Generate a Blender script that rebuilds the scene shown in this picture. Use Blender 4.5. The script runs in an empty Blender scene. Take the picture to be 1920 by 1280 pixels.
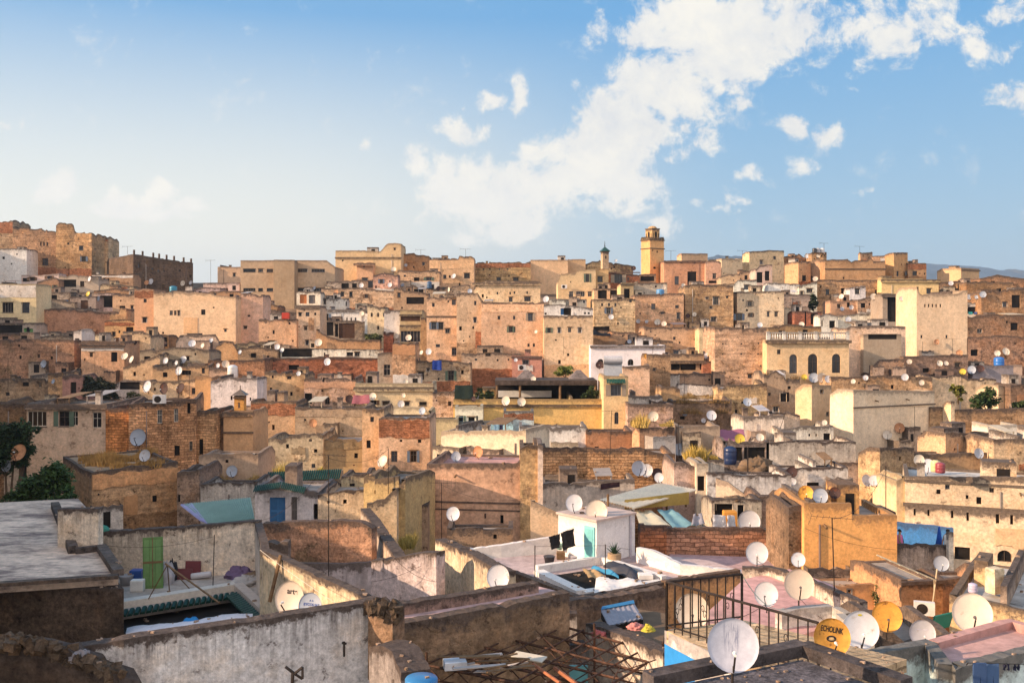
import bpy, math, random, zlib
from mathutils import Vector, Matrix, noise as mn
R = math.radians
SC = bpy.context.scene
COL = SC.collection
F = 1800.0            # focal length in pixels of the 1920 px wide photograph
HY = 600.0            # pixel row of the horizon
DEP = [(430,262),(470,240),(500,218),(530,198),(560,180),(600,158),(660,132),(720,113),(780,98),(850,82),(930,66),(1000,55),(1050,46),(1100,39),(1200,26),(1280,16)]
def lerp_tab(tab, v):
    if v <= tab[0][0]: return tab[0][1]
    for (a, b), (c, e) in zip(tab, tab[1:]):
        if v <= c: return b+(e-b)*(v-a)/(c-a)
    return tab[-1][1]
def dep(y): return lerp_tab(DEP, y)
def P(px, py, d): return Vector(((px-960)/F*d, d, (HY-py)/F*d))
def PZ(px, py, z): return P(px, py, z*F/(HY-py))       # the point of the horizontal plane z seen at a pixel
def rnd(label): return random.Random(zlib.crc32(label.encode()))

# ------------------------------------------------------------------ node helpers
class NT:
    def __init__(s, tree): s.t = tree; s.n = tree.nodes; s.l = tree.links
    def node(s, kind, **kw):
        n = s.n.new(kind)
        for k, v in kw.items(): setattr(n, k, v)
        return n
    def put(s, sock, v):
        if isinstance(v, bpy.types.NodeSocket): s.l.new(v, sock)
        elif v is not None: sock.default_value = v
    def math(s, op, a, b=None, c=None, clamp=False):
        n = s.node('ShaderNodeMath', operation=op, use_clamp=clamp)
        s.put(n.inputs[0], a); s.put(n.inputs[1], b); s.put(n.inputs[2], c)
        return n.outputs[0]
    def vmath(s, op, a, b=None):
        n = s.node('ShaderNodeVectorMath', operation=op)
        s.put(n.inputs[0], a); s.put(n.inputs[1], b)
        return n.outputs['Value'] if op in ('LENGTH', 'DOT_PRODUCT') else n.outputs[0]
    def ramp(s, v, a, b, c=0., d=1., smooth=False):
        n = s.node('ShaderNodeMapRange', clamp=True)
        if smooth: n.interpolation_type = 'SMOOTHSTEP'
        s.put(n.inputs[0], v); s.put(n.inputs[1], a); s.put(n.inputs[2], b); s.put(n.inputs[3], c); s.put(n.inputs[4], d)
        return n.outputs[0]
    def noise(s, vec, scale, detail=5, rough=.6):
        n = s.node('ShaderNodeTexNoise')
        s.put(n.inputs['Vector'], vec); n.inputs['Scale'].default_value = scale
        n.inputs['Detail'].default_value = detail; n.inputs['Roughness'].default_value = rough
        return n.outputs[0]
    def mix(s, f, a, b, mode='MIX'):
        n = s.node('ShaderNodeMix', data_type='RGBA', blend_type=mode)
        s.put(n.inputs[0], f); s.put(n.inputs[6], a); s.put(n.inputs[7], b)
        return n.outputs[2]
    def sep(s, v):
        n = s.node('ShaderNodeSeparateXYZ'); s.put(n.inputs[0], v); return n.outputs
    def comb(s, x, y, z):
        n = s.node('ShaderNodeCombineXYZ'); s.put(n.inputs[0], x); s.put(n.inputs[1], y); s.put(n.inputs[2], z); return n.outputs[0]
def newmat(name):
    m = bpy.data.materials.new(name); m.use_nodes = True
    nt = NT(m.node_tree); b = nt.n['Principled BSDF']; b.inputs['Specular IOR Level'].default_value = .25
    return m, nt, b
def rgb(c): return (c[0], c[1], c[2], 1.)

def wall_mat(name, patch=.3, streak=.6, course=0., pits=.5, bump=.5, brick=None, earth=(.34,.215,.125), mott=1., cap=1., fallk=1.15, thr=.42, capw=1.):
    m, t, b = newmat(name)
    oi = t.node('ShaderNodeObjectInfo'); tc = t.node('ShaderNodeTexCoord')
    off = t.math('MULTIPLY', oi.outputs['Random'], 61.)
    sc_ = t.ramp(t.math('FRACT', t.math('MULTIPLY', oi.outputs['Random'], 17.3)), 0., 1., .55, 1.5)
    p = t.vmath('ADD', t.vmath('MULTIPLY', tc.outputs['Object'], t.comb(sc_, sc_, sc_)), t.comb(off, off, off))
    at = t.node('ShaderNodeAttribute', attribute_name='drop'); drop = at.outputs['Fac']
    n1 = t.noise(p, .23, 4, .6); n2 = t.noise(p, 1.9, 8, .74)
    n3 = t.noise(t.vmath('MULTIPLY', p, (1., 1., .09)), 1.5, 6, .68)
    n5 = t.noise(t.vmath('ADD', p, (31., 7., 3.)), .42, 7, .68)
    k = t.math('MULTIPLY', t.ramp(n1, .3, .7, 1-.3*mott, 1+.22*mott), t.ramp(n2, .3, .7, 1-.4*mott, 1+.34*mott))
    k = t.math('MULTIPLY', k, t.ramp(n3, .3, .7, 1-.14*mott, 1+.14*mott))
    n7 = t.noise(t.vmath('ADD', p, (17., 2., 8.)), 6.5, 7, .75)
    k = t.math('MULTIPLY', k, t.ramp(n7, .32, .68, 1-.44*mott, 1+.36*mott))
    if course:
        n4 = t.noise(t.vmath('MULTIPLY', p, (.22, .22, 2.4)), 1.15, 5, .6)
        k = t.math('MULTIPLY', k, t.ramp(n4, .32, .66, 1-.5*course, 1+.25*course))
    base = t.mix(1., oi.outputs['Color'], t.comb(k, k, k), 'MULTIPLY')
    # warm wash: rust and damp tint that changes over metres
    n6 = t.noise(t.vmath('ADD', p, (5., 51., 13.)), .55, 6, .7)
    base = t.mix(t.ramp(n6, .5, .66, 0., .5*mott), base, t.mix(1., base, (.98, .79, .58, 1), 'MULTIPLY'))
    ek = t.mix(1., rgb(earth), t.comb(k, k, k), 'MULTIPLY')
    lim = .74-.34*patch
    base = t.mix(t.ramp(n5, lim, lim+.035, 0., .85), base, ek)
    h = t.math('ADD', t.math('ADD', t.math('MULTIPLY', n2, .9), t.math('MULTIPLY', n7, .5)), t.math('MULTIPLY', t.ramp(n5, lim, lim+.035), -.35))
    if brick:
        bw, bh, mort, rowvar = brick
        x, y, z = t.sep(tc.outputs['Object'])
        wob = t.math('MULTIPLY', t.math('SUBTRACT', t.noise(p, 1.3, 4, .6), .5), .3)
        uv = t.comb(t.math('ADD', t.math('ADD', x, y), wob), t.math('ADD', z, wob), 0.)
        bt = t.node('ShaderNodeTexBrick'); t.put(bt.inputs['Vector'], uv)
        bt.inputs['Scale'].default_value = 1.; bt.inputs['Brick Width'].default_value = bw; bt.inputs['Row Height'].default_value = bh
        bt.inputs['Mortar Size'].default_value = bh*.11; bt.inputs['Mortar Smooth'].default_value = .25
        bt.inputs['Color1'].default_value = (1-rowvar, 1-rowvar*1.15, 1-rowvar*1.3, 1); bt.inputs['Color2'].default_value = (1+rowvar, 1+rowvar*.8, 1+rowvar*.6, 1)
        bt.inputs['Mortar'].default_value = (mort, mort*.9, mort*.8, 1)
        keep = t.ramp(n5, .36, .42)
        base = t.mix(t.math('MULTIPLY', keep, .92), base, t.mix(1., base, bt.outputs['Color'], 'MULTIPLY'))
        h = t.math('ADD', h, t.math('MULTIPLY', t.math('MULTIPLY', bt.outputs['Fac'], keep), -.7))
    pm = t.ramp(n2, .41, .35, 0., pits)
    base = t.mix(pm, base, t.mix(1., base, (.22, .17, .15, 1), 'MULTIPLY'))
    fall = t.math('POWER', 2.718, t.math('MULTIPLY', drop, -fallk))
    n8 = t.noise(t.vmath('MULTIPLY', p, (1., 1., .05)), 5.2, 6, .7)
    st = t.math('MAXIMUM', t.ramp(n3, thr, thr+.2), t.math('MULTIPLY', t.ramp(n8, thr+.04, thr+.2), .8))
    s = t.math('MULTIPLY', t.math('MULTIPLY', st, t.ramp(n2, .3, .6, .6, 1.1)), fall)
    s = t.math('MULTIPLY', s, streak)
    c = t.ramp(t.math('SUBTRACT', drop, t.math('MULTIPLY', t.math('SUBTRACT', n2, .42), 1.9*capw)), .04*capw, .34*capw, .9*cap, 0.)
    s = t.math('MAXIMUM', s, c)
    base = t.mix(s, base, t.mix(t.ramp(n7, .3, .7), (.028,.02,.018,1), (.13,.098,.082,1)))
    t.put(b.inputs['Base Color'], base); b.inputs['Roughness'].default_value = .92
    bp = t.node('ShaderNodeBump'); bp.inputs['Strength'].default_value = bump; bp.inputs['Distance'].default_value = .09
    t.put(bp.inputs['Height'], h); t.put(b.inputs['Normal'], bp.outputs[0])
    return m
def plain_mat(name, c=None, rough=.8, var=.25, scale=3., metal=0., bump=.15, stain=None, spec=.25):
    m, t, b = newmat(name); b.inputs['Specular IOR Level'].default_value = spec
    oi = t.node('ShaderNodeObjectInfo'); tc = t.node('ShaderNodeTexCoord')
    off = t.math('MULTIPLY', oi.outputs['Random'], 37.)
    p = t.vmath('ADD', tc.outputs['Object'], t.comb(off, off, off))
    n = t.noise(p, scale, 7, .68); n2 = t.noise(p, scale*.16, 4, .6)
    k = t.math('MULTIPLY', t.ramp(n, .3, .7, 1-var, 1+var), t.ramp(n2, .3, .7, 1-var*.8, 1+var*.6))
    base = t.mix(1., oi.outputs['Color'] if c is None else rgb(c), t.comb(k, k, k), 'MULTIPLY')
    if stain:
        lo, sc_, thr = stain
        n3 = t.noise(t.vmath('ADD', p, (9., 3., 17.)), sc_, 7, .7)
        base = t.mix(t.ramp(n3, thr, thr+.09), base, rgb(lo))
    t.put(b.inputs['Base Color'], base); b.inputs['Roughness'].default_value = rough; b.inputs['Metallic'].default_value = metal
    if bump:
        bp = t.node('ShaderNodeBump'); bp.inputs['Strength'].default_value = bump; bp.inputs['Distance'].default_value = .04
        t.put(bp.inputs['Height'], n); t.put(b.inputs['Normal'], bp.outputs[0])
    return m
M = {}
M['pl'] = wall_mat('plaster_wall', patch=.2, streak=.6, pits=.55, bump=.4, mott=.78)
M['sm'] = wall_mat('smooth_plaster', patch=.0, streak=.38, pits=.15, bump=.2, mott=.5, cap=.7, fallk=.8)
M['rb'] = wall_mat('rubble_wall', patch=.5, streak=.75, course=.75, pits=.85, bump=1., mott=1.15)
M['bk'] = wall_mat('block_wall', patch=.1, streak=.5, pits=.6, bump=.9, mott=1., brick=(.5,.21,.45,.34))
M['rd'] = wall_mat('brick_wall', patch=.2, streak=.6, pits=.7, bump=.9, mott=1.1, brick=(.34,.13,.6,.3))
M['wh'] = wall_mat('whitewashed_wall', patch=.16, streak=.85, pits=.6, bump=.4, mott=.6, earth=(.40,.29,.21), fallk=.8)
M['mo'] = wall_mat('mouldy_wall', patch=.26, streak=1.35, pits=.8, bump=.8, mott=.85, earth=(.42,.29,.2), cap=1.1, fallk=1.25, thr=.45, capw=.55)
M['dk'] = wall_mat('weathered_wall', patch=.42, streak=.8, course=.35, pits=.9, bump=1., mott=1.4, earth=(.13,.085,.055), cap=.9)
M['lime'] = wall_mat('lime_wash', patch=.0, streak=.22, pits=.2, bump=.25, mott=.28, cap=.3, fallk=1.2)
M['gravel'] = plain_mat('dark_gravel', None, .95, .75, 16., bump=.6)
M['roof'] = plain_mat('flat_roof', None, .95, .35, 1.6, stain=((.06,.05,.045),.5,.6))
def old_roof(name, dark, scale, thr, w=.12):
    m, t, b = newmat(name); oi = t.node('ShaderNodeObjectInfo'); tc = t.node('ShaderNodeTexCoord'); off = t.math('MULTIPLY', oi.outputs['Random'], 37.)
    p = t.vmath('ADD', tc.outputs['Object'], t.comb(off, off, off)); ps = t.vmath('MULTIPLY', p, (.55, 1.5, 1.))
    a = t.noise(ps, scale, 9, .72); c = t.noise(p, scale*4, 7, .7); g = t.noise(p, scale*.3, 4, .6)
    k = t.math('MULTIPLY', t.ramp(c, .3, .7, .72, 1.25), t.ramp(g, .3, .7, .75, 1.15))
    base = t.mix(1., oi.outputs['Color'], t.comb(k, k, k), 'MULTIPLY')
    base = t.mix(t.ramp(a, thr, thr+w, 0., .9), base, t.mix(1., rgb(dark), t.comb(k, k, k), 'MULTIPLY'))
    t.put(b.inputs['Base Color'], base); b.inputs['Roughness'].default_value = .9
    bp = t.node('ShaderNodeBump'); bp.inputs['Strength'].default_value = .5; bp.inputs['Distance'].default_value = .03; t.put(bp.inputs['Height'], c); t.put(b.inputs['Normal'], bp.outputs[0])
    return m
M['oldroof'] = old_roof('weathered_roof', (.15,.105,.095), .9, .46, .16)
M['pinkroof'] = old_roof('worn_pink_roof', (.30,.20,.17), .7, .54, .2)
M['paint'] = plain_mat('painted_surface', None, .6, .16, 2.5, stain=((.17,.13,.1),1.6,.66))
M['metal'] = plain_mat('painted_metal', None, .5, .15, 6., .0, .05)
M['iron'] = plain_mat('dark_iron', (.035,.026,.022), .6, .5, 9., .3)
M['wood'] = plain_mat('weathered_wood', (.19,.115,.06), .85, .4, 5.)
M['cloth'] = plain_mat('cloth', None, .95, .14, 5., bump=.3)
M['pane'] = plain_mat('window_glass', None, .22, .5, 1., bump=0, spec=.4)
M['void'] = plain_mat('opening_shade', (.016,.012,.010), .95, .6, 1.2, bump=0)  # near-black colour paints the shade inside openings
M['dish'] = plain_mat('dish_paint', None, .45, .1, 3., bump=.03, stain=((.30,.20,.12),1.3,.6))
def streaked():
    m, t, b = newmat('streaked_dish'); tc = t.node('ShaderNodeTexCoord'); p = tc.outputs['Object']; x, y, z = t.sep(p)
    n = t.noise(t.vmath('MULTIPLY', p, (16., 3., 1.6)), 1., 7, .75); k = t.noise(p, 5., 6, .65)
    msk = t.math('MULTIPLY', t.ramp(t.math('ABSOLUTE', t.math('ADD', x, .02)), .05, .22, 1, 0, True), t.math('MULTIPLY', t.ramp(z, -.28, .05), t.ramp(z, .48, .38)))
    f = t.math('MULTIPLY', t.ramp(n, .47, .6), msk)
    c = t.mix(t.ramp(k, .35, .7), (.36,.37,.44,1), (.47,.48,.55,1)); t.put(b.inputs['Base Color'], t.mix(f, c, (.09,.11,.19,1))); b.inputs['Roughness'].default_value = .5
    return m
M['streak'] = streaked()
M['rust'] = plain_mat('rusty_dish', None, .75, .3, 3.5, bump=.1, stain=((.10,.035,.018),1.6,.56))
M['tile'] = plain_mat('glazed_tile', None, .4, .35, 8., stain=((.05,.05,.035),2.,.6))
M['leaf'] = plain_mat('leaf', None, .7, .5, 1.3, bump=0)
M['trunk'] = plain_mat('bark', (.12,.08,.05), .95, .3, 6.)
M['drygrass'] = plain_mat('dry_grass', None, .9, .4, 2., bump=0)
M['ground'] = plain_mat('bare_earth', (.2,.135,.085), .95, .45, .5)
M['plastic'] = plain_mat('plastic', None, .35, .1, 2., bump=0, spec=.5)

# ------------------------------------------------------------------ object helpers
def mesh_obj(name, vs, fs, mat, parent=None, color=None, drop=None, smooth=False, mats=None, fm=None):
    me = bpy.data.meshes.new(name); me.from_pydata([tuple(v) for v in vs], [], fs)
    if mats:
        for q in mats: me.materials.append(q)
        if fm: me.polygons.foreach_set('material_index', fm)
    else: me.materials.append(M[mat] if isinstance(mat, str) else mat)
    if drop:
        a = me.attributes.new('drop', 'FLOAT', 'POINT'); a.data.foreach_set('value', drop)
    if smooth: me.polygons.foreach_set('use_smooth', [True]*len(me.polygons))
    me.update()
    o = bpy.data.objects.new(name, me); COL.objects.link(o)
    if parent: o.parent = parent
    if color: o.color = (color[0], color[1], color[2], 1.)
    return o
USED = set()
def tag(o, label, cat, group=None, kind=None):
    o['label'] = label
    if cat: o['category'] = cat
    if group: o['group'] = group
    if kind: o['kind'] = kind
    if label in USED: print('DUPLICATE LABEL', label)
    USED.add(label)
    return o
def empty(name, loc, rz=0., label=None, cat=None, group=None):
    o = bpy.data.objects.new(name, None); COL.objects.link(o); o.empty_display_size = .3
    o.location = loc; o.rotation_euler = (0, 0, rz)
    if label: tag(o, label, cat, group)
    return o
class MB:
    """collects vertices and faces of one mesh"""
    def __init__(s): s.v = []; s.f = []; s.dr = []
    def add(s, vs, fs, dr=None):
        k = len(s.v); s.v += [Vector(v) for v in vs]; s.f += [tuple(i+k for i in f) for f in fs]
        s.dr += dr if dr else [9.]*len(vs)
    def quad(s, a, b, c, d, dr=None): s.add([a, b, c, d], [(0, 1, 2, 3)], dr)
    def box(s, x0, x1, y0, y1, z0, z1, dr=None, M4=None):
        vs = [Vector(q) for q in ((x0,y0,z0),(x1,y0,z0),(x1,y1,z0),(x0,y1,z0),(x0,y0,z1),(x1,y0,z1),(x1,y1,z1),(x0,y1,z1))]
        if M4: vs = [M4@v for v in vs]
        h = z1-z0
        s.add(vs, [(0,3,2,1),(4,5,6,7),(0,1,5,4),(1,2,6,5),(2,3,7,6),(3,0,4,7)], dr or [h]*4+[0.]*4)
    def tube(s, a, b, r, n=6, r2=None):
        a, b = Vector(a), Vector(b); ax = b-a
        if ax.length < 1e-6: return
        u = ax.normalized(); q = u.orthogonal().normalized(); w = u.cross(q); r2 = r if r2 is None else r2
        vs = []
        for c, rr in ((a, r), (b, r2)):
            for i in range(n):
                t = 2*math.pi*i/n; vs.append(c+(q*math.cos(t)+w*math.sin(t))*rr)
        fs = [(i, (i+1) % n, n+(i+1) % n, n+i) for i in range(n)]+[tuple(range(n))[::-1], tuple(range(n, 2*n))]
        s.add(vs, fs)
    def prism(s, pts, dirv, dr=None):
        """polygon pts extruded by the vector dirv"""
        n = len(pts); dv = Vector(dirv); a = [Vector(p) for p in pts]; vs = a+[p+dv for p in a]
        s.add(vs, [tuple(range(n))[::-1], tuple(range(n, 2*n))]+[(i, (i+1) % n, n+(i+1) % n, n+i) for i in range(n)], dr)
    def shift(s, off):
        o = Vector(off); s.v = [v-o for v in s.v]; return s
    def build(s, name, mat, parent=None, color=None, smooth=False, off=None):
        if off is not None: s.shift(off)
        return mesh_obj(name, s.v, s.f, mat, parent, color, s.dr, smooth)

C = dict(t=(.50,.28,.125), p=(.56,.33,.19), c=(.66,.47,.265), y=(.60,.38,.17), w=(.74,.68,.60), g=(.33,.26,.205), d=(.17,.105,.065),
         o=(.56,.235,.075), r=(.48,.235,.16), b=(.33,.185,.09), k=(.60,.40,.23), l=(.63,.57,.56), f=(.68,.54,.34), a=(.43,.225,.095), e=(.47,.32,.19),
         u=(.33,.55,.72), q=(.58,.43,.38))
ROOFC = dict(g=(.30,.25,.21), p=(.45,.25,.22), d=(.15,.12,.10), w=(.5,.47,.43), b=(.30,.2,.12), m=(.35,.20,.22))
DOORC = dict(d=(.10,.05,.03), b=(.05,.17,.38), t=(.22,.55,.55), g=(.13,.28,.10), o=(.42,.15,.05), w=(.7,.68,.62), n=(.16,.14,.13))
HOUSES = []
def tone(c):
    l = .34*c[0]+.46*c[1]+.2*c[2]; q = [1.19*(v*.95+l*.05) for v in c]
    return (min(.84, q[0]*1.0), min(.8, q[1]*.99), min(.78, q[2]*.99))
def wall_strip(mb, pts, zlow, tops, t, inn, jr, zin=None):
    """one wall run: pts = [(x,y)] outer points at the top, inn = inward unit vector; adds outer face, cap and inner face"""
    for (a, b), (ta, tb) in zip(zip(pts, pts[1:]), zip(tops, tops[1:])):
        A0, B0 = Vector((a[0], a[1], zlow)), Vector((b[0], b[1], zlow))
        A1, B1 = Vector((a[0], a[1], ta)), Vector((b[0], b[1], tb))
        mb.quad(A0, B0, B1, A1, [ta-zlow, tb-zlow, 0., 0.])
        I = Vector((inn[0]*t, inn[1]*t, 0))
        mb.quad(A1, B1, B1+I, A1+I, [0.]*4)
        zi = zlow if zin is None else zin
        A2, B2 = Vector((a[0], a[1], zi))+I, Vector((b[0], b[1], zi))+I
        mb.quad(B2, A2, A1+I, B1+I, [tb-zi, ta-zi, 0., 0.])
def H(label, x0, x1, yt, yb, col='t', mat='pl', win='', yaw=0., D=5., d=None, xl=None, name='house', cat='house', roof='g', ph=.5,
      jit=.06, ext=7., corn=None, group=None, bd=None):
    rr = rnd(label); d = d or dep(yb); th = R(yaw); c, s = math.cos(th), math.sin(th)
    Xc = (x0-960)/F*d
    def S(px): u = (px-960)/F; return (u*d-Xc)/(c-u*s)
    def Z(px, py): return (HY-py)/F*(d+S(px)*s)
    if xl is not None:
        u = (xl-960)/F; D = (Xc-u*d)/(s+u*c)
    W = S(x1)
    tops = [(x0, yt), (x1, yt)] if not isinstance(yt, (list, tuple)) else list(yt)
    zb = min(Z(x0, yb), Z(x1, yb))-ext
    tp = [(S(a), Z(a, b)-zb) for a, b in tops]
    tp[0] = (0., tp[0][1]); tp[-1] = (W, tp[-1][1])
    mt = min(q[1] for q in tp); zr = mt-ph
    root = empty(name, (Xc, d, zb), th, label, cat, group or 'houses on the hillside')
    wins = []
    for w in [q for q in win.replace(' ', '').split(';') if q]:
        f = w.split(','); wx, wy, ww, wh = map(float, f[:4]); ty = f[4] if len(f) > 4 else 'h'
        wins.append((S(wx), S(wx+ww), Z(wx, wy+wh)-zb, Z(wx, wy)-zb, ty))
    if mat in ('rb', 'dk', 'pl') and W > 3 and cat == 'house' and not any(q in label for q in ('blank', 'windowless', 'orange', 'white wall')):
        hgt = mt-(zb*0)-(Z((x0+x1)/2, yb)-zb)
        for _ in range(rr.choice([0, 1, 2, 3, 4])):
            a = rr.uniform(.06, .88)*W; zc = mt-rr.uniform(.16, .9)*max(1., hgt); q = rr.uniform(.16, .34); e = q*rr.uniform(.9, 1.7)
            if zc > .3 and zc+e < mt-.2 and not any(a < w[1]+.25 and a+q > w[0]-.25 and zc < w[3]+.25 and zc+e > w[2]-.25 for w in wins): wins.append((a, a+q, zc, zc+e, 'k'))
    step = max(.55 if d > 85 else .26, W/16. if d > 85 else W/40.); reg = [i*W/max(1, round(W/step)) for i in range(1, max(1, round(W/step)))]
    hard = sorted({0., W} | {w[i] for w in wins for i in (0, 1)} | {q[0] for q in tp if 0 <= q[0] <= W})
    hard = [x for x in hard if -1e-6 <= x <= W+1e-6]
    xs = sorted(hard+[x for x in reg if min(abs(x-h) for h in hard) > .18])
    def topz(x):
        for (a, za), (b, zbb) in zip(tp, tp[1:]):
            if x <= b+1e-6: return za+(zbb-za)*(x-a)/max(b-a, 1e-6)
        return tp[-1][1]
    jj = [0.]*len(xs); acc = 0.
    for i in range(len(xs)):
        acc = acc*.55+rr.gauss(0, jit*.7); jj[i] = acc-(abs(rr.gauss(0, jit*2.6)) if rr.random() < .16 else 0)
    tz = [topz(x)+j for x, j in zip(xs, jj)]
    zs = sorted({0.} | {w[2] for w in wins} | {w[3] for w in wins})
    zs = [z for i, z in enumerate(zs) if i == 0 or z-zs[i-1] > .004]
    mb = MB(); t = .24
    for i in range(len(xs)-1):
        xa, xb = xs[i], xs[i+1]
        if xb-xa < 1e-4: continue
        lim = min(tz[i], tz[i+1])-.03; rows = [z for z in zs if z < lim]
        xm = (xa+xb)/2
        for j, z in enumerate(rows):
            last = j == len(rows)-1
            za, zb_ = (tz[i], tz[i+1]) if last else (rows[j+1], rows[j+1])
            zm = z+.002 if last else (z+rows[j+1])/2
            if not last and any(w[0] < xm < w[1] and w[2] < zm < w[3] for w in wins): continue
            mb.quad((xa,0,z), (xb,0,z), (xb,0,zb_), (xa,0,za), [tz[i]-z, tz[i+1]-z, tz[i+1]-zb_, tz[i]-za])
        mb.quad((xa,0,tz[i]), (xb,0,tz[i+1]), (xb,t,tz[i+1]), (xa,t,tz[i]), [0.]*4)
        mb.quad((xb,t,zr-.05), (xa,t,zr-.05), (xa,t,tz[i]), (xb,t,tz[i+1]), [tz[i+1]-zr, tz[i]-zr, 0., 0.])
    hb = zr+(ph*.25 if bd is None else bd)
    for X, tf, inn in ((0., tz[0], 1.), (W, tz[-1], -1.)):
        n = max(2, round(D/1.1)); ys = [D*i/n for i in range(n+1)]
        tt = [tf+(rr.gauss(0, jit) if 0 < i < n else 0.) for i in range(n+1)]
        tt[-1] = min(tt[-1], max(hb, tf-ph*1.2))
        wall_strip(mb, [(X, y) for y in (ys if inn < 0 else ys)], 0., tt, t, (inn, 0), rr, zr-.05)
    wall_strip(mb, [(0, D), (W, D)], 0., [hb, hb], t, (0, -1.), rr, zr-.05)
    rd = .17
    for (a, b, z0, z1, ty) in wins:
        for q in (((a,0,z0),(a,rd,z0),(a,rd,z1),(a,0,z1)), ((b,rd,z0),(b,0,z0),(b,0,z1),(b,rd,z1)), ((a,0,z1),(a,rd,z1),(b,rd,z1),(b,0,z1)), ((a,rd,z0),(a,0,z0),(b,0,z0),(b,rd,z0))):
            mb.quad(*q)
        if ty[0] == 'a':
            r = (b-a)/2; xm = (a+b)/2; zc = z1-r
            arc = [(xm+r*math.cos(math.pi*k/10), zc+r*math.sin(math.pi*k/10)) for k in range(11)]
            for sgn in (0, 1):
                pts = arc[:6] if sgn == 0 else arc[5:][::-1]
                cx = b if sgn == 0 else a
                for (p, q) in zip(pts, pts[1:]):
                    mb.add([(cx,0,z1),(p[0],0,p[1]),(q[0],0,q[1])], [(0,1,2)])
                    mb.quad((p[0],0,p[1]), (q[0],0,q[1]), (q[0],rd,q[1]), (p[0],rd,p[1]))
    cc = tone(C[col] if isinstance(col, str) else col)
    if cat == 'house' and mat in ('rb', 'pl') and d > 50 and not win.endswith('!'):
        pal = rr.choice([(.72,.60,.44), (.50,.42,.34), (.64,.46,.32), (.64,.46,.23), (.42,.30,.21), (.76,.66,.50), (.72,.64,.54)]); f = rr.uniform(0, .5); cc = tuple(a*(1-f)+b*f for a, b in zip(cc, pal))
    v = rr.uniform(.9, 1.1); cc = (cc[0]*v, cc[1]*v*rr.uniform(.97, 1.03), cc[2]*v*rr.uniform(.92, 1.08))
    if mat == 'rb' and rr.random() < .38: mat = 'pl'
    elif mat == 'pl' and d > 60 and rr.random() < .3: mat = 'sm'
    mb.build('wall', mat, root, cc)
    if cat == 'house' and mat in ('rb', 'pl', 'sm') and W > 2.5 and d > 48 and not any(q in label for q in ('blank', 'orange house', 'plain', 'white', 'cream', 'arched windows')): sections(root, W, mt, Z((x0+x1)/2, yb)-zb, wins, cc, rr)
    rb = MB(); rb.box(t-.02, W-t+.02, t-.02, D-t+.02, zr-.2, zr)
    rc = ROOFC[roof]; rb.build('roof', 'roof', root, tuple(q*v for q in rc))
    for (a, b, z0, z1, ty) in wins: opening(root, a, b, z0, z1, ty, rd, d, rr)
    if corn:
        for (cy, hgt, pr) in corn:
            zc = Z(x0, cy)-zb; cb = MB(); cb.box(-pr*.6, W+pr*.6, -pr, -.003, zc-hgt, zc); cb.build('cornice', 'pl', root, tuple(q*.8 for q in cc))
    if W > 3.5 and D > 2.5 and name == 'house' and 'grass' not in label: clutter(root, W, D, zr, mt, cc, rr, d, wins)
    if cat == 'house' and 42 < d < 190 and W > 3 and name == 'house': annexes(root, W, Z((x0+x1)/2, yb)-zb, wins, cc, rr)
    info = dict(root=root, S=S, Z=Z, zb=zb, W=W, D=D, zr=zr, d=d, c=cc)
    HOUSES.append(info)
    return info
def annexes(root, W, zv, wins, cc, rr):
    """low rooms built against the foot of a house"""
    x = rr.uniform(-.2, .5)
    while x < W-1.2:
        w = rr.uniform(1.1, 2.6); h = rr.uniform(.5, 1.9); dp = rr.uniform(.7, 1.6); b = min(x+w, W)
        if rr.random() < .5 and not any(x < q[1]+.1 and b > q[0]-.1 and q[2] < zv+h+.15 for q in wins):
            mat = rr.choice(['rb', 'pl', 'pl', 'wh', 'wh', 'mo', 'sm']); col = rr.choice([cc, (.68,.61,.54), (.70,.58,.42), (.52,.4,.3), (.62,.45,.34)])
            n = 6; m = MB(); T = [(x+(b-x)*i/n, zv+h+rr.gauss(0, .05)) for i in range(n+1)]
            for (xa, za), (xb, zb2) in zip(T, T[1:]):
                m.quad((xa,-dp,0), (xb,-dp,0), (xb,-dp,zb2), (xa,-dp,za), [za, zb2, 0., 0.]); m.quad((xa,-dp,za), (xb,-dp,zb2), (xb,-dp+.2,zb2), (xa,-dp+.2,za), [0.]*4); m.quad((xb,-dp+.2,zv+h-.4), (xa,-dp+.2,zv+h-.4), (xa,-dp+.2,za), (xb,-dp+.2,zb2), [.4,.4,0.,0.])
            m.quad((x,-.002,0), (x,-dp,0), (x,-dp,T[0][1]), (x,-.002,T[0][1]), [h,h,0.,0.]); m.quad((b,-dp,0), (b,-.002,0), (b,-.002,T[-1][1]), (b,-dp,T[-1][1]), [h,h,0.,0.]); m.quad((x,-dp,zv+h-.35), (b,-dp,zv+h-.35), (b,-.002,zv+h-.35), (x,-.002,zv+h-.35))
            o = m.build('annex', mat, root, col)
            if h > .9 and b-x > 1. and rr.random() < .7:
                q = rr.uniform(.15, .5)*(b-x); m = MB(); e = rr.uniform(.35, .8); z0 = zv+rr.uniform(0, .25)*h; m.box(x+q, min(x+q+e, b-.1), -dp-.012, -dp+.05, z0, z0+rr.uniform(.45, .6)*h); m.build('doorway_shade', 'void', o)  # flat black panel paints the shade of a doorway
        x = b+rr.uniform(.1, 1.6)
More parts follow.
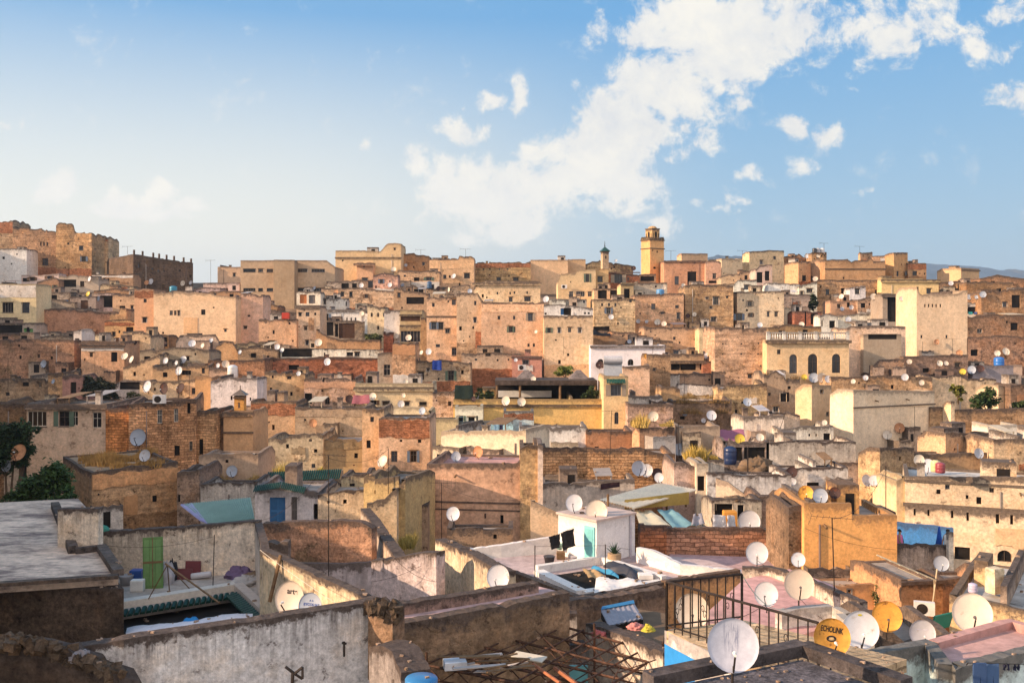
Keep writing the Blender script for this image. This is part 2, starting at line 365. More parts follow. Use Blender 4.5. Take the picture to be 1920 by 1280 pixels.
def sections(root, W, mt, zv, wins, cc, rr):
    """thin areas of other render or bare masonry on a front, clear of the openings"""
    lo = min([w[2] for w in wins]+[mt]); hi = max([w[3] for w in wins]+[zv]); hgt = mt-zv
    def sec(a, b, z0, z1, k):
        if b-a < .5 or z1-z0 < .3: return
        n = 9; m = MB(); t_ = .035+.012*k; top = [(a+(b-a)*i/n, z1+(rr.gauss(0, .07) if 0 < i < n else 0)) for i in range(n+1)]; bot = [(a+(b-a)*i/n, z0+(rr.gauss(0, .07) if 0 < i < n else 0)) for i in range(n+1)]
        m.prism([(x, -.004, z) for x, z in bot]+[(x, -.004, z) for x, z in top[::-1]], (0, -t_, 0))
        tint = rr.choice([(.78,.78,.8), (1.15,1.12,1.08), (.85,.74,.64), (1.05,.9,.78), (.7,.66,.62)]); f = rr.choice(['rb', 'pl', 'sm', 'rd', 'wh'])
        col = (.44,.2,.11) if f == 'rd' else ((.66,.6,.54) if f == 'wh' else tuple(min(.8, p*q) for p, q in zip(cc, tint)))
        m.build('wall_section', f, root, col)
    if rr.random() < .5 and mt-hi > .8: sec(.04, W-.04, max(hi+.15, mt-rr.uniform(.25, .5)*hgt), mt-.22, 0)
    if rr.random() < .5 and lo-zv > .5: sec(.04, W-.04, max(0, zv-3), min(lo-.12, zv+rr.uniform(.12, .3)*hgt), 1)
    for _ in range(2):
        if rr.random() > .6: continue
        a = rr.uniform(0, .75)*W; b = a+rr.uniform(.15, .35)*W
        z0 = zv+rr.uniform(.1, .6)*hgt; z1 = z0+rr.uniform(.15, .35)*hgt; b = min(b, W-.05); z1 = min(z1, mt-.3)
        if any(a < w[1]+.15 and b > w[0]-.15 and z0 < w[3]+.15 and z1 > w[2]-.15 for w in wins): continue
        sec(max(a, .05), b, z0, z1, 2)
def clutter(root, W, D, zr, mt, cc, rr, d, wins):
    """small built things on a roof or front: rooms, dividing walls, drain spouts, pipes"""
    t = .24; n = rr.choice([0, 1, 2, 2, 3])
    for i in range(n):
        k = rr.random(); w = rr.uniform(.14, .3)*W; x = rr.uniform(t, max(t, W-w-t)); y = rr.uniform(.3, .55)*D; h = rr.uniform(.7, 1.35)
        v = rr.uniform(.75, 1.2); col = rr.choice([cc, cc, (.62,.55,.48), (.4,.3,.23)]); col = tuple(min(.8, q*v) for q in col)
        if k < .45:
            m = MB(); m.box(x, x+w, y, min(D-t, y+1.6), zr-.1, zr+h+.3); o = m.build('roof_room', rr.choice(['pl', 'rb', 'wh']), root, col)
            if w > .8: m = MB(); q = rr.uniform(.1, .5)*w; m.box(x+q, x+q+min(.75, w*.4), y-.02, y+.01, zr, zr+h*.9); m.build('doorway_shade', 'void', o)  # black panel on the room front paints doorway shade
        elif k < .7:
            m = MB(); m.box(x, x+.22, t, D-t, zr-.1, zr+h*.8); m.build('dividing_wall', rr.choice(['pl', 'rb']), root, col)
        elif k < .85:
            m = MB(); m.prism([(x,y,zr+h*.8),(x+w,y,zr+h*.85),(x+w,D-t,zr+h*1.1),(x,D-t,zr+h*1.05)], (0,0,.05)); m.tube((x+.1,y+.1,zr), (x+.1,y+.1,zr+h*.85), .05, 5); m.tube((x+w-.1,y+.1,zr), (x+w-.1,y+.1,zr+h*.88), .05, 5)
            m.build('lean_to_roof', rr.choice(['metal', 'wood', 'paint']), root, rr.choice([(.3,.27,.25), (.45,.42,.42), (.2,.13,.1), (.5,.42,.3)]))
        else:
            m = MB(); m.box(x, x+.45, y, y+.45, zr, zr+h*.9); m.box(x-.06, x+.51, y-.06, y+.51, zr+h*.9, zr+h*.9+.08); m.build('chimney', 'pl', root, col)
    for i in range(rr.choice([0, 1, 1, 2])):
        x = rr.uniform(.1, .9)*W
        if any(w[0]-.2 < x < w[1]+.2 for w in wins): continue
        m = MB()
        if rr.random() < .5: m.tube((x, .05, zr-.12), (x, -.4, zr-.2), .06, 6); m.build('drain_spout', 'wood', root)
        else: m.tube((x, -.05, 0), (x, -.05, zr-.1), .045, 6); m.build('drain_pipe', 'paint', root, rr.choice([(.3,.25,.22), (.5,.45,.4), (.2,.15,.13)]))
def opening(root, a, b, z0, z1, ty, rd, d, rr):
    k = ty[0]; w = b-a; h = z1-z0
    if k in 'dbtgown' and k != 'a':
        dm = MB(); dm.box(a, b, rd-.02, rd+.04, z0, z1)
        dr = dm.build('door', 'paint', root, DOORC[k])
        if d < 150:
            f = MB()
            for q in (0, 1): f.box(a+w*(.08+.46*q), a+w*(.46+.46*q), rd-.035, rd-.021, z0+h*.08, z0+h*.46); f.box(a+w*(.08+.46*q), a+w*(.46+.46*q), rd-.035, rd-.021, z0+h*.54, z0+h*.93)
            f.build('door_panel', 'paint', dr, tuple(q*.8 for q in DOORC[k]))
        return
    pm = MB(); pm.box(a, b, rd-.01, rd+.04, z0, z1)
    wo = pm.build('window', 'void' if k == 'k' else 'pane', root, rr.choice([(.018,.015,.015), (.02,.017,.016), (.03,.03,.035), (.06,.065,.075), (.05,.032,.02)]))  # bluish choices paint a sky reflection on the pane
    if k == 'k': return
    px = F/d; fr = max(.045, .5/px)
    if k == 'f' or k == 'a' or (w*px > 5 and rr.random() < .75):
        f = MB(); yy = (rd-.06, rd-.012)
        f.box(a, a+fr, *yy, z0, z1); f.box(b-fr, b, *yy, z0, z1); f.box(a+fr, b-fr, *yy, z0, z0+fr); f.box(a+fr, b-fr, *yy, z1-fr, z1)
        n = max(1, round(w/.6)) if k != 'a' else 1
        for i in range(n): xm = a+w*(i+1)/(n+1); f.box(xm-fr*.35, xm+fr*.35, *yy, z0+fr, z1-fr)
        if h > w*1.1: f.box(a+fr, b-fr, yy[0]+.004, yy[1]-.004, z0+h*.6, z0+h*.6+fr*.7)
        cl = (.55,.5,.43) if k == 'f' else rr.choice([(.16,.12,.09),(.10,.07,.05),(.3,.25,.2),(.14,.15,.17)])
        f.build('window_frame', 'paint', wo, cl)
    if k == 'h' and .45 < w < 1.6 and rr.random() < .2:
        col = rr.choice([(.16,.09,.05), (.10,.14,.10), (.3,.24,.18), (.12,.16,.22)])
        for a0, b0 in ((a-w*.46, a-.02), (b+.02, b+w*.46)): l = MB(); l.box(a0, b0, -.05, -.004, z0, z1); l.build('shutter', 'paint', wo, col)
    if k == 'h' and w > .35 and rr.random() < .5:
        l = MB(); l.box(a-.12, b+.12, -.07, -.004, z1+.03, z1+.03+rr.uniform(.07,.12)); l.build('lintel', 'wood', wo)
    if k == 'h' and w*px > 4 and rr.random() < .3:
        l = MB(); e = max(.07, .7/px)
        for q in ((a-e, a-.003, z0-e, z1+e), (b+.003, b+e, z0-e, z1+e), (a-.003, b+.003, z1+.003, z1+e), (a-.003, b+.003, z0-e, z0-.003)): l.box(q[0], q[1], -.025, -.003, q[2], q[3])
        l.build('surround', 'pl', wo, rr.choice([(.62,.56,.48), (.5,.4,.3), (.66,.64,.62)]))
    elif k in 'hf' and w > .5 and rr.random() < .4:
        l = MB(); l.box(a-.06, b+.06, -.06, -.004, z0-.08, z0-.01); l.build('sill', 'pl', wo, (.5,.4,.3))
# ================================================================== the hillside, skyline row first
H('tan ruined block with a ragged top at the far left of the skyline',-30,24,415,520,'t','rb','',d=214,D=8,jit=.2)
H('high tan fortress wall with three narrow slots and a black grimed top',24,106,[(24,425),(60,429),(106,433)],521,'t','rb','75,454,3,7;81,454,3,7;87,454,3,7;79,484,11,14;50,470,5,5',d=212,D=9,jit=.2)
H('tall ragged tan tower, highest building on the left skyline',105,172,[(105,418),(137,419),(140,434),(172,436)],521,'t','rb','148,461,8,8;153,481,8,9;126,455,4,4',d=209,D=8,jit=.2,name='tower_house')
H('narrow broken turret beside the tall ragged tower on the skyline',172,203,[(172,444),(188,443),(203,447)],500,'k','rb','181,462,5,5',d=216,D=6,jit=.25,name='tower_house')
H('white house at the far left edge with tiny windows under the fortress',-30,50,466,503,'w','wh','4,481,5,5;20,493,3,3;30,475,3,3',d=207,D=5,jit=.03)
fort = H('long dark brown fort-like building with a row of short posts along its roof',250,362,[(250,476),(300,484),(362,493)],550,(.115,.075,.055),'dk','259,495,3,7;284,502,4,4;295,506,4,4;305,506,4,4;335,505,4,4;355,515,4,5;304,533,4,8',yaw=38,d=196,D=19,jit=.05)
H('brown house with a slit window below the dark fort-like building',172,250,[(172,514),(250,513)],536,'b','rb','185,522,4,6;193,522,4,6;201,522,4,6',d=190,D=4)
H('plain tan house with a lower roof left of the concrete block',408,454,500,545,'e','sm','437,512,4,6',d=205,D=8,jit=.02)
H('long low white wall house under the plain tan skyline house',381,453,530,547,'q','wh','',d=188,D=4,jit=.02)
H('large tan concrete building with rows of wide slot windows and a sloping end',451,628,[(451,488),(612,488),(628,500)],588,(.40,.285,.18),'sm','456,504,23,6;484,504,9,6;500,504,12,6;554,504,22,6;584,504,25,6;456,540,23,6;484,540,9,6;500,540,12,6;554,540,22,6;584,540,24,6',d=186,D=10,jit=.015,ph=.3)
H('blank concrete stair tower on the front of the large tan building',513,552,487,592,(.38,.275,.18),'sm','',d=183,D=3,jit=.015,name='stair_tower',cat='tower')
H('big ochre building with a raised rounded end on the central skyline',629,752,[(629,470),(640,469),(713,471),(718,466),(725,457),(740,456),(752,457)],530,'y','pl','738,465,4,4;641,487,3,3',d=200,D=9,jit=.05,corn=[(482,.35,.18)])
H('projecting bay with a dark tiled cornice on the big ochre building',669,699,492,533,'p','sm','681,498,3,3;679,521,10,12',d=197,D=3,corn=[(494,.5,.9)],name='house_bay')
H('brown house with a red brick top and a round hole on the skyline',752,804,[(752,475),(776,474),(780,478),(804,479)],506,'a','rb','792,492,4,5',d=205,D=8)
H('ochre skyline house with a taller brick end and a flat roof',805,889,[(805,486),(859,484),(861,480),(889,481)],542,'t','rb','870,512,11,10;812,505,3,6;831,515,6,7',d=192,D=8)
H('long dark ochre skyline wall house with a row of tiny vents',889,995,[(889,491),(930,492),(995,490)],532,(.36,.21,.09),'rb','905,503,3,3;917,503,3,3;935,503,3,3;950,503,3,3;931,520,8,9;962,520,10,8',d=198,D=8,jit=.1)
H('plain cream windowless building on the skyline',995,1065,487,528,'k','sm','',d=201,D=9,jit=.02)
H('slightly taller plain cream building joined to the windowless one',1065,1098,486,524,'e','sm','',d=203,D=8,jit=.02)
H('low sunlit ruined house under the small green-roofed minaret',1100,1187,[(1100,494),(1125,489),(1150,494),(1187,497)],515,'c','rb','1150,499,4,4',yaw=16,d=205,D=6,jit=.15)
H('pinkish brown skyline house with a large dark doorway right of the minaret',1245,1323,[(1245,488),(1323,489)],537,(.50,.25,.14),'rb','1265,518,8,15;1289,509,17,25,k',d=194,D=8,corn=[(489,.3,.2)])
H('reddish block joined to the pinkish house with one small window',1323,1352,489,534,(.52,.26,.15),'pl','1336,512,7,10;1329,526,21,5,k',d=193,D=7)
H('cream rooftop room set back above the pinkish skyline house',1278,1327,475,492,'k','sm','',yaw=18,xl=1269,d=205,jit=.02)
H('pale cream skyline block beside the far mountain',1353,1392,[(1353,484),(1392,485)],522,'k','pl','',yaw=20,d=200,D=6)
H('bright cream stepped block with the sun on it near the right skyline',1405,1470,[(1405,472),(1437,470),(1470,469)],512,(.70,.50,.28),'pl','1425,488,5,7;1450,480,5,6',yaw=24,xl=1392,d=203,jit=.06)
H('brown brick ruin with a wavy roofline on the right skyline',1470,1510,[(1470,480),(1490,479),(1497,475),(1503,480),(1510,481)],512,'b','rb','',d=208,D=5,jit=.15)
H('tan house with a sunlit left end and one dark doorway near the skyline',1497,1520,490,532,'t','rb','1504,516,8,11,k',yaw=35,xl=1471,d=190)
H('narrow brown block with water tanks on its roof',1522,1550,473,512,'b','rb','1531,479,5,5',d=204,D=5)
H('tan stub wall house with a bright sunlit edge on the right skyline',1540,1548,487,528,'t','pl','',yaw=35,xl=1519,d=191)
H('long brown brick house with an uneven top on the right skyline',1547,1660,[(1547,487),(1625,487),(1633,482),(1638,489),(1660,489)],552,(.40,.215,.10),'rb','1548,543,7,9;1576,539,15,13,k',d=188,D=8,jit=.08,corn=[(503,.25,.12)])
H('small sunlit block rising behind the long brown brick house',1613,1636,473,490,'t','pl','',yaw=28,xl=1609,d=200)
H('low reddish roof house between two sunlit skyline blocks',1636,1662,480,505,'a','rb','',d=199,D=6)
H('square tan tower with a metal rail frame on its roof',1676,1702,473,527,'t','pl','1681,508,4,10',yaw=30,xl=1659,d=190,name='tower_house')
H('brown flat block with three small windows right of the railed tower',1702,1737,493,524,'a','pl','1697,508,4,8;1711,508,9,8',d=191,D=7)
H('lone cream block with a bright sunlit side before the mountains',1802,1836,[(1802,502),(1836,504)],533,'k','sm','',yaw=32,xl=1757,d=190,jit=.02,corn=[(505,.25,.2)])
# ---- second tier
H('brown plastered house behind the pale yellow house',69,110,[(69,528),(100,520),(110,522)],552,'b','rb','100,535,5,6',d=182,D=5)
H('cream terrace house with a pale awning under the fortress',40,110,[(40,516),(110,513)],532,'q','pl','42,521,14,7,k;55,520,10,6;88,517,9,6',d=190,D=4)
H('grey open terrace house with a black awning',110,185,[(110,517),(140,515),(185,522)],552,'g','pl','113,524,30,14,k;150,527,8,10',d=184,D=5)
H('pale yellow house with two dark square windows at the left edge',-30,68,532,607,'f','sm','4,567,21,19;41,567,14,19',d=153,D=5,jit=.015,ph=.3)
H('shaded ground storey with green shutters under the yellow house',-30,66,605,640,'g','pl','-10,609,52,26,k;44,615,6,17,g;50,613,5,21,k;55,616,7,16,g',d=150,D=4,jit=.02)
H('dark terrace room with posts between yellow house and rubble wall',69,132,548,584,'g','dk','72,552,22,24,k;96,553,11,20,k;112,562,16,14,b',d=164,D=4)
H('small grey rooftop hut with a brown door near the left',131,180,556,582,'g','pl','151,563,14,16,d',d=163,D=4)
H('low tan roof house behind the grey rooftop hut',188,250,[(188,531),(250,535)],556,'e','rb','',d=176,D=4)
H('dim terrace room under a pale sheet roof',183,214,549,582,'q','pl','187,554,24,22,k',d=166,D=4,jit=.03)
H('ochre house with two small windows left of the large peach house',211,252,[(211,552),(252,550)],602,'t','pl','224,573,11,6,k;245,573,5,9',d=160,D=5)
H('long peach wall house with a rough rubble band along its top',69,208,[(69,580),(120,579),(208,585)],627,'p','pl','',d=156,D=5,jit=.12)
H('rubble parapet strip along the top of the long peach wall',69,207,[(69,579),(140,581),(207,586)],603,(.36,.19,.12),'rb','',d=155.6,D=.4,ph=.1,jit=.15,name='parapet_wall',cat='wall')
H('low white base wall at the foot of the long peach wall',69,140,624,638,'w','wh','',d=152,D=2,jit=.03,name='garden_wall',cat='wall')
H('ochre house end with a triangular hole and a narrow chimney stack',206,237,[(206,588),(222,586),(225,577),(237,578)],640,(.60,.36,.14),'pl','207,617,9,11;227,605,4,5',d=153,D=5)
H('slim peach tower with two hooded windows on the large peach house',252,288,[(252,541),(288,543)],640,'p','sm','269,560,6,7;267,595,8,9',d=147,D=6,name='tower_house')
H('large peach house with a bracketed bay window and rough top',288,442,[(288,550),(330,548),(400,552),(442,556)],655,(.60,.35,.185),'pl','318,582,6,9;326,582,5,9;333,582,4,9;377,580,8,10;420,617,5,5;399,575,3,3',d=146,D=7,jit=.1)
H('tan adobe house with one small window right of the large peach house',440,493,[(440,553),(470,549),(493,552)],662,'p','rb','457,611,6,5;464,590,5,4',d=149,D=5,jit=.12)
H('peach brick house with two dark square windows below the concrete building',485,556,598,656,'p','rb','511,619,4,7;503,639,11,9;501,631,3,3',d=138,D=5)
H('white framed rooftop room with an orange door and a dark door',556,601,[(556,546),(601,547)],576,'w','pl','562,552,13,17,o;579,553,12,16,n',d=160,D=4,jit=.02,corn=[(572,.4,.25)])
H('narrow tan house with small square windows under the orange door',556,600,573,652,'k','rb','560,586,5,6;573,585,7,8;589,586,4,5;570,612,6,7;573,638,5,8;558,611,4,2',d=139,D=5,corn=[(575,.3,.15)])
H('tan upper house with red flowers and three dark windows',602,739,[(602,541),(690,540),(739,546)],582,'k','rb','639,547,6,9;655,547,6,9;684,552,6,7;608,560,4,9',d=166,D=5)
H('small white block in front of the tan upper house',603,650,559,579,'w','wh','607,560,4,10;648,565,2,9',d=162,D=3,jit=.03)
H('white house with three tiny arched vents over a dark terrace',602,690,580,604,'w','wh','606,588,10,13;649,595,3,6,a;657,595,3,6,a;665,595,3,6,a',d=150,D=4,jit=.03,corn=[(581,.3,.2)])
H('open dark terrace with a brown door and grey walls',600,692,601,637,'g','dk','601,604,24,25,k;635,606,30,28,d;628,607,6,24,k',d=146,D=4,jit=.03)
H('curved low rubble wall below the dark terrace',593,712,[(593,618),(605,626),(620,632),(650,637),(712,638)],654,'t','rb','',d=137,D=2,jit=.08,name='garden_wall',cat='wall')
H('cream house with three arched windows in a row',689,722,[(689,571),(722,577)],641,'c','pl','695,586,4,8,a;707,586,4,8,a;718,586,3,8,a;707,611,4,7',d=144,D=5)
H('whitewashed narrow house with bare red brick at its foot',720,751,[(720,582),(751,581)],645,'l','wh','',d=143,D=4)
H('bare red brick screen low on the whitewashed narrow house',719,737,622,643,(.40,.15,.08),'rd','',d=142,D=1,ph=.1,name='brick_screen',cat='wall')
H('house with a big white-framed grid window and dark upper panel',750,791,[(750,580),(791,581)],643,'g','pl','751,591,37,11,d;751,610,37,31,f',d=142,D=5,jit=.02,corn=[(589,.3,.15),(609,.9,.1)])
H('tan rubble pillar house between grid window and large tan house',789,802,598,655,'t','rb','',d=139,D=4,jit=.12)
H('large tan house of many small windows with a brick upper storey',800,882,[(800,558),(830,557),(882,554)],692,(.54,.335,.19),'rb','810,568,5,7;847,561,8,11;863,566,4,7;809,604,9,13;822,604,9,13;835,616,8,8;862,617,7,5;817,645,8,6;847,652,9,14;863,653,8,9;839,563,3,4',d=126,D=6,corn=[(592,.2,.08)],jit=.09)
H('tall peach tower house with a pale foot beside the large tan house',856,904,[(856,549),(895,550),(904,560)],668,(.57,.37,.22),'pl','889,564,4,8;888,595,5,9;904,591,3,8',d=125,D=6,name='tower_house')
H('wide peach house with small scattered windows and a pink base',902,1020,[(902,566),(960,567),(1020,566)],690,(.60,.375,.225),'rb','933,592,5,7;954,612,7,11;962,592,4,7;990,587,9,14;961,612,5,11;989,644,4,6;999,644,4,6',d=124,D=6,jit=.05)
H('cream house with a sloped shoulder behind the wide peach house',888,1013,[(888,541),(897,530),(911,526),(1011,527),(1013,528)],580,'c','pl','931,547,3,5;955,547,3,5;963,546,3,5;987,546,3,5;954,557,7,9;983,556,12,9',d=150,D=5,jit=.02,corn=[(530,.4,.3)])
H('tan cluttered house with two windows behind the pergola terraces',745,824,[(745,507),(824,509)],532,'k','rb','776,520,10,7,k;799,520,10,6;757,515,4,4',d=186,D=5)
H('pink lean-to roofed house beside a dish on the central hill',700,746,[(700,516),(720,511),(746,515)],546,'r','rb','712,523,6,8',d=180,D=4)
H('low dark terrace house under the ochre bay',612,702,[(612,527),(702,524)],547,'g','dk','640,531,14,10,k;660,531,9,10,k;690,527,9,12',d=184,D=4)
H('brown terrace house with poles and a blue barrel',770,880,[(770,533),(815,540),(880,533)],562,'b','rb','776,539,18,12,k;805,533,9,9;829,538,7,7',d=174,D=4)
H('rubble wall house with a dark gap left of the big tan house',738,803,[(738,541),(770,545),(803,548)],590,'b','rb','762,557,33,13,k;745,549,6,8',d=158,D=4,jit=.15)
H('yellow house with a tall window and an air conditioner',1046,1117,[(1046,528),(1052,513),(1080,511),(1083,506),(1117,505)],562,(.64,.48,.28),'sm','1098,513,7,16;1067,546,8,10,f;1080,546,16,10,f;1102,546,8,10,f;1069,527,2,3',d=172,D=6,jit=.02)
H('ochre strip house with one window right of the yellow house',1116,1141,504,548,'y','pl','1120,518,10,11',d=173,D=5)
H('bare red brick house with a barred window on the upper hill',1140,1199,[(1140,510),(1199,516)],534,(.36,.135,.07),'rd','1152,515,15,15;1176,520,4,5',d=178,D=6,corn=[(510,.2,.2)])
H('cream terrace storey with two wide dark openings',1114,1164,541,563,'k','pl','1121,544,17,16,k;1144,544,18,16,k',d=168,D=4,jit=.03)
H('sunlit cream rooftop room with a dark doorway',1164,1188,[(1164,532),(1166,530),(1188,530)],562,(.68,.47,.24),'sm','1170,541,11,18,k',yaw=12,xl=1157,d=166,corn=[(532,.3,.2)])
H('dark pergola terrace house at the foot of the minaret',1199,1230,514,534,'b','pl','1201,518,26,9,k',d=182,D=4)
H('grey brown house with a stained wall below the minaret',1187,1251,[(1187,531),(1251,530)],555,'g','pl','',d=168,D=5)
H('brown adobe house with four small windows below the cream terrace',1113,1191,[(1113,561),(1191,560)],622,(.47,.29,.165),'rb','1127,568,4,6;1140,568,4,6;1152,568,4,6;1137,577,8,11;1180,561,5,6;1163,575,3,3',d=147,D=6)
H('tan adobe house with a centre window and a tall doorway',1190,1282,[(1190,553),(1282,549)],613,(.50,.31,.17),'rb','1221,569,8,11;1266,572,7,6;1269,586,6,11;1239,585,6,3;1199,586,3,3',d=150,D=6)
H('big rough tan house with one large square window on the right hill',1284,1375,[(1284,535),(1300,533),(1375,535)],612,(.48,.305,.15),'rb','1337,556,11,15;1323,557,5,3;1361,555,5,4;1333,594,10,8;1331,574,4,4',d=151,D=6,jit=.08)
H('white house with a single dark window on the right hill',1376,1419,[(1376,533),(1384,525),(1419,524)],548,'w','wh','1395,534,11,9',d=170,D=4,jit=.03)
H('pale unfinished house with dark openings above the white house',1417,1448,[(1417,505),(1425,497),(1448,496)],547,'q','pl','1419,510,11,20,k;1434,508,9,18,k',d=178,D=5,jit=.12)
H('low tan house with wires between pinkish house and white house',1352,1388,[(1352,516),(1388,513)],538,'e','pl','',d=182,D=4)
H('cream flat house with one window left of the cream wall house',1382,1470,[(1382,547),(1470,545)],612,(.58,.40,.21),'pl','1402,565,8,9;1392,561,3,4;1438,584,5,10;1452,584,7,10;1405,587,6,7;1380,588,11,12',d=152,D=6,jit=.03)
H('long white wall house with a bare front on the upper right',1440,1500,[(1440,530),(1500,532)],553,'w','wh','',d=172,D=4,jit=.02)
H('small white sloped house joined to the long white wall',1498,1532,[(1498,536),(1532,528)],552,'w','wh','1501,546,5,6;1512,541,12,7',d=171,D=4)
H('brown brick house front below the long brown skyline house',1520,1656,[(1520,533),(1535,524),(1656,525)],563,(.38,.205,.10),'rb','1548,542,7,10;1577,540,14,12,k;1640,543,12,9',d=172,D=5)
H('small white cube house with one dark window on brown brick',1593,1623,[(1593,538),(1623,535)],554,'w','wh','1603,541,9,10',d=169,D=3)
H('grey brown windowless house beside a dark cypress bush',1468,1520,552,583,'g','rb','',d=160,D=5)
H('red brick terrace house with dark posts',1490,1540,583,613,(.40,.16,.10),'rd','1509,584,3,25,k;1520,588,14,20,k',d=151,D=4)
H('white broken wall house with a small dark arch',1537,1572,[(1537,590),(1550,588),(1572,592)],622,'w','wh','1555,601,11,14,k;1540,600,3,12',d=148,D=4,jit=.1)
H('peach low house with two dishes over a white wall',1557,1613,[(1557,563),(1613,564)],590,'p','pl','1570,570,6,7;1588,567,6,9,k',d=158,D=4)
H('long white roof wall with a blue tarp above balustrade house',1573,1656,[(1573,592),(1600,588),(1656,586)],610,'w','wh','',d=153,D=3,jit=.04,name='roof_wall',cat='wall')
H('brown cluttered house with small dark windows left of deep terrace',1608,1665,[(1608,562),(1635,556),(1665,564)],592,'b','rb','1614,568,9,9,k;1638,570,9,15,k',d=157,D=5)
H('deep shaded terrace open to the front beside the tall cream house',1655,1722,[(1655,551),(1700,551),(1722,560)],612,'g','sm','1664,556,21,47,k;1689,556,27,42,k',d=148,D=5,jit=.03,corn=[(552,.4,.5)])
H('yellow house with a stepped cornice behind the tall cream house',1653,1760,[(1653,522),(1730,522),(1732,527),(1760,528)],556,(.62,.45,.20),'sm','1737,541,9,10;1697,540,3,4',d=170,D=6,jit=.02,corn=[(524,.5,.3)])
H('tall cream house with five small vents in a row',1719,1814,[(1719,538),(1722,545),(1727,552),(1798,551),(1806,546),(1812,544)],680,(.58,.42,.27),'sm','1733,570,3,6;1740,570,3,6;1747,570,3,6;1754,570,3,6;1762,570,3,6;1726,628,4,6;1773,628,4,6',d=128,D=7,jit=.04)
H('brown tumbled house on the far right with a dish cluster',1812,1900,[(1812,529),(1830,526),(1897,530)],566,'b','dk','1868,541,10,12,k',d=172,D=6,jit=.1)
H('dark brown house with a deep doorway at the right edge',1840,1960,[(1840,549),(1880,543),(1960,540)],605,'b','dk','1897,553,16,24,k;1880,566,8,9',d=158,D=6,jit=.1)
H('white laundry terrace with a sloped sheet roof on the right',1812,1858,[(1812,572),(1840,564),(1858,563)],592,'w','wh','1814,575,40,13,k',d=160,D=4)
H('brown house with a white framed vent below the laundry terrace',1813,1965,[(1813,592),(1880,590),(1965,588)],634,(.30,.18,.11),'dk','1832,616,10,8,f;1895,605,14,14,k',d=146,D=6,jit=.08)
H('long dark rubble wall house at the right edge',1813,1965,[(1813,633),(1880,630),(1965,632)],692,(.32,.19,.11),'dk','1820,655,14,12,k',d=128,D=5,jit=.1)
H('grey corrugated sheet wall on the right roofs',1824,1900,685,708,(.24,.22,.23),'sm','',d=117,D=2,jit=.01,name='sheet_wall',cat='wall')
# ---- third tier
H('long brown mudbrick house with a dark grimed band at the left edge',-30,139,[(-30,638),(60,636),(139,638)],702,(.40,.215,.135),'rb','70,664,5,7',d=122,D=6,jit=.08)
H('white chimney house with striped shutters near the left',138,153,[(138,620),(153,618)],690,'w','pl','140,634,9,20,n',d=124,D=4)
H('pink rendered house with a dark doorway and stone cornices',152,233,[(152,640),(233,640)],708,(.54,.31,.21),'pl','168,661,6,8;208,660,12,18,k;141,689,13,15,a',d=121,D=6,corn=[(642,.3,.3),(648,.25,.2)],jit=.05)
H('cream rooftop room above the pink rendered house',152,191,[(152,627),(191,626)],642,'c','pl','163,631,6,8',d=131,D=4)
H('tan house with a round opening left of the white arched roof',230,282,[(230,622),(262,620),(282,628)],672,'k','pl','233,631,10,12;250,638,8,10,a;247,663,10,6,k',d=126,D=5)
H('shaded porch house at the foot of the large peach house',278,316,[(278,622),(316,629)],652,'a','rb','282,632,6,18,k;290,632,24,18,k',d=132,D=4)
H('pale low house with a rounded parapet and ladders below peach house',330,411,[(330,640),(338,628),(403,627),(411,640)],652,'q','pl','',d=130,D=4,jit=.03)
H('low ruin with a round rubble mound below the large peach house',405,446,[(405,650),(420,638),(436,640),(446,652)],664,'t','rb','',d=128,D=3,jit=.1)
H('grey flat roofed sheds below the pale rounded parapet',262,392,[(262,656),(330,652),(392,654)],690,'g','rb','270,668,12,9,k;345,668,10,8;300,664,8,10',d=119,D=5,jit=.08)
H('tan gable wall with a sloped rubble top in the left middle',231,300,[(231,690),(265,676),(300,664)],708,'t','rb','',d=116,D=4,jit=.1)
H('ochre low house under the two pale dishes',286,391,[(286,688),(391,684)],716,'t','rb','305,698,9,9,k;340,694,18,9;378,690,6,10',d=113,D=5,jit=.08)
H('brown brick roofed house with a dark top left of red brick wall',390,496,[(390,676),(496,674)],722,(.42,.215,.13),'rd','',d=115,D=5)
H('long red brick wall house in the middle of the hill',495,710,[(495,671),(600,669),(710,670)],708,(.40,.155,.085),'rd','541,684,20,9,k',d=119,D=5,corn=[(671,.15,.05)])
H('white stained parapet house with dark terrace shade',526,712,[(526,652),(712,655)],674,'w','mo','528,654,57,15,k;607,661,3,8;650,660,12,7;665,660,9,8',d=128,D=4,jit=.03)
H('tan block on the red brick house with a dark doorway beside it',736,779,[(736,642),(779,643)],716,'t','rb','',d=114,D=5)
H('grey framed house with a tall dark window near the centre left',708,738,[(708,661),(738,660)],718,'g','pl','719,683,13,21,f',d=115,D=4)
H('brown house with a blue rug hanging on its wall',778,882,[(778,676),(830,674),(882,680)],722,(.40,.25,.14),'rb','784,697,11,15;840,695,11,18;800,690,5,5',d=115,D=5,jit=.08)
H('dim brown terrace wall left of the restaurant terrace',865,976,[(865,663),(915,660),(976,663)],700,(.38,.24,.17),'rb','910,662,10,6;890,672,5,4',d=121,D=4)
H('pink low house with an air conditioner under the wide peach house',960,1016,[(960,666),(1008,667),(1016,670)],700,'r','sm','980,675,11,8',d=120,D=4,jit=.02,corn=[(668,.25,.15)])
H('pale peach house with four small windows in one row',1020,1112,591,694,(.64,.44,.29),'rb','1026,614,7,10;1046,614,5,9;1065,614,6,9;1084,614,6,9',d=121,D=6,jit=.03)
H('white rooftop house with a blue door and a grey roof',1020,1112,[(1020,572),(1050,570),(1112,578)],594,'w','wh','1051,578,6,12,b;1057,577,14,14,k;1021,586,4,4;1095,585,4,4;1102,585,4,4',d=140,D=4,jit=.03)
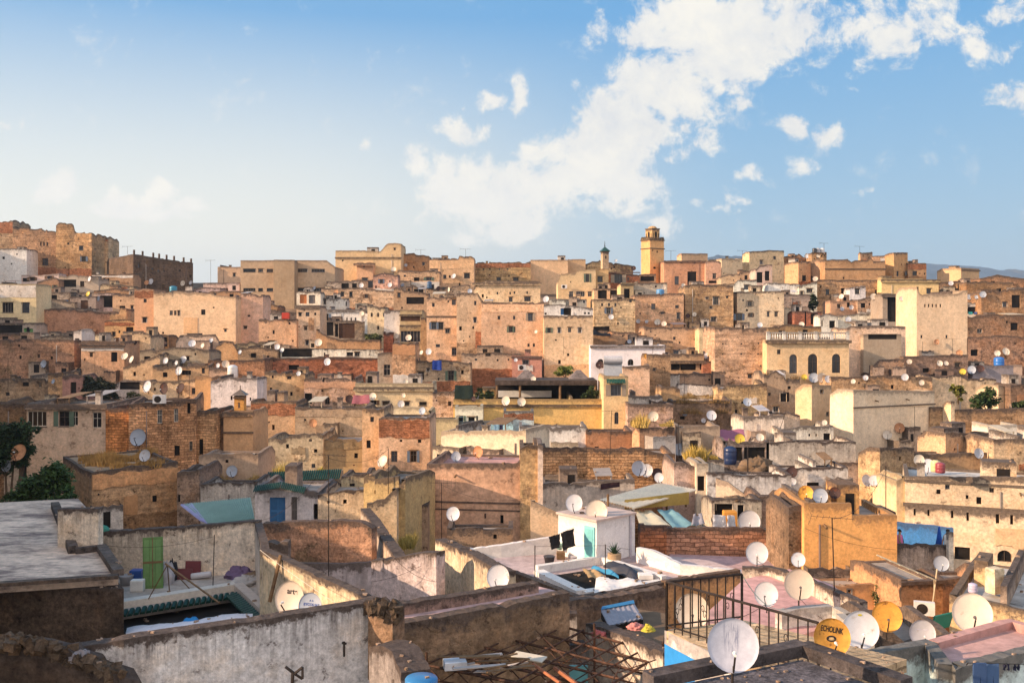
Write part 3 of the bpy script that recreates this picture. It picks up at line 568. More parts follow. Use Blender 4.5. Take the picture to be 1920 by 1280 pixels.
H('white back wall with a dark roof edge behind the blue door terrace',1030,1100,[(1030,560),(1100,561)],578,'w','wh','1093,563,4,5',d=150,D=3,jit=.02)
H('white house with dark arched windows left of the brown cube',1108,1247,[(1108,647),(1247,647)],704,(.76,.72,.67),'lime','1120,673,12,17,a;1148,670,14,16,a;1177,673,11,12,a',d=118,D=6,jit=.015,corn=[(648,.3,.2)])
H('long tan mudbrick wall house below the dish row',1208,1314,[(1208,612),(1314,614)],662,(.50,.285,.15),'rb','1262,631,5,6;1219,620,3,3;1273,640,3,4;1301,634,4,4',d=130,D=6,jit=.06)
H('lower tan house with a black tarpaulin roof',1111,1210,[(1111,618),(1160,622),(1210,620)],652,'t','rb','1113,612,30,17,k',d=133,D=5)
H('pale tan house beside the great adobe cube',1311,1343,[(1311,613),(1343,614)],676,'c','pl','',d=127,D=5,jit=.05)
H('great blank adobe cube with rows of putlog holes',1340,1437,[(1340,614),(1390,613),(1437,617)],720,(.50,.29,.17),'rb','1354,643,3,3;1389,643,3,3;1421,642,3,3;1354,662,3,3;1388,662,4,3;1420,662,3,3;1357,697,4,4;1402,701,8,8;1418,697,4,4;1425,684,3,3',d=114,D=7,jit=.07)
H('open terrace house with a dark wide opening and white roof slab',1255,1320,[(1255,662),(1320,664)],702,'e','pl','1258,678,18,16,k;1275,678,30,16,k;1312,676,4,17,k',d=117,D=5,corn=[(676,.35,.3)])
H('red brick stub house beside the great adobe cube',1318,1356,676,704,(.42,.19,.11),'rd','1338,685,7,6',d=116,D=4)
H('brown rubble cube house right of the white arched house',1213,1257,[(1213,664),(1257,665)],735,(.46,.28,.165),'rb','1225,690,4,4',d=108,D=5)
H('cream flat house behind the water heater',1168,1218,[(1168,688),(1218,684)],746,(.58,.40,.245),'pl','',d=105,D=4)
H('tan terrace wall with a rounded rubble top below the open terrace',1255,1356,[(1255,702),(1300,698),(1356,700)],726,'t','rb','',d=111,D=4,jit=.1)
H('yellow house with three tall arched windows and white balustrade roof',1438,1592,[(1438,637),(1592,635)],708,(.66,.47,.25),'sm','1480,664,15,36,a;1515,663,18,38,a;1560,663,16,36,a;1457,655,7,9',d=112,D=7,jit=.015,corn=[(638,.35,.35)],ph=.9)
H('pale house with peeling paint right of the arched windows',1588,1698,[(1588,612),(1640,610),(1698,612)],694,(.60,.44,.32),'pl','',d=119,D=6,jit=.05)
H('sloping white roof terrace cut into the pale peeling house',1619,1690,[(1619,626),(1688,626)],648,'g','sm','1622,627,64,9,k',d=118,D=1,jit=.02,ph=.2)
H('orange brown gabled wall below the pale peeling house',1630,1695,[(1630,700),(1632,692),(1650,673),(1692,674)],710,(.50,.27,.12),'rb','',d=113,D=3,jit=.04)
H('dark flat wall under the tall cream house',1694,1815,[(1694,668),(1815,664)],706,(.30,.2,.13),'dk','1730,690,12,8,k;1790,680,10,8',d=117,D=5,jit=.04)
H('brown rubble house with overgrown top left of balustrade house',1432,1500,[(1432,700),(1455,697),(1480,712),(1500,716)],770,(.37,.23,.14),'rb','1468,735,12,18,k;1440,736,5,6',d=100,D=5,jit=.15)
# ---- fourth tier
H('tan low house with a sheet roof and dim windows at the left edge',-30,120,[(-30,712),(60,709),(120,712)],766,(.44,.29,.19),'rb','42,716,12,8,k;72,717,6,9;10,735,8,7',d=104,D=5,jit=.06)
H('ochre rubble stub house between tan low house and red house',90,120,[(90,700),(120,698)],762,'t','rb','',d=103,D=4,jit=.1)
H('red plaster house with a white sill beneath its dark window',117,155,[(117,705),(155,704)],764,(.40,.17,.13),'pl','132,716,11,21,k',d=102,D=4)
H('blue-grey shaded lean-to house with torn metal roof',209,268,[(209,722),(230,712),(268,715)],752,(.36,.32,.34),'pl','224,716,40,14,k',d=106,D=4)
H('cream house with thin posts behind the dark dishes',262,370,[(262,715),(370,712)],756,'c','pl','359,727,7,12',d=104,D=5,jit=.02)
H('orange tan house edge beside the dark dishes',366,397,[(366,706),(397,704)],778,(.54,.27,.11),'pl','',d=101,D=4)
H('ochre block with a white water tank beside it',392,428,[(392,690),(428,690)],752,'t','pl','',d=107,D=4)
H('white cracked house with small windows behind the little cupola',395,482,[(395,712),(430,707),(482,709)],790,(.70,.64,.56),'wh','432,742,4,8;468,745,3,6;405,785,10,5',d=98,D=5,jit=.06)
H('plastered house with three framed windows and peeling grey render',50,200,[(50,757),(200,757)],872,(.56,.41,.30),'wh','51,771,36,28,f;110,771,20,28;134,771,12,27,f;173,773,17,29,f;171,852,18,7,k',d=78,D=9,jit=.02,corn=[(760,.3,.2)])
H('dark stained wall end behind the leafy tree at the left edge',-30,52,[(-30,757),(52,757)],860,'b','dk','',d=79,D=8,jit=.05)
H('orange brick corner house beside the block wall house',198,241,[(198,766),(241,765)],872,(.60,.25,.085),'bk','',d=77.6,D=7,jit=.02)
H('block wall house with two blue framed windows and rust dishes',241,368,[(241,757),(300,753),(368,748)],874,(.56,.32,.15),'bk','295,768,9,26,f;326,766,8,25,f;351,755,6,20,k;327,835,10,19,k;355,827,6,18',d=77,D=9,yaw=14,jit=.02)
H('lower block wall house with a narrow doorway',368,404,[(368,772),(404,769)],864,(.54,.33,.17),'bk','373,823,8,29,k;377,765,3,3',d=79,D=6)
H('orange prayer tower base with a small arched niche',419,474,[(419,770),(474,770)],854,(.50,.22,.055),'pl','',d=80,D=5,corn=[(772,.4,.15),(809,.15,.1)])
H('tan shaded wall beside the orange prayer tower',402,421,[(402,792),(421,790)],858,'b','rb','',d=80.6,D=4)
H('tan house with a grey buttress and an odd hole near centre left',496,572,[(496,697),(572,700)],762,(.52,.33,.18),'rb','505,742,16,6,k;509,704,4,5;538,705,8,6',d=102,D=5,jit=.07)
H('brown mudbrick house with an arched doorway near the centre left',570,668,[(570,712),(600,706),(668,709)],762,(.50,.31,.17),'rb','571,737,14,20,k;609,743,9,15,a',d=101,D=5,jit=.08)
H('cream house with a long dark roofline and three low windows',666,812,[(666,718),(812,718)],766,(.64,.53,.35),'sm','717,752,13,7;759,753,8,7;786,753,14,7;694,750,12,9',d=100,D=5,jit=.015,corn=[(725,.45,.25)])
H('ochre stub house left of the restaurant terrace',811,853,[(811,736),(853,732)],772,'t','rb','840,752,6,9;817,749,3,3',d=99,D=4)
H('brown stepped house with two slit windows left of centre',470,556,[(470,752),(556,750)],822,(.49,.30,.17),'rb','491,794,5,10;510,796,5,10;500,790,6,3',d=91,D=5,jit=.08)
H('grey tan house with putlog holes and a pale sloped parapet',553,683,[(553,763),(683,764)],822,(.46,.29,.185),'rb','570,785,4,4;641,806,3,3',d=90.6,D=6,jit=.06)
H('long yellow brown house with a raised left end and tiny windows',503,606,[(503,822),(540,818),(560,812),(606,812)],888,(.44,.30,.13),'pl','579,823,6,5;509,865,8,9;584,869,7,8',d=75.4,D=6,jit=.06)
H('lower yellow brown house with grimed coping right of the raised end',605,686,[(605,824),(686,823)],888,(.42,.285,.13),'pl','557,845,8,6',d=75.8,D=6,jit=.05)
H('slim tan tower with two dark windows beside the peach house',679,720,[(679,764),(720,766)],894,(.55,.37,.195),'pl','694,781,7,10;687,825,8,15;662,870,3,3',d=75,D=6,name='tower_house',jit=.04)
H('peach house front with two tall dark windows side by side',710,806,[(710,782),(806,782)],902,(.60,.375,.225),'rb','733,845,12,21;769,845,12,21',d=73,D=6,jit=.03)
H('bright cream roof parapet with dishes above the peach house',718,806,[(718,763),(795,763),(806,778)],790,(.70,.58,.38),'sm','',d=88,D=4,jit=.015,name='roof_wall',cat='wall')
H('cream yellow house in the gap right of the peach house',803,858,[(803,770),(812,785),(858,785)],852,(.60,.48,.27),'sm','',d=84,D=5,jit=.02)
H('bright cream wall house with a rust dish and a pale dish',827,986,[(827,808),(986,806)],872,(.70,.58,.41),'sm','840,806,2,3',d=71.5,D=5,yaw=-22,jit=.03)
H('pale blue roof terrace with washing above the cream wall',848,962,[(848,790),(962,788)],812,'u','pl','900,792,8,14,k;858,782,10,8,k',d=86,D=3,jit=.02,name='roof_wall',cat='wall')
H('pale blue rooftop room left of the restaurant tower',944,1001,[(944,770),(1001,770)],806,'u','pl','',d=88,D=4,jit=.02)
H('white rooftop room with small windows under the restaurant wall',853,905,[(853,761),(905,760)],796,(.70,.65,.57),'pl','860,779,9,10;878,782,12,8;893,762,3,26,k',d=91,D=3,jit=.03)
H('yellow restaurant building with an open roof terrace',850,1138,[(850,748),(1138,748)],812,(.66,.42,.16),'sm','884,787,12,8',d=94,D=12,jit=.01,corn=[(758,.3,.12)],ph=.6)
riad = H('cream restaurant tower with a green tiled window awning',1132,1178,[(1132,704),(1178,705)],812,(.70,.50,.27),'sm','1145,721,20,21;1152,772,8,23,a',d=92,D=6,jit=.01,name='tower_house')
H('white cracked roof wall house in front of the restaurant',974,1100,[(974,799),(1100,800)],842,(.74,.71,.67),'wh','',d=82,D=5,jit=.03)
H('rusty orange wall house right of the white cracked roof wall',1099,1186,[(1099,807),(1186,808)],846,(.46,.21,.085),'pl','1115,837,8,3',d=81.4,D=5,jit=.03)
H('orange house with a pale lit end and dry grass on its roof',1199,1265,[(1199,802),(1265,800)],848,(.54,.245,.085),'pl','',d=80,xl=1185,yaw=20,jit=.05)
H('brown brick house with grass and a dish right of the restaurant',1177,1262,[(1177,757),(1262,758)],806,(.40,.22,.12),'rb','',d=90,D=5,jit=.05)
H('white low parapet house right of the restaurant tower',1177,1242,[(1177,742),(1242,742)],764,(.68,.63,.56),'wh','',d=98,D=4,jit=.03)
H('tan ruin with an empty grassy yard on the right',1240,1275,[(1240,726),(1275,724)],760,'t','rb','',d=99,D=4,jit=.1)
H('white ruined yard wall with dry grass at its foot',1272,1360,[(1272,718),(1360,722)],746,(.64,.58,.51),'mo','',d=106,D=2,jit=.08,name='yard_wall',cat='wall')
H('dark earth terrace wall below the ruined yard',1262,1372,[(1262,752),(1372,750)],794,(.22,.15,.09),'dk','1275,780,9,6,k',d=95,D=4,jit=.1,name='terrace_wall',cat='wall')
H('tan rubble house with a tall aerial right of the ruined yard',1355,1438,[(1355,718),(1395,722),(1438,719)],782,(.50,.32,.19),'rb','1390,752,5,5',d=98,D=5,jit=.12)
H('grey tan plastered house with a pink awning beside it',1272,1350,[(1272,800),(1350,798)],846,(.40,.31,.245),'pl','',d=80.6,D=5,jit=.04)
H('white block house behind the pink awning',1394,1470,[(1394,782),(1470,778)],824,(.66,.57,.47),'wh','',d=87,D=5,jit=.03)
H('dark cluttered roof with a blue barrel in the right middle',1355,1442,[(1355,826),(1442,830)],890,(.28,.22,.18),'dk','1362,838,30,26,k;1395,838,40,24,k',d=76,D=4,jit=.1)
H('bright sunlit cream tower with two tiny windows',1522,1559,[(1522,721),(1559,722)],800,(.62,.44,.26),'sm','1538,731,5,6;1549,772,6,9',d=92,xl=1491,yaw=38,name='tower_house',jit=.015)
H('large pale cream house with a brilliant sunlit left side',1600,1752,[(1600,731),(1752,733)],832,(.60,.47,.325),'sm','',d=86,xl=1556,yaw=24,corn=[(763,.12,.1)],jit=.02)
H('long brown wall house behind the large pale cream house',1558,1748,[(1558,706),(1650,703),(1748,707)],742,(.38,.225,.13),'rb','',d=106,D=4,jit=.05)
H('pale ragged wall house left of the leafy bush',1740,1868,[(1740,704),(1800,706),(1868,712)],742,(.66,.50,.37),'mo','1846,717,3,7',d=107,D=4,jit=.08)
H('cream gate pillar house lit by the sun left of the right bush',1872,1902,[(1872,722),(1902,724)],766,(.68,.52,.34),'pl','',d=101,D=3,yaw=20,jit=.02)
H('brown mud wall at the far right edge behind the bush',1895,1970,[(1895,720),(1970,722)],772,'b','rb','',d=100,D=4,jit=.05)
H('long brown garden wall across the right edge',1788,1970,[(1788,768),(1970,764)],816,(.44,.265,.14),'rb','',d=89,D=3,jit=.03,name='garden_wall',cat='wall')
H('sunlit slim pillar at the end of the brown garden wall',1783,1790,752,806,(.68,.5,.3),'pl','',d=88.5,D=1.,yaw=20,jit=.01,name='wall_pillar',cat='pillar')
H('tan rubble house between pale cream house and slim pillar',1744,1786,[(1744,764),(1786,760)],812,(.44,.27,.15),'rb','',d=89.5,D=4,jit=.1)
H('white house with green roof tiles near the right edge',1852,1912,[(1852,796),(1912,797)],822,'w','pl','',d=86,D=4,jit=.01)
H('white flat house with a dark door below the sunlit cream tower',1465,1563,[(1465,804),(1500,799),(1563,799)],836,(.72,.66,.58),'wh','1516,813,4,5;1529,813,3,5;1544,812,13,15,k;1482,822,12,5,k',d=84,D=5,jit=.03)
H('pale brick cottage with dark window left of the white flat house',1437,1500,[(1437,776),(1480,774),(1500,780)],822,(.55,.44,.35),'mo','1450,762,10,10;1463,737,12,16,k',d=88,D=5,jit=.06)
H('long grey mouldy wall house in the right middle',1437,1605,[(1437,830),(1480,826),(1605,828)],888,(.50,.44,.38),'mo','',d=76,D=5,jit=.03)
H('square cream house with a sunlit left side and dark coped top',1650,1714,[(1650,839),(1714,839)],894,(.50,.32,.16),'rb','',d=73,xl=1609,yaw=30,jit=.03)
H('square tan house with black coping and a bright left side',1773,1864,[(1773,811),(1864,812)],856,(.52,.325,.19),'rb','',d=79,xl=1720,yaw=28,jit=.02)
H('brown house with a dark coping at the right edge',1863,1970,[(1863,823),(1970,822)],888,(.42,.235,.12),'rb','',d=75,D=5,jit=.02)
H('dark brown wall below the square tan house',1712,1866,[(1712,850),(1866,849)],888,(.33,.21,.12),'rb','',d=76,D=4,jit=.02,name='garden_wall',cat='wall')
H('low mouldy white wall with a dark window behind the orange dish',1470,1590,[(1470,878),(1590,874)],924,(.58,.52,.46),'mo','1513,904,23,7,k',d=68,D=4,jit=.03)
# ---- low houses that fill the gaps between the larger ones
H('low pale house with a dish between the dark fort and the white wall',352,412,[(352,546),(380,538),(412,540)],556,'q','wh','372,546,6,8,k',d=178,D=5)
H('low tan roofs house under the long low white wall',372,456,[(372,548),(420,545),(456,546)],572,'t','rb','430,551,8,7,k;400,550,5,5',d=170,D=6)
H('dark cluttered roof terrace below the large concrete building',440,560,[(440,572),(500,580),(560,586)],612,(.24,.18,.14),'dk','466,588,18,12,k;520,592,12,9,k',d=156,D=6)
H('tan rubble house below the concrete stair tower',452,520,[(452,566),(480,562),(520,572)],600,'b','rb','470,572,9,9,k',d=166,D=6)
H('low ochre house with a sheet roof behind the black awning terrace',176,262,[(176,545),(220,540),(262,546)],566,'t','rb','236,552,8,7,k;205,550,5,6',d=172,D=5)
H('small white house under the dark fort-like building',262,330,[(262,552),(300,548),(330,550)],566,'q','pl','280,555,6,7,k;312,554,5,5',d=168,D=4) if 0 else None
H('grey shed house in the gap above the rubble topped wall',64,140,[(64,566),(100,560),(140,566)],590,'g','pl','80,570,14,10,k',d=162,D=5)
H('dim ochre house in the gap left of the peach tower',196,256,[(196,602),(230,598),(256,600)],650,'t','rb','236,613,14,18,k;210,622,6,8',d=151,D=5)
H('brown low house below the white base wall',60,160,[(60,632),(110,628),(160,632)],652,'b','rb','90,637,8,7,k',d=138,D=6)
H('shaded brown house in the gap below the tan adobe house',446,520,[(446,655),(480,650),(520,656)],690,'b','rb','470,662,10,8,k;500,666,5,6',d=127,D=6)
H('grey house with a dark opening right of the rubble mound',440,500,[(440,645),(470,640),(500,648)],672,'g','pl','452,652,14,10,k',d=134,D=5)
H('brown house in the gap above the balustrade house',1440,1540,[(1440,614),(1480,608),(1540,612)],640,'b','rb','1460,620,8,9;1505,618,10,10,k',d=140,D=7)
H('rubble house in the gap below the pale peeling house',1560,1640,[(1560,696),(1600,690),(1640,700)],716,'t','rb','',d=110.5,D=4) if 0 else None
H('brown terrace house in the gap behind the white arched house',1180,1262,[(1180,640),(1220,636),(1262,640)],668,'t','rb','1240,646,8,8,k',d=127,D=5)
H('low brown roofs in the gap left of the bright stepped block',1385,1420,[(1385,512),(1420,506)],530,'b','rb','1396,516,6,8,k',d=186,D=5)
H('brown roof house right of the lone cream block',1838,1925,[(1838,521),(1870,516),(1925,522)],545,'b','dk','1858,527,8,7,k',d=181,D=6)
H('dark roof house before the lone cream block',1730,1840,[(1730,530),(1790,527),(1840,531)],556,'b','rb','1790,538,9,8,k',d=176,D=5)
H('brown house filling the gap right of the tall cream house',1810,1880,[(1810,606),(1880,602)],640,'b','dk','1850,612,9,10,k',d=150,D=5)
# ground sheet: the valley floor and the hill under the houses, then level country
GT = [(2,-16),(15,-17),(30,-16.5),(50,-16.5),(75,-17.5),(95,-17.5),(115,-14.5),(135,-9.5),(150,-5.5),(165,-2),(180,1.5),(200,5.5),(215,8),(240,9),(275,3),(330,-20),(450,-40),(9000,-60)]
def ground_z(x, y): return lerp_tab(GT, y)+(1.2*mn.noise(Vector((x*.03, y*.03, 0))) if y < 300 else 0)
gv, gf = [], []
gys = list(range(2, 280, 6))+[300, 340, 450, 800, 2000, 5000, 6800]; gxs = [-6800, -3000, -900, -300]+list(range(-180, 181, 8))+[300, 900, 3000, 6800]
for y in gys:
    for x in gxs: gv.append((x, y, ground_z(x, y)))
n = len(gxs)
for j in range(len(gys)-1):
    for i in range(n-1): gf.append((j*n+i, j*n+i+1, (j+1)*n+i+1, (j+1)*n+i))
g = mesh_obj('ground', gv, gf, 'ground', color=(.2,.135,.085)); tag(g, 'bare earth ground under the houses of the old town', None, kind='structure')
# ================================================================== near roofs and terraces
H('house with dry grass growing on its flat roof and grimed broken walls',172,334,[(172,884),(250,875),(334,865)],990,(.46,.265,.14),'rb','183,925,4,4',d=62,xl=118,yaw=36,ph=.12,jit=.04,roof='b',bd=.1)
H('brown stained stub wall house right of the grass roofed house',332,374,[(332,884),(374,880)],960,(.36,.25,.18),'dk','333,927,5,14,k',d=63,D=5)
H('tan wall house with a grimed top above the dry grass ledge',373,484,[(373,853),(420,850),(484,850)],915,(.46,.31,.19),'pl','',d=69,D=5,jit=.05)
H('black topped parapet house behind the green corrugated sheet',376,482,[(376,908),(430,902),(482,903)],960,(.50,.44,.37),'mo','',d=60,D=4,jit=.03)
H('whitewashed rooftop room with dark blue and black doors',478,597,[(478,914),(520,908),(570,914),(597,922)],990,(.66,.63,.60),'wh','505,932,30,52,b;546,931,11,50,n;588,944,8,30,k',d=55,D=6,jit=.02,roof='g')
H('peeling cream stub house right of the blue doors',596,690,[(596,928),(640,920),(690,918)],992,(.60,.47,.35),'mo','613,938,5,6,k;643,936,7,8,k',d=54.4,D=6,jit=.05)
H('low grey roofed house with a straw coloured parapet in the middle',640,690,[(640,893),(690,888)],935,(.44,.36,.22),'mo','655,906,10,6,k',d=60,D=4)
H('yellow tower with a white stain and black grimed top',682,760,[(682,893),(720,897),(760,888)],1012,(.64,.41,.15),'pl','702,918,2,8,k;747,915,2,11,k',d=52,D=5,yaw=-14,jit=.08,name='tower_house')
H('low yellow wall house at the foot of the stained tower',688,744,[(688,945),(720,938),(744,915)],1010,(.62,.42,.20),'pl','',d=50.6,D=1,jit=.06,ph=.1)
H('cream house with a boarded brown window between tower and peach house',758,803,[(758,890),(803,893)],1000,(.56,.42,.29),'pl','768,904,15,25,n',d=60,D=5,jit=.08)
H('low rubble roof house under the boarded window',758,802,[(758,958),(780,946),(802,948)],1012,(.42,.29,.18),'mo','',d=54,D=4,jit=.06)
H('big blank orange pink house with a pale coping in the centre',800,977,[(800,869),(977,867)],1016,(.56,.29,.155),'pl','908,962,3,10,k;938,965,6,16,k',d=57,D=7,yaw=-7,jit=.015,corn=[(938,.1,.04),(952,.08,.03)],roof='p')
H('tall rubble pier beside the big blank orange pink house',975,1010,[(975,838),(990,832),(1010,834)],1020,(.42,.25,.13),'rb','',d=56,D=5,jit=.06,name='pier')
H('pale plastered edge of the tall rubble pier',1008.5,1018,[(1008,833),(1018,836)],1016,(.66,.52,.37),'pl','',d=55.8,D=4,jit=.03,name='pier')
H('low brown wall house with a framed hatch on its roof',838,962,[(838,990),(905,988),(906,992),(962,992)],1040,(.36,.24,.155),'rb','',d=49,D=3,jit=.03)
H('block wall house with bare mortar courses behind three pale dishes',1017,1266,[(1017,838),(1090,838),(1130,842),(1160,840),(1200,838),(1240,850),(1266,852)],925,(.50,.30,.17),'bk','',d=70,D=6,jit=.04)
H('whitewashed lower wall house under the block wall',1017,1190,[(1017,906),(1100,903),(1190,898)],990,(.66,.57,.48),'wh','',d=65,D=4,jit=.03)
H('peach house end with a ragged top right of the block wall',1264,1308,[(1264,868),(1280,866),(1308,878)],950,(.60,.40,.28),'pl','',d=63,D=5,jit=.05)
H('cream doorway house with a tall black door opening',1306,1328,[(1306,868),(1328,868)],948,(.64,.52,.36),'pl','1308,892,13,28,k',d=62.4,D=4,jit=.02)
H('pale ledge house with dry grass tufts on its top',1300,1358,[(1300,864),(1358,862)],890,(.62,.54,.42),'mo','',d=66,D=4,jit=.04)
H('long white mottled terrace wall right of the black door opening',1326,1484,[(1326,886),(1400,892),(1484,888)],962,(.66,.61,.56),'mo','',d=62,D=4,jit=.03,name='terrace_wall',cat='wall')
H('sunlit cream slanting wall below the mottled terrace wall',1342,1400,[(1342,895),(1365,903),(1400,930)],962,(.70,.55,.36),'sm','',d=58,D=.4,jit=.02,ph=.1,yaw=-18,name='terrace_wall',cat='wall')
H('dark open shed with a rubbish covered flat roof',1335,1428,[(1335,938),(1380,934),(1428,938)],985,(.52,.44,.36),'mo','1340,944,34,30,k;1383,946,12,28,k',d=53,D=3,jit=.02,name='shed',cat='shed')
H('rubble house end left of the orange dish',1424,1484,[(1424,928),(1455,932),(1484,938)],1000,(.38,.24,.15),'rb','',d=54,D=4,jit=.06)
H('red brick garden wall of pale blocks with a red top course',1249,1484,[(1249,990),(1484,988)],1052,(.52,.28,.18),'bk','',d=49.5,D=.6,jit=.03,ph=.1,name='garden_wall',cat='wall')
H('bare orange red brick stub wall at the end of the garden wall',1200,1250,[(1200,984),(1250,987)],1045,(.46,.17,.075),'bk','',d=49,D=.8,jit=.03,ph=.1,name='garden_wall',cat='wall')
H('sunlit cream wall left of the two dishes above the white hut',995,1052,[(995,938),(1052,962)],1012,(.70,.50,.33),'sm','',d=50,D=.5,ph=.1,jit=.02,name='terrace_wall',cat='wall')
H('large orange rendered house with a thin aerial before it',1508,1682,[(1508,943),(1596,943),(1598,966),(1682,966)],1118,(.64,.32,.105),'sm','',d=44,D=5,jit=.015,ph=.3)
H('dark rubble end wall of the large orange rendered house',1479,1509,[(1479,952),(1509,946)],1075,(.22,.14,.09),'dk','',d=44.4,D=4,jit=.04)
H('low orange extension with a rusty stain at the orange house foot',1545,1692,[(1545,1100),(1692,1092)],1150,(.60,.31,.12),'sm','1590,1105,5,6',d=41,D=2,jit=.015,ph=.2)
H('white mouldy parapet room behind the orange rendered house',1594,1680,[(1594,945),(1634,944),(1636,948),(1680,960)],985,(.62,.53,.44),'mo','',d=48,D=3,jit=.03)
H('cream upper storey with a slanting dotted cornice at the right edge',1697,1960,[(1697,893),(1960,893)],950,(.62,.44,.25),'pl','1772,908,9,9;1855,914,9,9',d=60,D=7,yaw=-21,jit=.02,roof='w',corn=[(941,.22,.2),(898,.12,.1)])
H('tan brick lower storey with narrow slit windows at the right edge',1697,1960,[(1697,945),(1960,966)],1092,(.54,.36,.21),'rb','1713,953,4,13,k;1739,955,4,12,k;1783,957,5,14,k;1812,960,5,16,k;1867,963,7,18,k;1894,965,6,18,k;1790,1024,29,24,k;1870,1030,27,22,a',d=59.5,D=2,yaw=-21,jit=.01,ph=.05)
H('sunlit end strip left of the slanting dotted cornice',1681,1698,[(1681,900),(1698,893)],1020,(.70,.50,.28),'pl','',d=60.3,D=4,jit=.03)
H('bright blue terrace wall with washing beside two people',1676,1788,[(1676,978),(1788,990)],1040,(.09,.34,.66),'sm','',d=52.5,D=.4,ph=.1,jit=.02,name='terrace_wall',cat='wall')
H('black stained parapet in front of the bright blue terrace wall',1676,1786,[(1676,1019),(1786,1021)],1075,(.40,.30,.24),'mo','',d=49,D=.4,ph=.1,jit=.03,name='parapet_wall',cat='wall')
H('slim white pillar at the end of the stained parapet',1779,1788,998,1072,(.70,.62,.50),'pl','',d=48.6,D=.3,ph=.05,jit=.01,name='wall_pillar',cat='pillar')
H('small orange brown house with a brown coping and dark door',1690,1768,[(1690,1087),(1768,1089)],1185,(.50,.27,.12),'pl','1694,1088,21,58,k',d=39,D=4,yaw=10,jit=.01,corn=[(1089,.14,.16)],ph=.15)
H('reddish brown side wall right of the small orange brown house',1766,1862,[(1766,1088),(1862,1075)],1135,(.42,.23,.13),'pl','',d=40.5,D=3,jit=.02)
H('sunlit cream house with a pale weathered flat roof at the right edge',1780,1985,[(1780,1112),(1985,1158)],1215,(.68,.46,.22),'pl','',d=35.5,D=7,yaw=-33,jit=.02,ph=.06,roof='w',bd=.05)
H('shadowed brown terrace house between the orange dish and blue wall',1655,1790,[(1655,1180),(1700,1196),(1790,1190)],1260,(.26,.18,.13),'dk','',d=28,D=4,jit=.06)

def zone(name, label, cat, at, group=None): return empty(name, at, 0., label, cat, group)
def wall(root, name, pts, zb, th=.3, col=(.5,.4,.3), mat='pl', jit=.03, inset=None):
    """free-standing wall: pts = (px, py, depth) along its top"""
    rr = rnd(root.get('label', '')+name+str(pts[0])); W = [P(*p) for p in pts]; q = []
    for a, b in zip(W, W[1:]):
        n = max(1, round((b-a).length/.2))
        for i in range(n): q.append(a.lerp(b, i/n))
    q.append(W[-1]); mb = MB()
    nrm = []
    for i in range(len(q)):
        d = q[min(i+1, len(q)-1)]-q[max(i-1, 0)]; d.z = 0; d.normalize(); v = Vector((-d.y, d.x, 0))
        if v.y < 0: v = -v
        nrm.append(v*th)
    q = [Vector((p.x, p.y, p.z+rr.gauss(0, jit*.3)-(rr.uniform(.5, 2.5)*jit if rr.random() < .1 else 0))) for p in q]
    for i in range(len(q)-1):
        a, b, na, nb = q[i], q[i+1], nrm[i], nrm[i+1]
        A, B = Vector((a.x, a.y, zb)), Vector((b.x, b.y, zb))
        dr = [a.z-zb, b.z-zb, 0., 0.]
        mb.quad(A, B, b, a, dr); mb.quad(a, b, b+nb, a+na, [0.]*4); mb.quad(B+nb, A+na, a+na, b+nb, [b.z-zb, a.z-zb, 0., 0.])
    for i in (0, -1):
        a = q[i]; A = Vector((a.x, a.y, zb)); mb.quad(A, A+nrm[i], a+nrm[i], a, [a.z-zb, a.z-zb, 0., 0.])
    return mb.build(name, mat, root, tone(col), off=root.location)
def slab(root, name, pxs, z, th=.15, col=(.4,.35,.3), mat='roof'):
    pts = [PZ(x, y, z)-root.location for x, y in pxs]
    mb = MB(); mb.prism(pts, (0, 0, -th)); return mb.build(name, mat, root, col)
def sheet(root, name, q, th, col, mat, corr=0., n=1, off=None):
    """four-cornered sheet (a near-left, b near-right, c far-right, d far-left), optionally corrugated across"""
    a, b, c, d = [Vector(p) for p in q]; nn = (b-a).cross(d-a).normalized(); mb = MB(); m = max(2, n); nv = 6
    rows = []
    for i in range(m+1):
        u = i/m; h = corr*math.sin(u*math.pi*m*.5*2) if corr else 0.
        h = corr*(1 if i % 2 else -1)
        rows.append([(a.lerp(b, u).lerp(d.lerp(c, u), k/nv)+nn*h) for k in range(nv+1)])
    vs = [p for r in rows for p in r]; k = nv+1; fs = [(i*k+j, (i+1)*k+j, (i+1)*k+j+1, i*k+j+1) for i in range(m) for j in range(nv)]
    mb.add(vs, fs); mb.add([v-nn*th for v in vs], [f[::-1] for f in fs])
    return mb.build(name, mat, root, col, off=(off if off is not None else (root.location if root else None)))

# --- the grey roof at the lower left
z = zone('house', 'dark brown house with a weathered pale grey flat roof at the lower left', 'house', P(60, 1090, 32))
slab(z, 'roof', [(-120,1102),(222,1079),(192,1031),(166,955),(146,934),(-120,948)], -8.6, .3, (.66,.50,.38), 'oldroof')
m = MB(); a, b = P(-120,1112,31.9), P(231,1106,31.9)
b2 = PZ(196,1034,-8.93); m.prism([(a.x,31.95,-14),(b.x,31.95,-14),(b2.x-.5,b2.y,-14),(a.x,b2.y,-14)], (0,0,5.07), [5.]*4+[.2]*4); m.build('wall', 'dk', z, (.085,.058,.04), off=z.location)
def coping(root, pts, zz, w, h, col, mat='dk', name='coping'):
    mb = MB(); Q = [PZ(x, y, zz) for x, y in pts]
    for a, b in zip(Q, Q[1:]):
        d = b-a; n = Vector((-d.y, d.x, 0)).normalized()*w
        mb.prism([a-n*.5, b-n*.5, b+n*.5, a+n*.5], (0, 0, h), [0.6]*8)
    return mb.build(name, mat, root, col, off=root.location)
coping(z, [(103,952),(137,1037)], -8.59, .34, .28, (.10,.08,.07)); coping(z, [(141,1037),(190,1031)], -8.585, .25, .2, (.10,.08,.07))
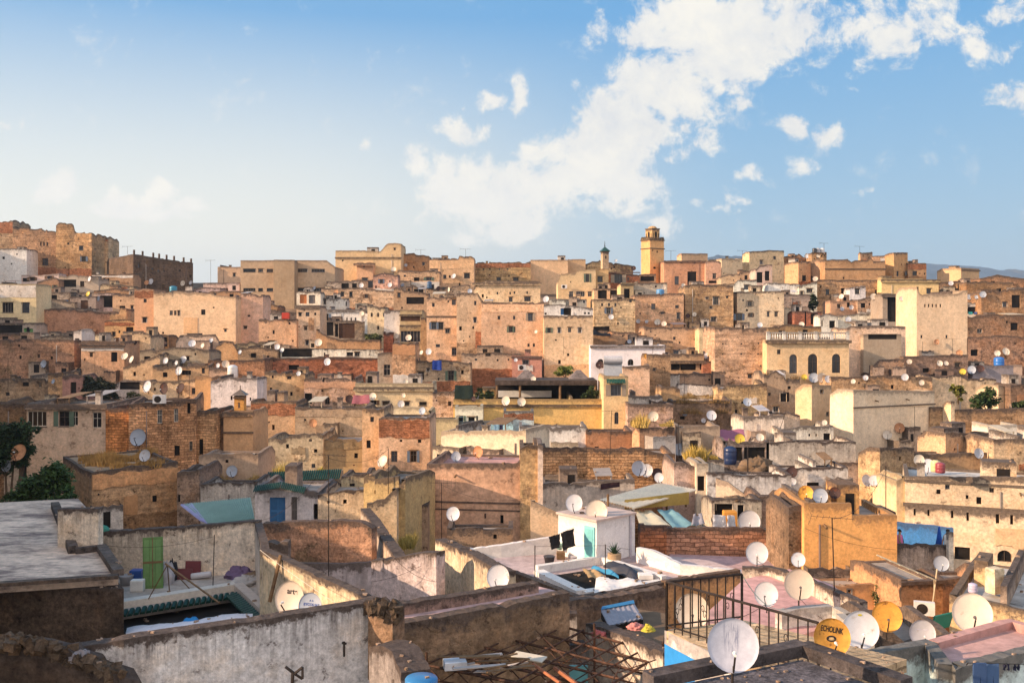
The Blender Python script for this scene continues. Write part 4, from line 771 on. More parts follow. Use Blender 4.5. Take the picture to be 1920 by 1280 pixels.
coping(z, [(190,1031),(222,1079)], -8.58, .35, .22, (.13,.105,.09)); coping(z, [(222,1083),(-120,1106)], -8.59, .3, .12, (.13,.10,.08))
wall(z, 'parapet_wall', [(108,954,36.4),(184,953,36.2)], -9., .35, (.66,.56,.44), 'mo', .015)
# --- terrace with the green door and the green-tiled courtyard
z = zone('house', 'terrace house with a mouldy white back wall and a green tiled courtyard', 'house', P(350, 1120, 36))
wall(z, 'terrace_wall', [(186,996,41.5),(300,990,41.3),(486,976,41.)], -13, .35, (.68,.58,.46), 'mo', .02)
wall(z, 'side_wall', [(478,980,41.),(488,1015,36.5),(491,1040,34.8)], -13, .3, (.62,.52,.42), 'mo', .03)
slab(z, 'terrace_floor', [(150,1150),(232,1146),(441,1113),(505,1168),(600,1168),(500,1075),(200,1085)], -10.9, .3, (.42,.36,.31), 'roof')
def curb(root, pts, zz, w, h, col, name='courtyard_curb'): return coping(root, pts, zz, w, h, col, 'lime', name)
curb(z, [(225,1138),(441,1104)], -10.899, .45, .25, (.66,.60,.52)); curb(z, [(446,1104),(520,1172)], -10.898, .4, .25, (.5,.42,.36))
m = MB(); m.prism([PZ(x, y, -11.35) for x, y in ((215,1152),(441,1120),(530,1190),(530,1240),(215,1240))], (0, 0, -.02)); m.build('courtyard_shade', 'void', z, off=z.location)  # black sheet paints the deep shade of the courtyard
def tiles(root, a, b, out, n, col, name='tile_row'):
    mb = MB(); a, b, out = Vector(a), Vector(b), Vector(out); st = (b-a)/n; r = st.length*.46
    for i in range(n):
        c = a+st*(i+.5); vs, fs = [], []; u = st.normalized()
        for j, q in enumerate((Vector((0,0,.0)), out)):
            for k in range(7):
                t = math.pi*k/6; vs.append(c+q+u*math.cos(t)*r*(1-.1*j)+Vector((0,0,1))*math.sin(t)*r*.95)
        for k in range(6): fs.append((k, k+1, 8+k, 7+k))
        fs.append(tuple(range(7, 14)))
        mb.add(vs, fs)
    o = mb.build(name, 'tile', root, col, off=root.location); return o
tiles(z, PZ(230,1146,-10.85), PZ(441,1112,-10.85), (.04,-.34,-.12), 19, (.01,.042,.03)); tiles(z, PZ(443,1112,-10.8), PZ(500,1166,-10.8), (-.4,-.06,-.14), 17, (.01,.042,.03))
# --- mouldy white wall along the bottom
z = zone('wall', 'big mouldy white wall with black drip stains along the bottom left', 'wall', P(450, 1170, 23.5))
wall(z, 'wall_face', [(120,1217,22.),(232,1198,22.),(480,1162,23.4),(697,1128,24.9)], -13, .4, (.84,.77,.71), 'mo', .015)
wall(z, 'broken_end', [(690,1128,24.6),(704,1136,24.4),(736,1146,24.2)], -9.2, .6, (.30,.18,.10), 'dk', .06)
wall(z, 'rounded_buttress', [(692,1212,23.6),(712,1206,23.3),(735,1222,22.8),(752,1262,22.)], -12, .7, (.30,.26,.24), 'mo', .05)
m = MB(); 
def bar(mb, p, q, r, n=5): mb.tube(P(*p), P(*q), r, n)
bar(m, (535,1249,21.6), (552,1262,21.6), .035); bar(m, (552,1262,21.6), (567,1250,21.6), .035); bar(m, (567,1250,21.6), (567,1272,21.6), .03); bar(m, (567,1272,21.6), (546,1258,21.6), .03); bar(m, (549,1258,21.6), (547,1290,21.6), .04); bar(m, (567,1262,21.6), (567,1262,23.4), .03)
m.build('iron_bracket', 'iron', z, off=z.location)
m = MB(); bar(m, (645,1202,24.2), (645,1230,24.2), .03); bar(m, (641,1204,24.2), (650,1206,24.2), .03); bar(m, (645,1206,24.2), (645,1206,24.9), .025); m.build('wall_bracket', 'iron', z, off=z.location)
z = zone('wall', 'dark crumbling rubble wall in the bottom left corner', 'wall', P(100, 1230, 21))
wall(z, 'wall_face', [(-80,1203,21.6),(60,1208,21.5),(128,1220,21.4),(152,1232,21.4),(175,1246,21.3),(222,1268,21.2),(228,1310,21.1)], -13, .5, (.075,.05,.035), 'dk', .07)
# --- rubble courtyard in the left middle
z = zone('house', 'roofless courtyard house of rubble and lavender white walls', 'house', P(650, 1100, 38))
wall(z, 'back_wall', [(484,981,42.3),(560,978,42.),(640,976,41.8),(676,978,41.6),(697,990,41.4)], -10.55, .45, (.52,.285,.17), 'rb', .04)
wall(z, 'back_wall_render', [(560,1056,41.),(640,1056,40.9),(700,1052,40.6)], -14, .2, (.63,.55,.55), 'wh', .015)
wall(z, 'lavender_wall', [(696,1050,38.6),(740,1046,38.),(790,1036,37.5),(818,1036,37.)], -14, .5, (.60,.50,.49), 'mo', .03)
wall(z, 'diagonal_wall', [(676,953,50),(694,975,46.5),(716,1010,42.),(742,1046,38.4)], -12, .5, (.46,.36,.28), 'mo', .05)
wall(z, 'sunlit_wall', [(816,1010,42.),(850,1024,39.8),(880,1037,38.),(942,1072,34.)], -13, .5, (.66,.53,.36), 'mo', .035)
wall(z, 'corner_stub', [(498,1016,37.),(540,1015,37.)], -9.6, .5, (.24,.18,.14), 'dk', .05)
wall(z, 'cream_wall', [(487,1029,35.),(545,1056,32.8),(620,1090,30.6),(716,1135,28.1)], -13, .35, (.68,.55,.36), 'mo', .02)
slab(z, 'courtyard_floor', [(500,1165),(760,1160),(880,1120),(820,1040),(500,1040)], -12.4, .2, (.36,.28,.24), 'ground')
m = MB(); bar(m, (526,1040,33.4), (505,1128,33.), .07); m.build('leaning_pole', 'wood', z, off=z.location)
# --- pink strip roof with a dark rubble front
z = zone('house', 'long dark rubble house with a narrow pink roof strip in the lower middle', 'house', P(900, 1150, 27.5))
wall(z, 'front_wall', [(734,1172,25.8),(820,1158,26.5),(960,1132,27.8),(1068,1110,29.)], -14, .4, (.27,.175,.10), 'rb', .03)
slab(z, 'roof', [(734,1178),(1062,1112),(1000,1096),(718,1142)], -8.45, .25, (.56,.38,.36), 'pinkroof')
wall(z, 'back_parapet', [(716,1136,27.2),(820,1122,28.),(900,1110,28.7),(1010,1092,29.8)], -14, .35, (.36,.24,.19), 'mo', .03)
# --- the white terrace with the hut
z = zone('house', 'white terrace house with a rooftop hut and a tarpaulin covered courtyard', 'house', P(1120, 1070, 44)); WT = z
zf = -11.6
slab(z, 'terrace_floor', [(880,1075),(960,1075),(1085,1124),(1255,1097),(1400,1072),(1330,1050),(1195,1035),(1000,1040),(880,1050)], zf, .3, (.48,.37,.35), 'pinkroof')
wall(z, 'back_wall', [(866,1030,47.5),(940,1022,47.6),(1000,1012,47.8),(1056,1004,48.)], -13.5, .3, (.80,.76,.73), 'lime', .02)
wall(z, 'left_parapet', [(876,1046,44.5),(962,1072,42.),(1020,1094,40.6),(1087,1121,39.)], -15, .3, (.35,.22,.13), 'dk', .03)
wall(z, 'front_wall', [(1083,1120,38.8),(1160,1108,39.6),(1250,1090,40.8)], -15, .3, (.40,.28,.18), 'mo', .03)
wall(z, 'front_wall_sunny', [(1249,1089,40.6),(1320,1078,42.),(1388,1068,43.)], -15, .3, (.58,.32,.13), 'pl', .03)  # brighter orange paints the sun onto this half of the front wall
wall(z, 'right_wall', [(1193,1026,46.),(1222,1032,45.2),(1250,1045,44.4),(1275,1058,43.8),(1320,1062,43.4),(1390,1070,43.)], -13, .25, (.80,.76,.72), 'lime', .015)
# hut: box turned so that its sunny left side shows
th = R(42); hd = 45.6; hx = (1119-960)/F*hd; ux, uy = Vector((math.cos(th), math.sin(th), 0)), Vector((-math.sin(th), math.cos(th), 0))
hb = Vector((hx, hd, zf)); hw, hdp, hh = 2.75, 2.6, (600-978)/F*hd-zf
MT = Matrix.Translation(hb) @ Matrix.Rotation(th, 4, 'Z')
m = MB(); m.box(0, hw, 0, hdp, 0, hh, M4=MT); m.build('hut', 'lime', z, (.80,.77,.75), off=z.location)
m = MB(); m.box(-.12, hw+.05, -.08, hdp+.05, hh+.003, hh+.1, M4=MT); m.build('hut_roof', 'lime', z, (.70,.55,.48), off=z.location)
m = MB(); m.box(-.06, -.003, .12, .78, .02, 1.75, M4=MT); dr = m.build('door', 'paint', z, (.22,.55,.56), off=z.location)
m = MB(); m.box(-.075, -.062, .2, .7, .15, .8, M4=MT); m.box(-.075, -.062, .2, .7, .95, 1.62, M4=MT); m.build('door_panel', 'paint', dr, (.17,.47,.49), off=z.location)
m = MB(); m.tube(MT@Vector((hw*.86,-.07,0)), MT@Vector((hw*.86,-.07,hh)), .05, 8); m.build('drain_pipe', 'paint', z, (.5,.46,.5), off=z.location)
curb(z, [(1006,1074),(1125,1056)], zf+.003, .3, .35, (.74,.70,.66)); curb(z, [(1128,1056),(1245,1094)], zf+.004, .3, .35, (.74,.70,.66)); curb(z, [(1010,1078),(1090,1117)], zf+.005, .5, .25, (.74,.70,.66)); curb(z, [(1094,1117),(1240,1097)], zf+.006, .5, .22, (.74,.70,.66))
m = MB(); m.prism([PZ(x, y, zf+.02) for x, y in ((1040,1078),(1122,1065),(1225,1095),(1110,1110))], (0,0,-.012)); m.build('courtyard_shade', 'void', z, off=z.location)  # black sheet above the floor paints the shade of a courtyard
# --- pink terraces right of the white one
z = zone('house', 'low pink terrace roof between the brick garden wall and the sunny wall', 'house', P(1320, 1055, 47))
slab(z, 'roof', [(1255,1040),(1290,1064),(1400,1072),(1470,1062),(1480,1046),(1255,1038)], -12., .4, (.46,.31,.30), 'pinkroof')
z = zone('house', 'pink roof terrace with several dishes and a sunlit white side wall', 'house', P(1480, 1130, 33)); 
slab(z, 'roof', [(1250,1215),(1395,1085),(1480,1066),(1560,1096),(1640,1150),(1500,1190),(1400,1210)], -10., .4, (.60,.34,.31), 'pinkroof')
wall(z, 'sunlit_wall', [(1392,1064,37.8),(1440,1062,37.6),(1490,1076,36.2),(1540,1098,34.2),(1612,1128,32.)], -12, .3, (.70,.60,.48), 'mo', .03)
wall(z, 'low_white_wall', [(1466,1150,31.),(1500,1140,31.4),(1562,1136,31.6)], -12, .3, (.72,.67,.62), 'sm', .015)
wall(z, 'white_corner', [(1560,1137,31.6),(1585,1150,30.4),(1614,1172,28.6),(1640,1205,26.6)], -12, .3, (.74,.68,.60), 'sm', .015)
# --- terrace with the iron railing
z = zone('house', 'sunlit tiled terrace house with a bright blue and white side wall', 'house', P(1350, 1200, 19)); zt = -6.4
slab(z, 'terrace_floor', [(1250,1181),(1391,1161),(1700,1235),(1590,1275),(1480,1262),(1372,1240)], zt, .25, (.62,.47,.30), 'bk')
wall(z, 'white_wall', [(1246,1181,19.9),(1300,1207,19.),(1375,1243,17.9)], -6.7, .3, (.74,.71,.67), 'sm', .005)
wall(z, 'white_corner', [(1303,1238,19.06),(1376,1276,17.95)], -12, .3, (.74,.71,.67), 'sm', .003)
wall(z, 'blue_wall', [(1246,1206,20.),(1304,1236,19.1)], -12, .3, (.015,.20,.52), 'paint', .003)
def railing(root, name, a, b, h, n, deco=False):
    mb = MB(); a, b = Vector(a), Vector(b); up = Vector((0,0,h))
    mb.tube(a+up, b+up, .03, 6); mb.tube(a+Vector((0,0,.1)), b+Vector((0,0,.1)), .018, 5)
    for i in range(n+1):
        p = a.lerp(b, i/n); mb.tube(p, p+up, .03 if i in (0, n) else .015, 5)
    u = (b-a).normalized()
    for i in range(n):
        if i % 3 != 1: continue
        c = a.lerp(b, (i+.5)/n)
        for s in (-1, 1):
            pts = []
            for k in range(14):
                t = k/13*2.2*math.pi; r = .07*(1-k/18)
                pts.append(c+u*(s*(.0+.05+r*math.cos(t)*.7))+Vector((0,0,.45+s*.1+r*math.sin(t)*1.4)))
            for p, q in zip(pts, pts[1:]): mb.tube(p, q, .008, 4)
    return mb.build(name, 'iron', root, off=root.location if root else None)
ra, rb_, rc_ = PZ(1250,1181,zt), PZ(1391,1164,zt), PZ(1534,1272,zt)
zr_ = zone('railing', 'dark iron balustrade railing with scroll work round the tiled terrace', 'railing', ra)
railing(zr_, 'back_rail', ra, rb_, 1., 9); railing(zr_, 'front_rail', ra, rc_, 1., 17)
# --- dark roof at the bottom right
z = zone('house', 'dark grey gravel roof with a raised coping at the bottom right', 'house', P(1480, 1250, 15.5)); zd = -5.5
slab(z, 'roof', [(1225,1292),(1505,1236),(1690,1304),(1660,1420),(1225,1420)], zd-.2, .4, (.11,.098,.105), 'gravel')
coping(z, [(1215,1286),(1505,1224)], zd-.2, .3, .2, (.10,.085,.085)); coping(z, [(1505,1225),(1700,1296)], zd-.202, .3, .2, (.10,.085,.085))
m = MB(); Q = [PZ(x, y, zd-.62) for x, y in ((1228,1294),(1505,1240),(1690,1306),(1660,1420),(1228,1420))]; m.prism(Q, (0, 0, -6), [4.]*10); m.build('wall', 'dk', z, (.25,.2,.17), off=z.location)
# --- pale blue house with the pink roof
z = zone('house', 'pale blue washed house with a pink roof at the bottom right corner', 'house', P(1800, 1230, 21))
BL = (.56,.68,.78)
wall(z, 'left_wall', [(1580,1243,20.4),(1660,1222,21.),(1756,1204,21.7)], -12, .3, BL, 'wh', .02)
wall(z, 'front_wall', [(1756,1205,21.65),(1792,1252,20.3),(1860,1238,20.7),(1990,1206,21.8)], -12, .3, BL, 'wh', .02)
slab(z, 'roof', [(1762,1216),(1795,1256),(1990,1212),(1990,1170),(1900,1166)], -7.5, .25, (.48,.29,.255), 'pinkroof')
wall(z, 'back_parapet', [(1760,1204,21.9),(1830,1184,22.6),(1898,1165,23.3),(1915,1170,23.),(1990,1185,22.4)], -9, .25, (.42,.235,.205), 'pinkroof', .01)
# --- ruin with the iron trellis at the bottom centre
z = zone('house', 'ruined courtyard house under a rusty iron trellis at the bottom centre', 'house', P(1020, 1230, 27))
slab(z, 'courtyard_floor', [(760,1330),(1300,1330),(1260,1180),(1080,1140),(760,1220)], -12.2, .2, (.10,.08,.065), 'ground')
wall(z, 'peeling_wall', [(1098,1166,30.),(1140,1180,28.6),(1190,1200,27.),(1243,1224,25.2)], -14, .45, (.60,.50,.40), 'mo', .05)
wall(z, 'dark_wall', [(1050,1128,31.6),(1150,1118,32.6),(1252,1100,33.6)], -14, .4, (.30,.20,.13), 'rb', .05)
wall(z, 'pale_pier', [(1010,1165,31.),(1052,1150,31.2),(1082,1150,31.2)], -14, .4, (.55,.48,.42), 'mo', .03)
wall(z, 'inner_wall', [(1000,1215,29.),(1100,1205,29.6)], -14, .3, (.34,.28,.25), 'mo', .04)
slab(z, 'rubble_roof', [(1105,1172),(1240,1218),(1252,1150),(1160,1135)], -9.6, .2, (.16,.125,.1), 'ground')
m = MB(); m.box(P(1068,1240,27.6).x, P(1102,1240,27.6).x, 27.6, 27.7, -12, P(0,1248,27.6).z); m.build('door', 'paint', z, (.12,.33,.36), off=z.location)
M['rustiron'] = plain_mat('rusty_iron', (.07,.035,.022), .85, .6, 7., .0, stain=((.16,.065,.03),2.,.55))
zr_ = zone('trellis', 'rusty iron lattice trellis spanning the ruined courtyard', 'trellis', P(1020, 1225, 26))
m = MB(); c00, c10, c11, c01 = PZ(800,1246,-9.3), PZ(1105,1308,-9.3), PZ(1243,1226,-9.3), PZ(1000,1158,-9.3)
def bil(u, v, dz=0.): return c00.lerp(c10, u).lerp(c01.lerp(c11, u), v)+Vector((0,0,dz))
rr = rnd('trellis')
for i in range(6):
    v = i/5
    m.tube(bil(0, v), bil(1, v), .038, 5); m.tube(bil(0, v, -.35), bil(1, v, -.35), .03, 5)
    for k in range(10): m.tube(bil(k/10, v, -.35 if k % 2 else 0), bil((k+1)/10, v, 0 if k % 2 else -.35), .018, 4)
for i in range(8): u = i/7; m.tube(bil(u, -.02, .03), bil(u+rr.uniform(-.05, .05), 1.02, .03), .028, 5)
for i in range(9): u, v = rr.random(), rr.random(); m.tube(bil(u, v, .05), bil(u+rr.uniform(-.4, .4), v+rr.uniform(-.5, .5), rr.uniform(-.3, .35)), .016, 4)
for u, v in ((0,0),(0,1),(1,1),(1,0),(.5,1)): m.tube(bil(u, v, -2.5), bil(u, v, .35), .035, 5)
m.build('lattice', 'rustiron', zr_, off=zr_.location)
m = MB(); bar(m, (1050,1280,24.), (1000,1245,26.), .05); bar(m, (1085,1285,23.6), (1040,1252,25.6), .06); m.build('rusty_pipe', 'rust', zr_, (.30,.11,.05), off=zr_.location)
# tin roof and its yellow screen
z = zone('canopy', 'patched straw coloured tin canopy over a yellow screen', 'canopy', P(1210, 925, 59))
sheet(z, 'tin_sheet', [P(1122,936,57), P(1186,952,55.4), P(1306,917,60), P(1236,904,63)], .06, (.78,.65,.47), 'metal', .03, 26)
sheet(z, 'yellow_screen', [P(1172,955,56.6), P(1292,945,58.6), P(1292,922,58.6), P(1172,937,56.6)], .04, (.38,.28,.08), 'cloth', .01, 8)
for x, y, d in ((1140,985,56),(1250,962,59),(1286,950,59.6)):
    m = MB(); m.tube(P(x, y, d), P(x, 926, d), .07, 6); m.build('post', 'wood', z, off=z.location)
z = zone('canopy', 'green corrugated sheet roof sloping over a yard on the left', 'canopy', P(420, 960, 47))
sheet(z, 'corrugated_sheet', [P(392,982,45.5), P(478,972,46.5), P(470,932,52), P(345,944,51)], .03, (.24,.36,.31), 'metal', .035, 60)
sheet(z, 'lilac_sheet', [P(376,975,46.4), P(391,982,45.45), P(360,942.5,51), P(338,945,51.2)], .03, (.34,.32,.52), 'metal', .02, 8)
# restaurant terrace
M['thatch'] = plain_mat('dark_thatch', None, .95, .5, 3., bump=.8)
z = zone('pavilion', 'long dark thatched pavilion with two pointed vents on the restaurant terrace', 'pavilion', P(1030, 747, 97))
m = MB(); a, b = P(928, 722, 96), P(1120, 722, 96)
m.box(a.x, b.x, 96, 101, P(0,722,96).z, P(0,713,96).z); m.build('thatch_roof', 'thatch', z, (.075,.055,.045), off=z.location)
for px in (987, 1085):
    c = P(px, 711, 98.5); m = MB(); n = 4; m.prism([c+Vector((-1,-1,0)), c+Vector((1,-1,0)), c+Vector((1,1,0)), c+Vector((-1,1,0))], (0,0,.15))
    vs = [c+Vector((q*1., w_*1., .15)) for q, w_ in ((-1,-1),(1,-1),(1,1),(-1,1))]+[c+Vector((q*.22, w_*.22, .95)) for q, w_ in ((-1,-1),(1,-1),(1,1),(-1,1))]
    m.add(vs, [(0,1,5,4),(1,2,6,5),(2,3,7,6),(3,0,4,7),(4,5,6,7)]); m.build('roof_vent', 'thatch', z, (.17,.14,.13), off=z.location)
for px in (932, 975, 1050, 1116):
    m = MB(); m.tube(P(px, 752, 96.2), P(px, 720, 96.2), .12, 6); m.build('post', 'wood', z, off=z.location)
m = MB(); a, b = P(930,738,100), P(1034,738,100); m.box(a.x, b.x, 99.8, 100, P(0,744,100).z, P(0,732,100).z); m.build('white_screen', 'cloth', z, (.7,.68,.64), off=z.location)
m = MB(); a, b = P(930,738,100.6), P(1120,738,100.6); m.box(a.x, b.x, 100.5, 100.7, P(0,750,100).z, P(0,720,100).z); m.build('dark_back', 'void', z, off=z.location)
ba = [h for h in HOUSES if 'white balustrade roof' in h['root']['label']][0]
m = MB(); W_ = ba['W']; zz = ba['zr']+.9
m.box(0, W_, -.02, .2, zz+.75, zz+.9); m.box(0, W_, -.02, .2, zz+.02, zz+.12)
for i in range(34): x = W_*(i+.5)/34; m.tube((x,.09,zz+.1), (x,.09,zz+.42), .04, 6, .1); m.tube((x,.09,zz+.42), (x,.09,zz+.76), .1, 6, .04)
for i in range(6): x = .15+(W_-.3)*i/5; m.box(x-.18, x+.18, -.05, .24, zz, zz+1.)
m.build('balustrade', 'sm', ba['root'], (.74,.70,.64))
z = zone('awning', 'green tiled awning over the restaurant tower window', 'awning', P(1155, 712, 91.5))
tiles(z, P(1137,711,91.95), P(1172,711,91.95), (0,-.55,-.35), 12, (.012,.07,.05))
z = zone('awning', 'long green glazed tile roof edge in front of the yellow brown house', 'awning', P(570, 892, 66))
tiles(z, P(502,886,66), P(641,880,66.6), (0,-.9,-.5), 34, (.01,.042,.03)); m = MB(); m.prism([P(500,888,66.2), P(641,882,66.8), P(641,882,66.8)+Vector((0,.6,0)), P(500,888,66.2)+Vector((0,.6,0))], (0,0,-1.6)); m.build('eave', 'pl', z, (.35,.27,.2), off=z.location)
z = zone('awning', 'short green tile roof edge over the blue door room', 'awning', P(525, 908, 54.5))
tiles(z, P(478,911,54.6), P(528,904,54.8), (0,-.5,-.25), 14, (.01,.042,.03)); tiles(z, P(529,904,54.8), P(574,914,54.4), (0,-.5,-.25), 13, (.01,.042,.03))
# pink awnings, tarpaulins
def cloth(name, label, cat, q, col, sag=.1, n=8, mat='cloth'):
    a, b, c, d = [P(*p) for p in q]; rr = rnd(label); nn = (b-a).cross(d-a).normalized(); mb = MB(); vs = []
    for i in range(n+1):
        for j in range(n+1):
            u, v = i/n, j/n; vs.append(a.lerp(b, u).lerp(d.lerp(c, u), v)+nn*(rr.gauss(0, .02)+.05*math.sin(u*9+rr.random()))-Vector((0,0,sag*math.sin(math.pi*u)*math.sin(math.pi*v))))
    fs = [(i*(n+1)+j, (i+1)*(n+1)+j, (i+1)*(n+1)+j+1, i*(n+1)+j+1) for i in range(n) for j in range(n)]
    k = len(vs); mb.add(vs, fs); mb.add([v-nn*.015 for v in vs], [f[::-1] for f in fs])
    o = mb.build(name, mat, None, col, True, off=a); o.location = a
    return tag(o, label, cat)
cloth('awning', 'faded pink awning beside the grey tan plastered house', 'awning', [(1349,827,79.6),(1398,824,80.6),(1394,804,83),(1349,806,83)], (.30,.11,.16), .15)
cloth('awning', 'pink sheet on the roof left of the cream dark roofline house', 'awning', [(659,757,99),(694,756,99),(692,740,99.6),(663,741,99.6)], (.32,.11,.13), .05)
cloth('tarpaulin', 'black tarpaulin panel hanging above the restaurant wall', 'tarpaulin', [(852,748,93.8),(888,748,93.8),(886,722,94.2),(853,722,94.2)], (.015,.025,.02), .05)
cloth('rug', 'blue rug with a pale centre hanging on the brown wall', 'rug', [(810,693,114.5),(828,694,114.5),(828,676,114.5),(811,675,114.5)], (.025,.06,.30), .0)
cloth('tarpaulin', 'black sheet sagging over the lower tan house roof', 'tarpaulin', [(1112,628,131),(1146,630,131),(1142,621,134),(1112,613,134)], (.02,.018,.02), .2)
cloth('tarpaulin', 'white and pink tarpaulin along the edge of the green tiled courtyard', 'tarpaulin', [(234,1200,31.2),(472,1163,32.4),(474,1149,34.),(238,1178,33.)], (.66,.62,.64), -.15, 16)
cloth('tarpaulin', 'bright blue end of the tarpaulin over the courtyard', 'tarpaulin', [(340,1170,32.9),(372,1166,33.2),(372,1161,33.6),(345,1163,33.5)], (.03,.22,.5), -.15)
z = zone('hut', 'low grey sheet hut with a blue upper edge on the rubble roof', 'hut', P(1160, 1172, 29.6))
sheet(z, 'sloping_sheet', [P(1142,1172,29.4), P(1206,1158,30.2), P(1190,1131,31.4), P(1127,1143,30.8)], .04, (.24,.235,.27), 'metal', .012, 14)
sheet(z, 'blue_edge', [P(1127,1142,30.75), P(1190,1130,31.35), P(1188,1124,31.6), P(1129,1136,31.)], .05, (.04,.18,.36), 'metal', .0, 2)
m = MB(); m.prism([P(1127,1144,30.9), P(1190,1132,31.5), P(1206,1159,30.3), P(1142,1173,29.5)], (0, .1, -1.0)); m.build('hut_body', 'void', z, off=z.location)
cloth('tarpaulin', 'teal net and yellow boards laid on the roof before the tin canopy', 'tarpaulin', [(1262,990,51),(1306,985,52.5),(1262,955,57.5),(1232,956,57)], (.20,.36,.38), .0)
cloth('board', 'faded yellow board beside the teal net on the low roof', 'board', [(1200,985,51.2),(1258,985,51.5),(1222,956,57),(1190,958,56.6)], (.60,.52,.36), .0)
cloth('tarpaulin', 'grey crumpled sheet bundle on the terrace left of the white cloth', 'tarpaulin', [(1296,985,52),(1322,982,52.4),(1316,962,53.2),(1300,964,53)], (.30,.28,.30), .0)
cloth('bed_sheet', 'white sheet hanging beside the pale dish on the terrace', 'sheet', [(1336,991,51.6),(1362,988,51.8),(1360,966,51.9),(1337,964,51.7)], (.74,.72,.72), .0)
cloth('bed_sheet', 'second white cloth draped over the orange box', 'sheet', [(1363,991,51.4),(1380,990,51.6),(1377,966,51.7),(1364,965,51.5)], (.74,.72,.72), .0)
cloth('tarpaulin', 'blue rolled tarpaulin over the white terrace courtyard', 'tarpaulin', [(1108,1066,43.6),(1160,1082,42.3),(1160,1077,42.6),(1112,1061,43.9)], (.05,.24,.42), -.15)
cloth('tarpaulin', 'shiny black plastic roll behind the blue one on the white terrace', 'tarpaulin', [(1130,1062,44.2),(1196,1087,42.2),(1200,1074,42.8),(1140,1053,44.8)], (.03,.03,.04), -.35, 12, 'plastic')
cloth('tarpaulin', 'crumpled white sheet over the front of the white terrace courtyard', 'tarpaulin', [(1114,1112,39.7),(1226,1097,40.8),(1192,1086,41.9),(1118,1082,42.2)], (.74,.70,.66), -.12, 14)
cloth('mat', 'brown mat beside the white sheet on the courtyard', 'mat', [(1104,1083,42.1),(1136,1080,42.3),(1118,1068,43.3),(1092,1066,43.4)], (.36,.24,.12), -.05)
cloth('carpet', 'dark carpet hung on the whitewashed wall under the block wall', 'carpet', [(1126,918,64.6),(1162,912,64.6),(1162,903,64.6),(1126,907,64.6)], (.05,.025,.03), .0)

# --- unseen slope added left of the picture, shaped to cast shade
hv, hf = [], []; HT = [(10,-5.5),(40,-1.8),(64,-1.),(80,-2.),(110,1),(150,8),(210,20),(270,22)]; hys = list(range(8, 290, 6))
for yv in hys:
    e = .56*yv+4
    for xo, f in ((0,0.),(3,1.),(14,1.15),(40,1.2),(120,.6),(260,.0)):
        g0 = lerp_tab(GT, yv)-2; hv.append((-e-xo, yv, g0+(lerp_tab(HT, yv)-g0)*f+mn.noise(Vector((xo*.1, yv*.07, 2)))*1.2*f))
for j in range(len(hys)-1):
    for i in range(5): k = j*6+i; hf.append((k, k+6, k+7, k+1))
tag(mesh_obj('hillside', hv, hf, 'ground'), 'unseen earth slope added on the left to cast shade', None, kind='structure')

# loose rubble along the broken dark wall and the corner of the mouldy wall
rr = rnd('rubble'); m = MB()
for i in range(340):
    k = rr.random(); px = -20+250*k if i < 240 else rr.uniform(690, 748); py = (1206+max(0, px-60)*.36 if i < 240 else 1138+(px-690)*.2)+rr.gauss(0, 6); d_ = (21.4+rr.uniform(-.2, .5)) if i < 240 else 24.4+rr.uniform(-.2,.5)
    c = P(px, py, d_); q = rr.uniform(.03, .13); Mx = Matrix.Translation(c) @ Matrix.Rotation(rr.uniform(0, 6), 4, Vector((rr.random(), rr.random(), rr.random()+.1)).normalized())
    vs = [Mx@Vector((x*q*rr.uniform(.6,1.2), y*q*rr.uniform(.6,1.2), z_*q*rr.uniform(.5,1.))) for x in (-1,1) for y in (-1,1) for z_ in (-1,1)]
    m.add(vs, [(0,1,3,2),(4,6,7,5),(0,4,5,1),(2,3,7,6),(0,2,6,4),(1,5,7,3)])
o = m.build('rubble', 'dk', None, (.13,.09,.06), off=P(60,1210,21.4)); o.location = P(60,1210,21.4); tag(o, 'loose stones along the crumbling wall at the bottom', None, kind='stuff')
# ================================================================== minarets, small towers, far mountains
mi = H('tall square minaret with a crenellated top and a small lantern',1219,1245,449,524,(.64,.36,.14),'pl','1225,500,5,4,k;1231,470,3,4,k;1223,468,2,3,k',d=198,xl=1202,yaw=33,name='minaret',cat='minaret',jit=.01,ph=.3,bd=.29)
W_, D_, zt_ = mi['W'], mi['D'], mi['zr']+.3
m = MB(); m.box(-.14, W_+.14, -.14, D_+.14, zt_-1.9, zt_-1.72); m.box(-.16, W_+.16, -.16, D_+.16, zt_-.12, zt_+.06); m.build('cornice', 'pl', mi['root'], (.50,.33,.14))
m = MB(); n = 7
for i in range(n):
    x = W_*(i+.5)/n; y = D_*(i+.5)/n
    for (px, py) in ((x, .02), (x, D_-.02), (.02, y), (W_-.02, y)):
        m.box(px-.16, px+.16, py-.14, py+.14, zt_+.06, zt_+.42); m.box(px-.08, px+.08, py-.07, py+.07, zt_+.42, zt_+.66)
m.build('merlons', 'pl', mi['root'], (.45,.29,.13))
lw = 2.05; cx, cy = W_/2, D_/2; lz = zt_-.28
m = MB(); m.box(cx-lw/2, cx+lw/2, cy-lw/2, cy+lw/2, lz, lz+2.55); m.box(cx-lw/2-.1, cx+lw/2+.1, cy-lw/2-.1, cy+lw/2+.1, lz+2.55, lz+2.72)
lan = m.build('lantern', 'pl', mi['root'], (.60,.38,.17))
m = MB(); vs = []; n = 10
for j in range(5):
    r = lw*.46*math.cos(j/4*math.pi/2*.96); z_ = lz+2.72+.55*math.sin(j/4*math.pi/2)
    vs += [(cx+r*math.cos(2*math.pi*i/n), cy+r*math.sin(2*math.pi*i/n), z_) for i in range(n)]
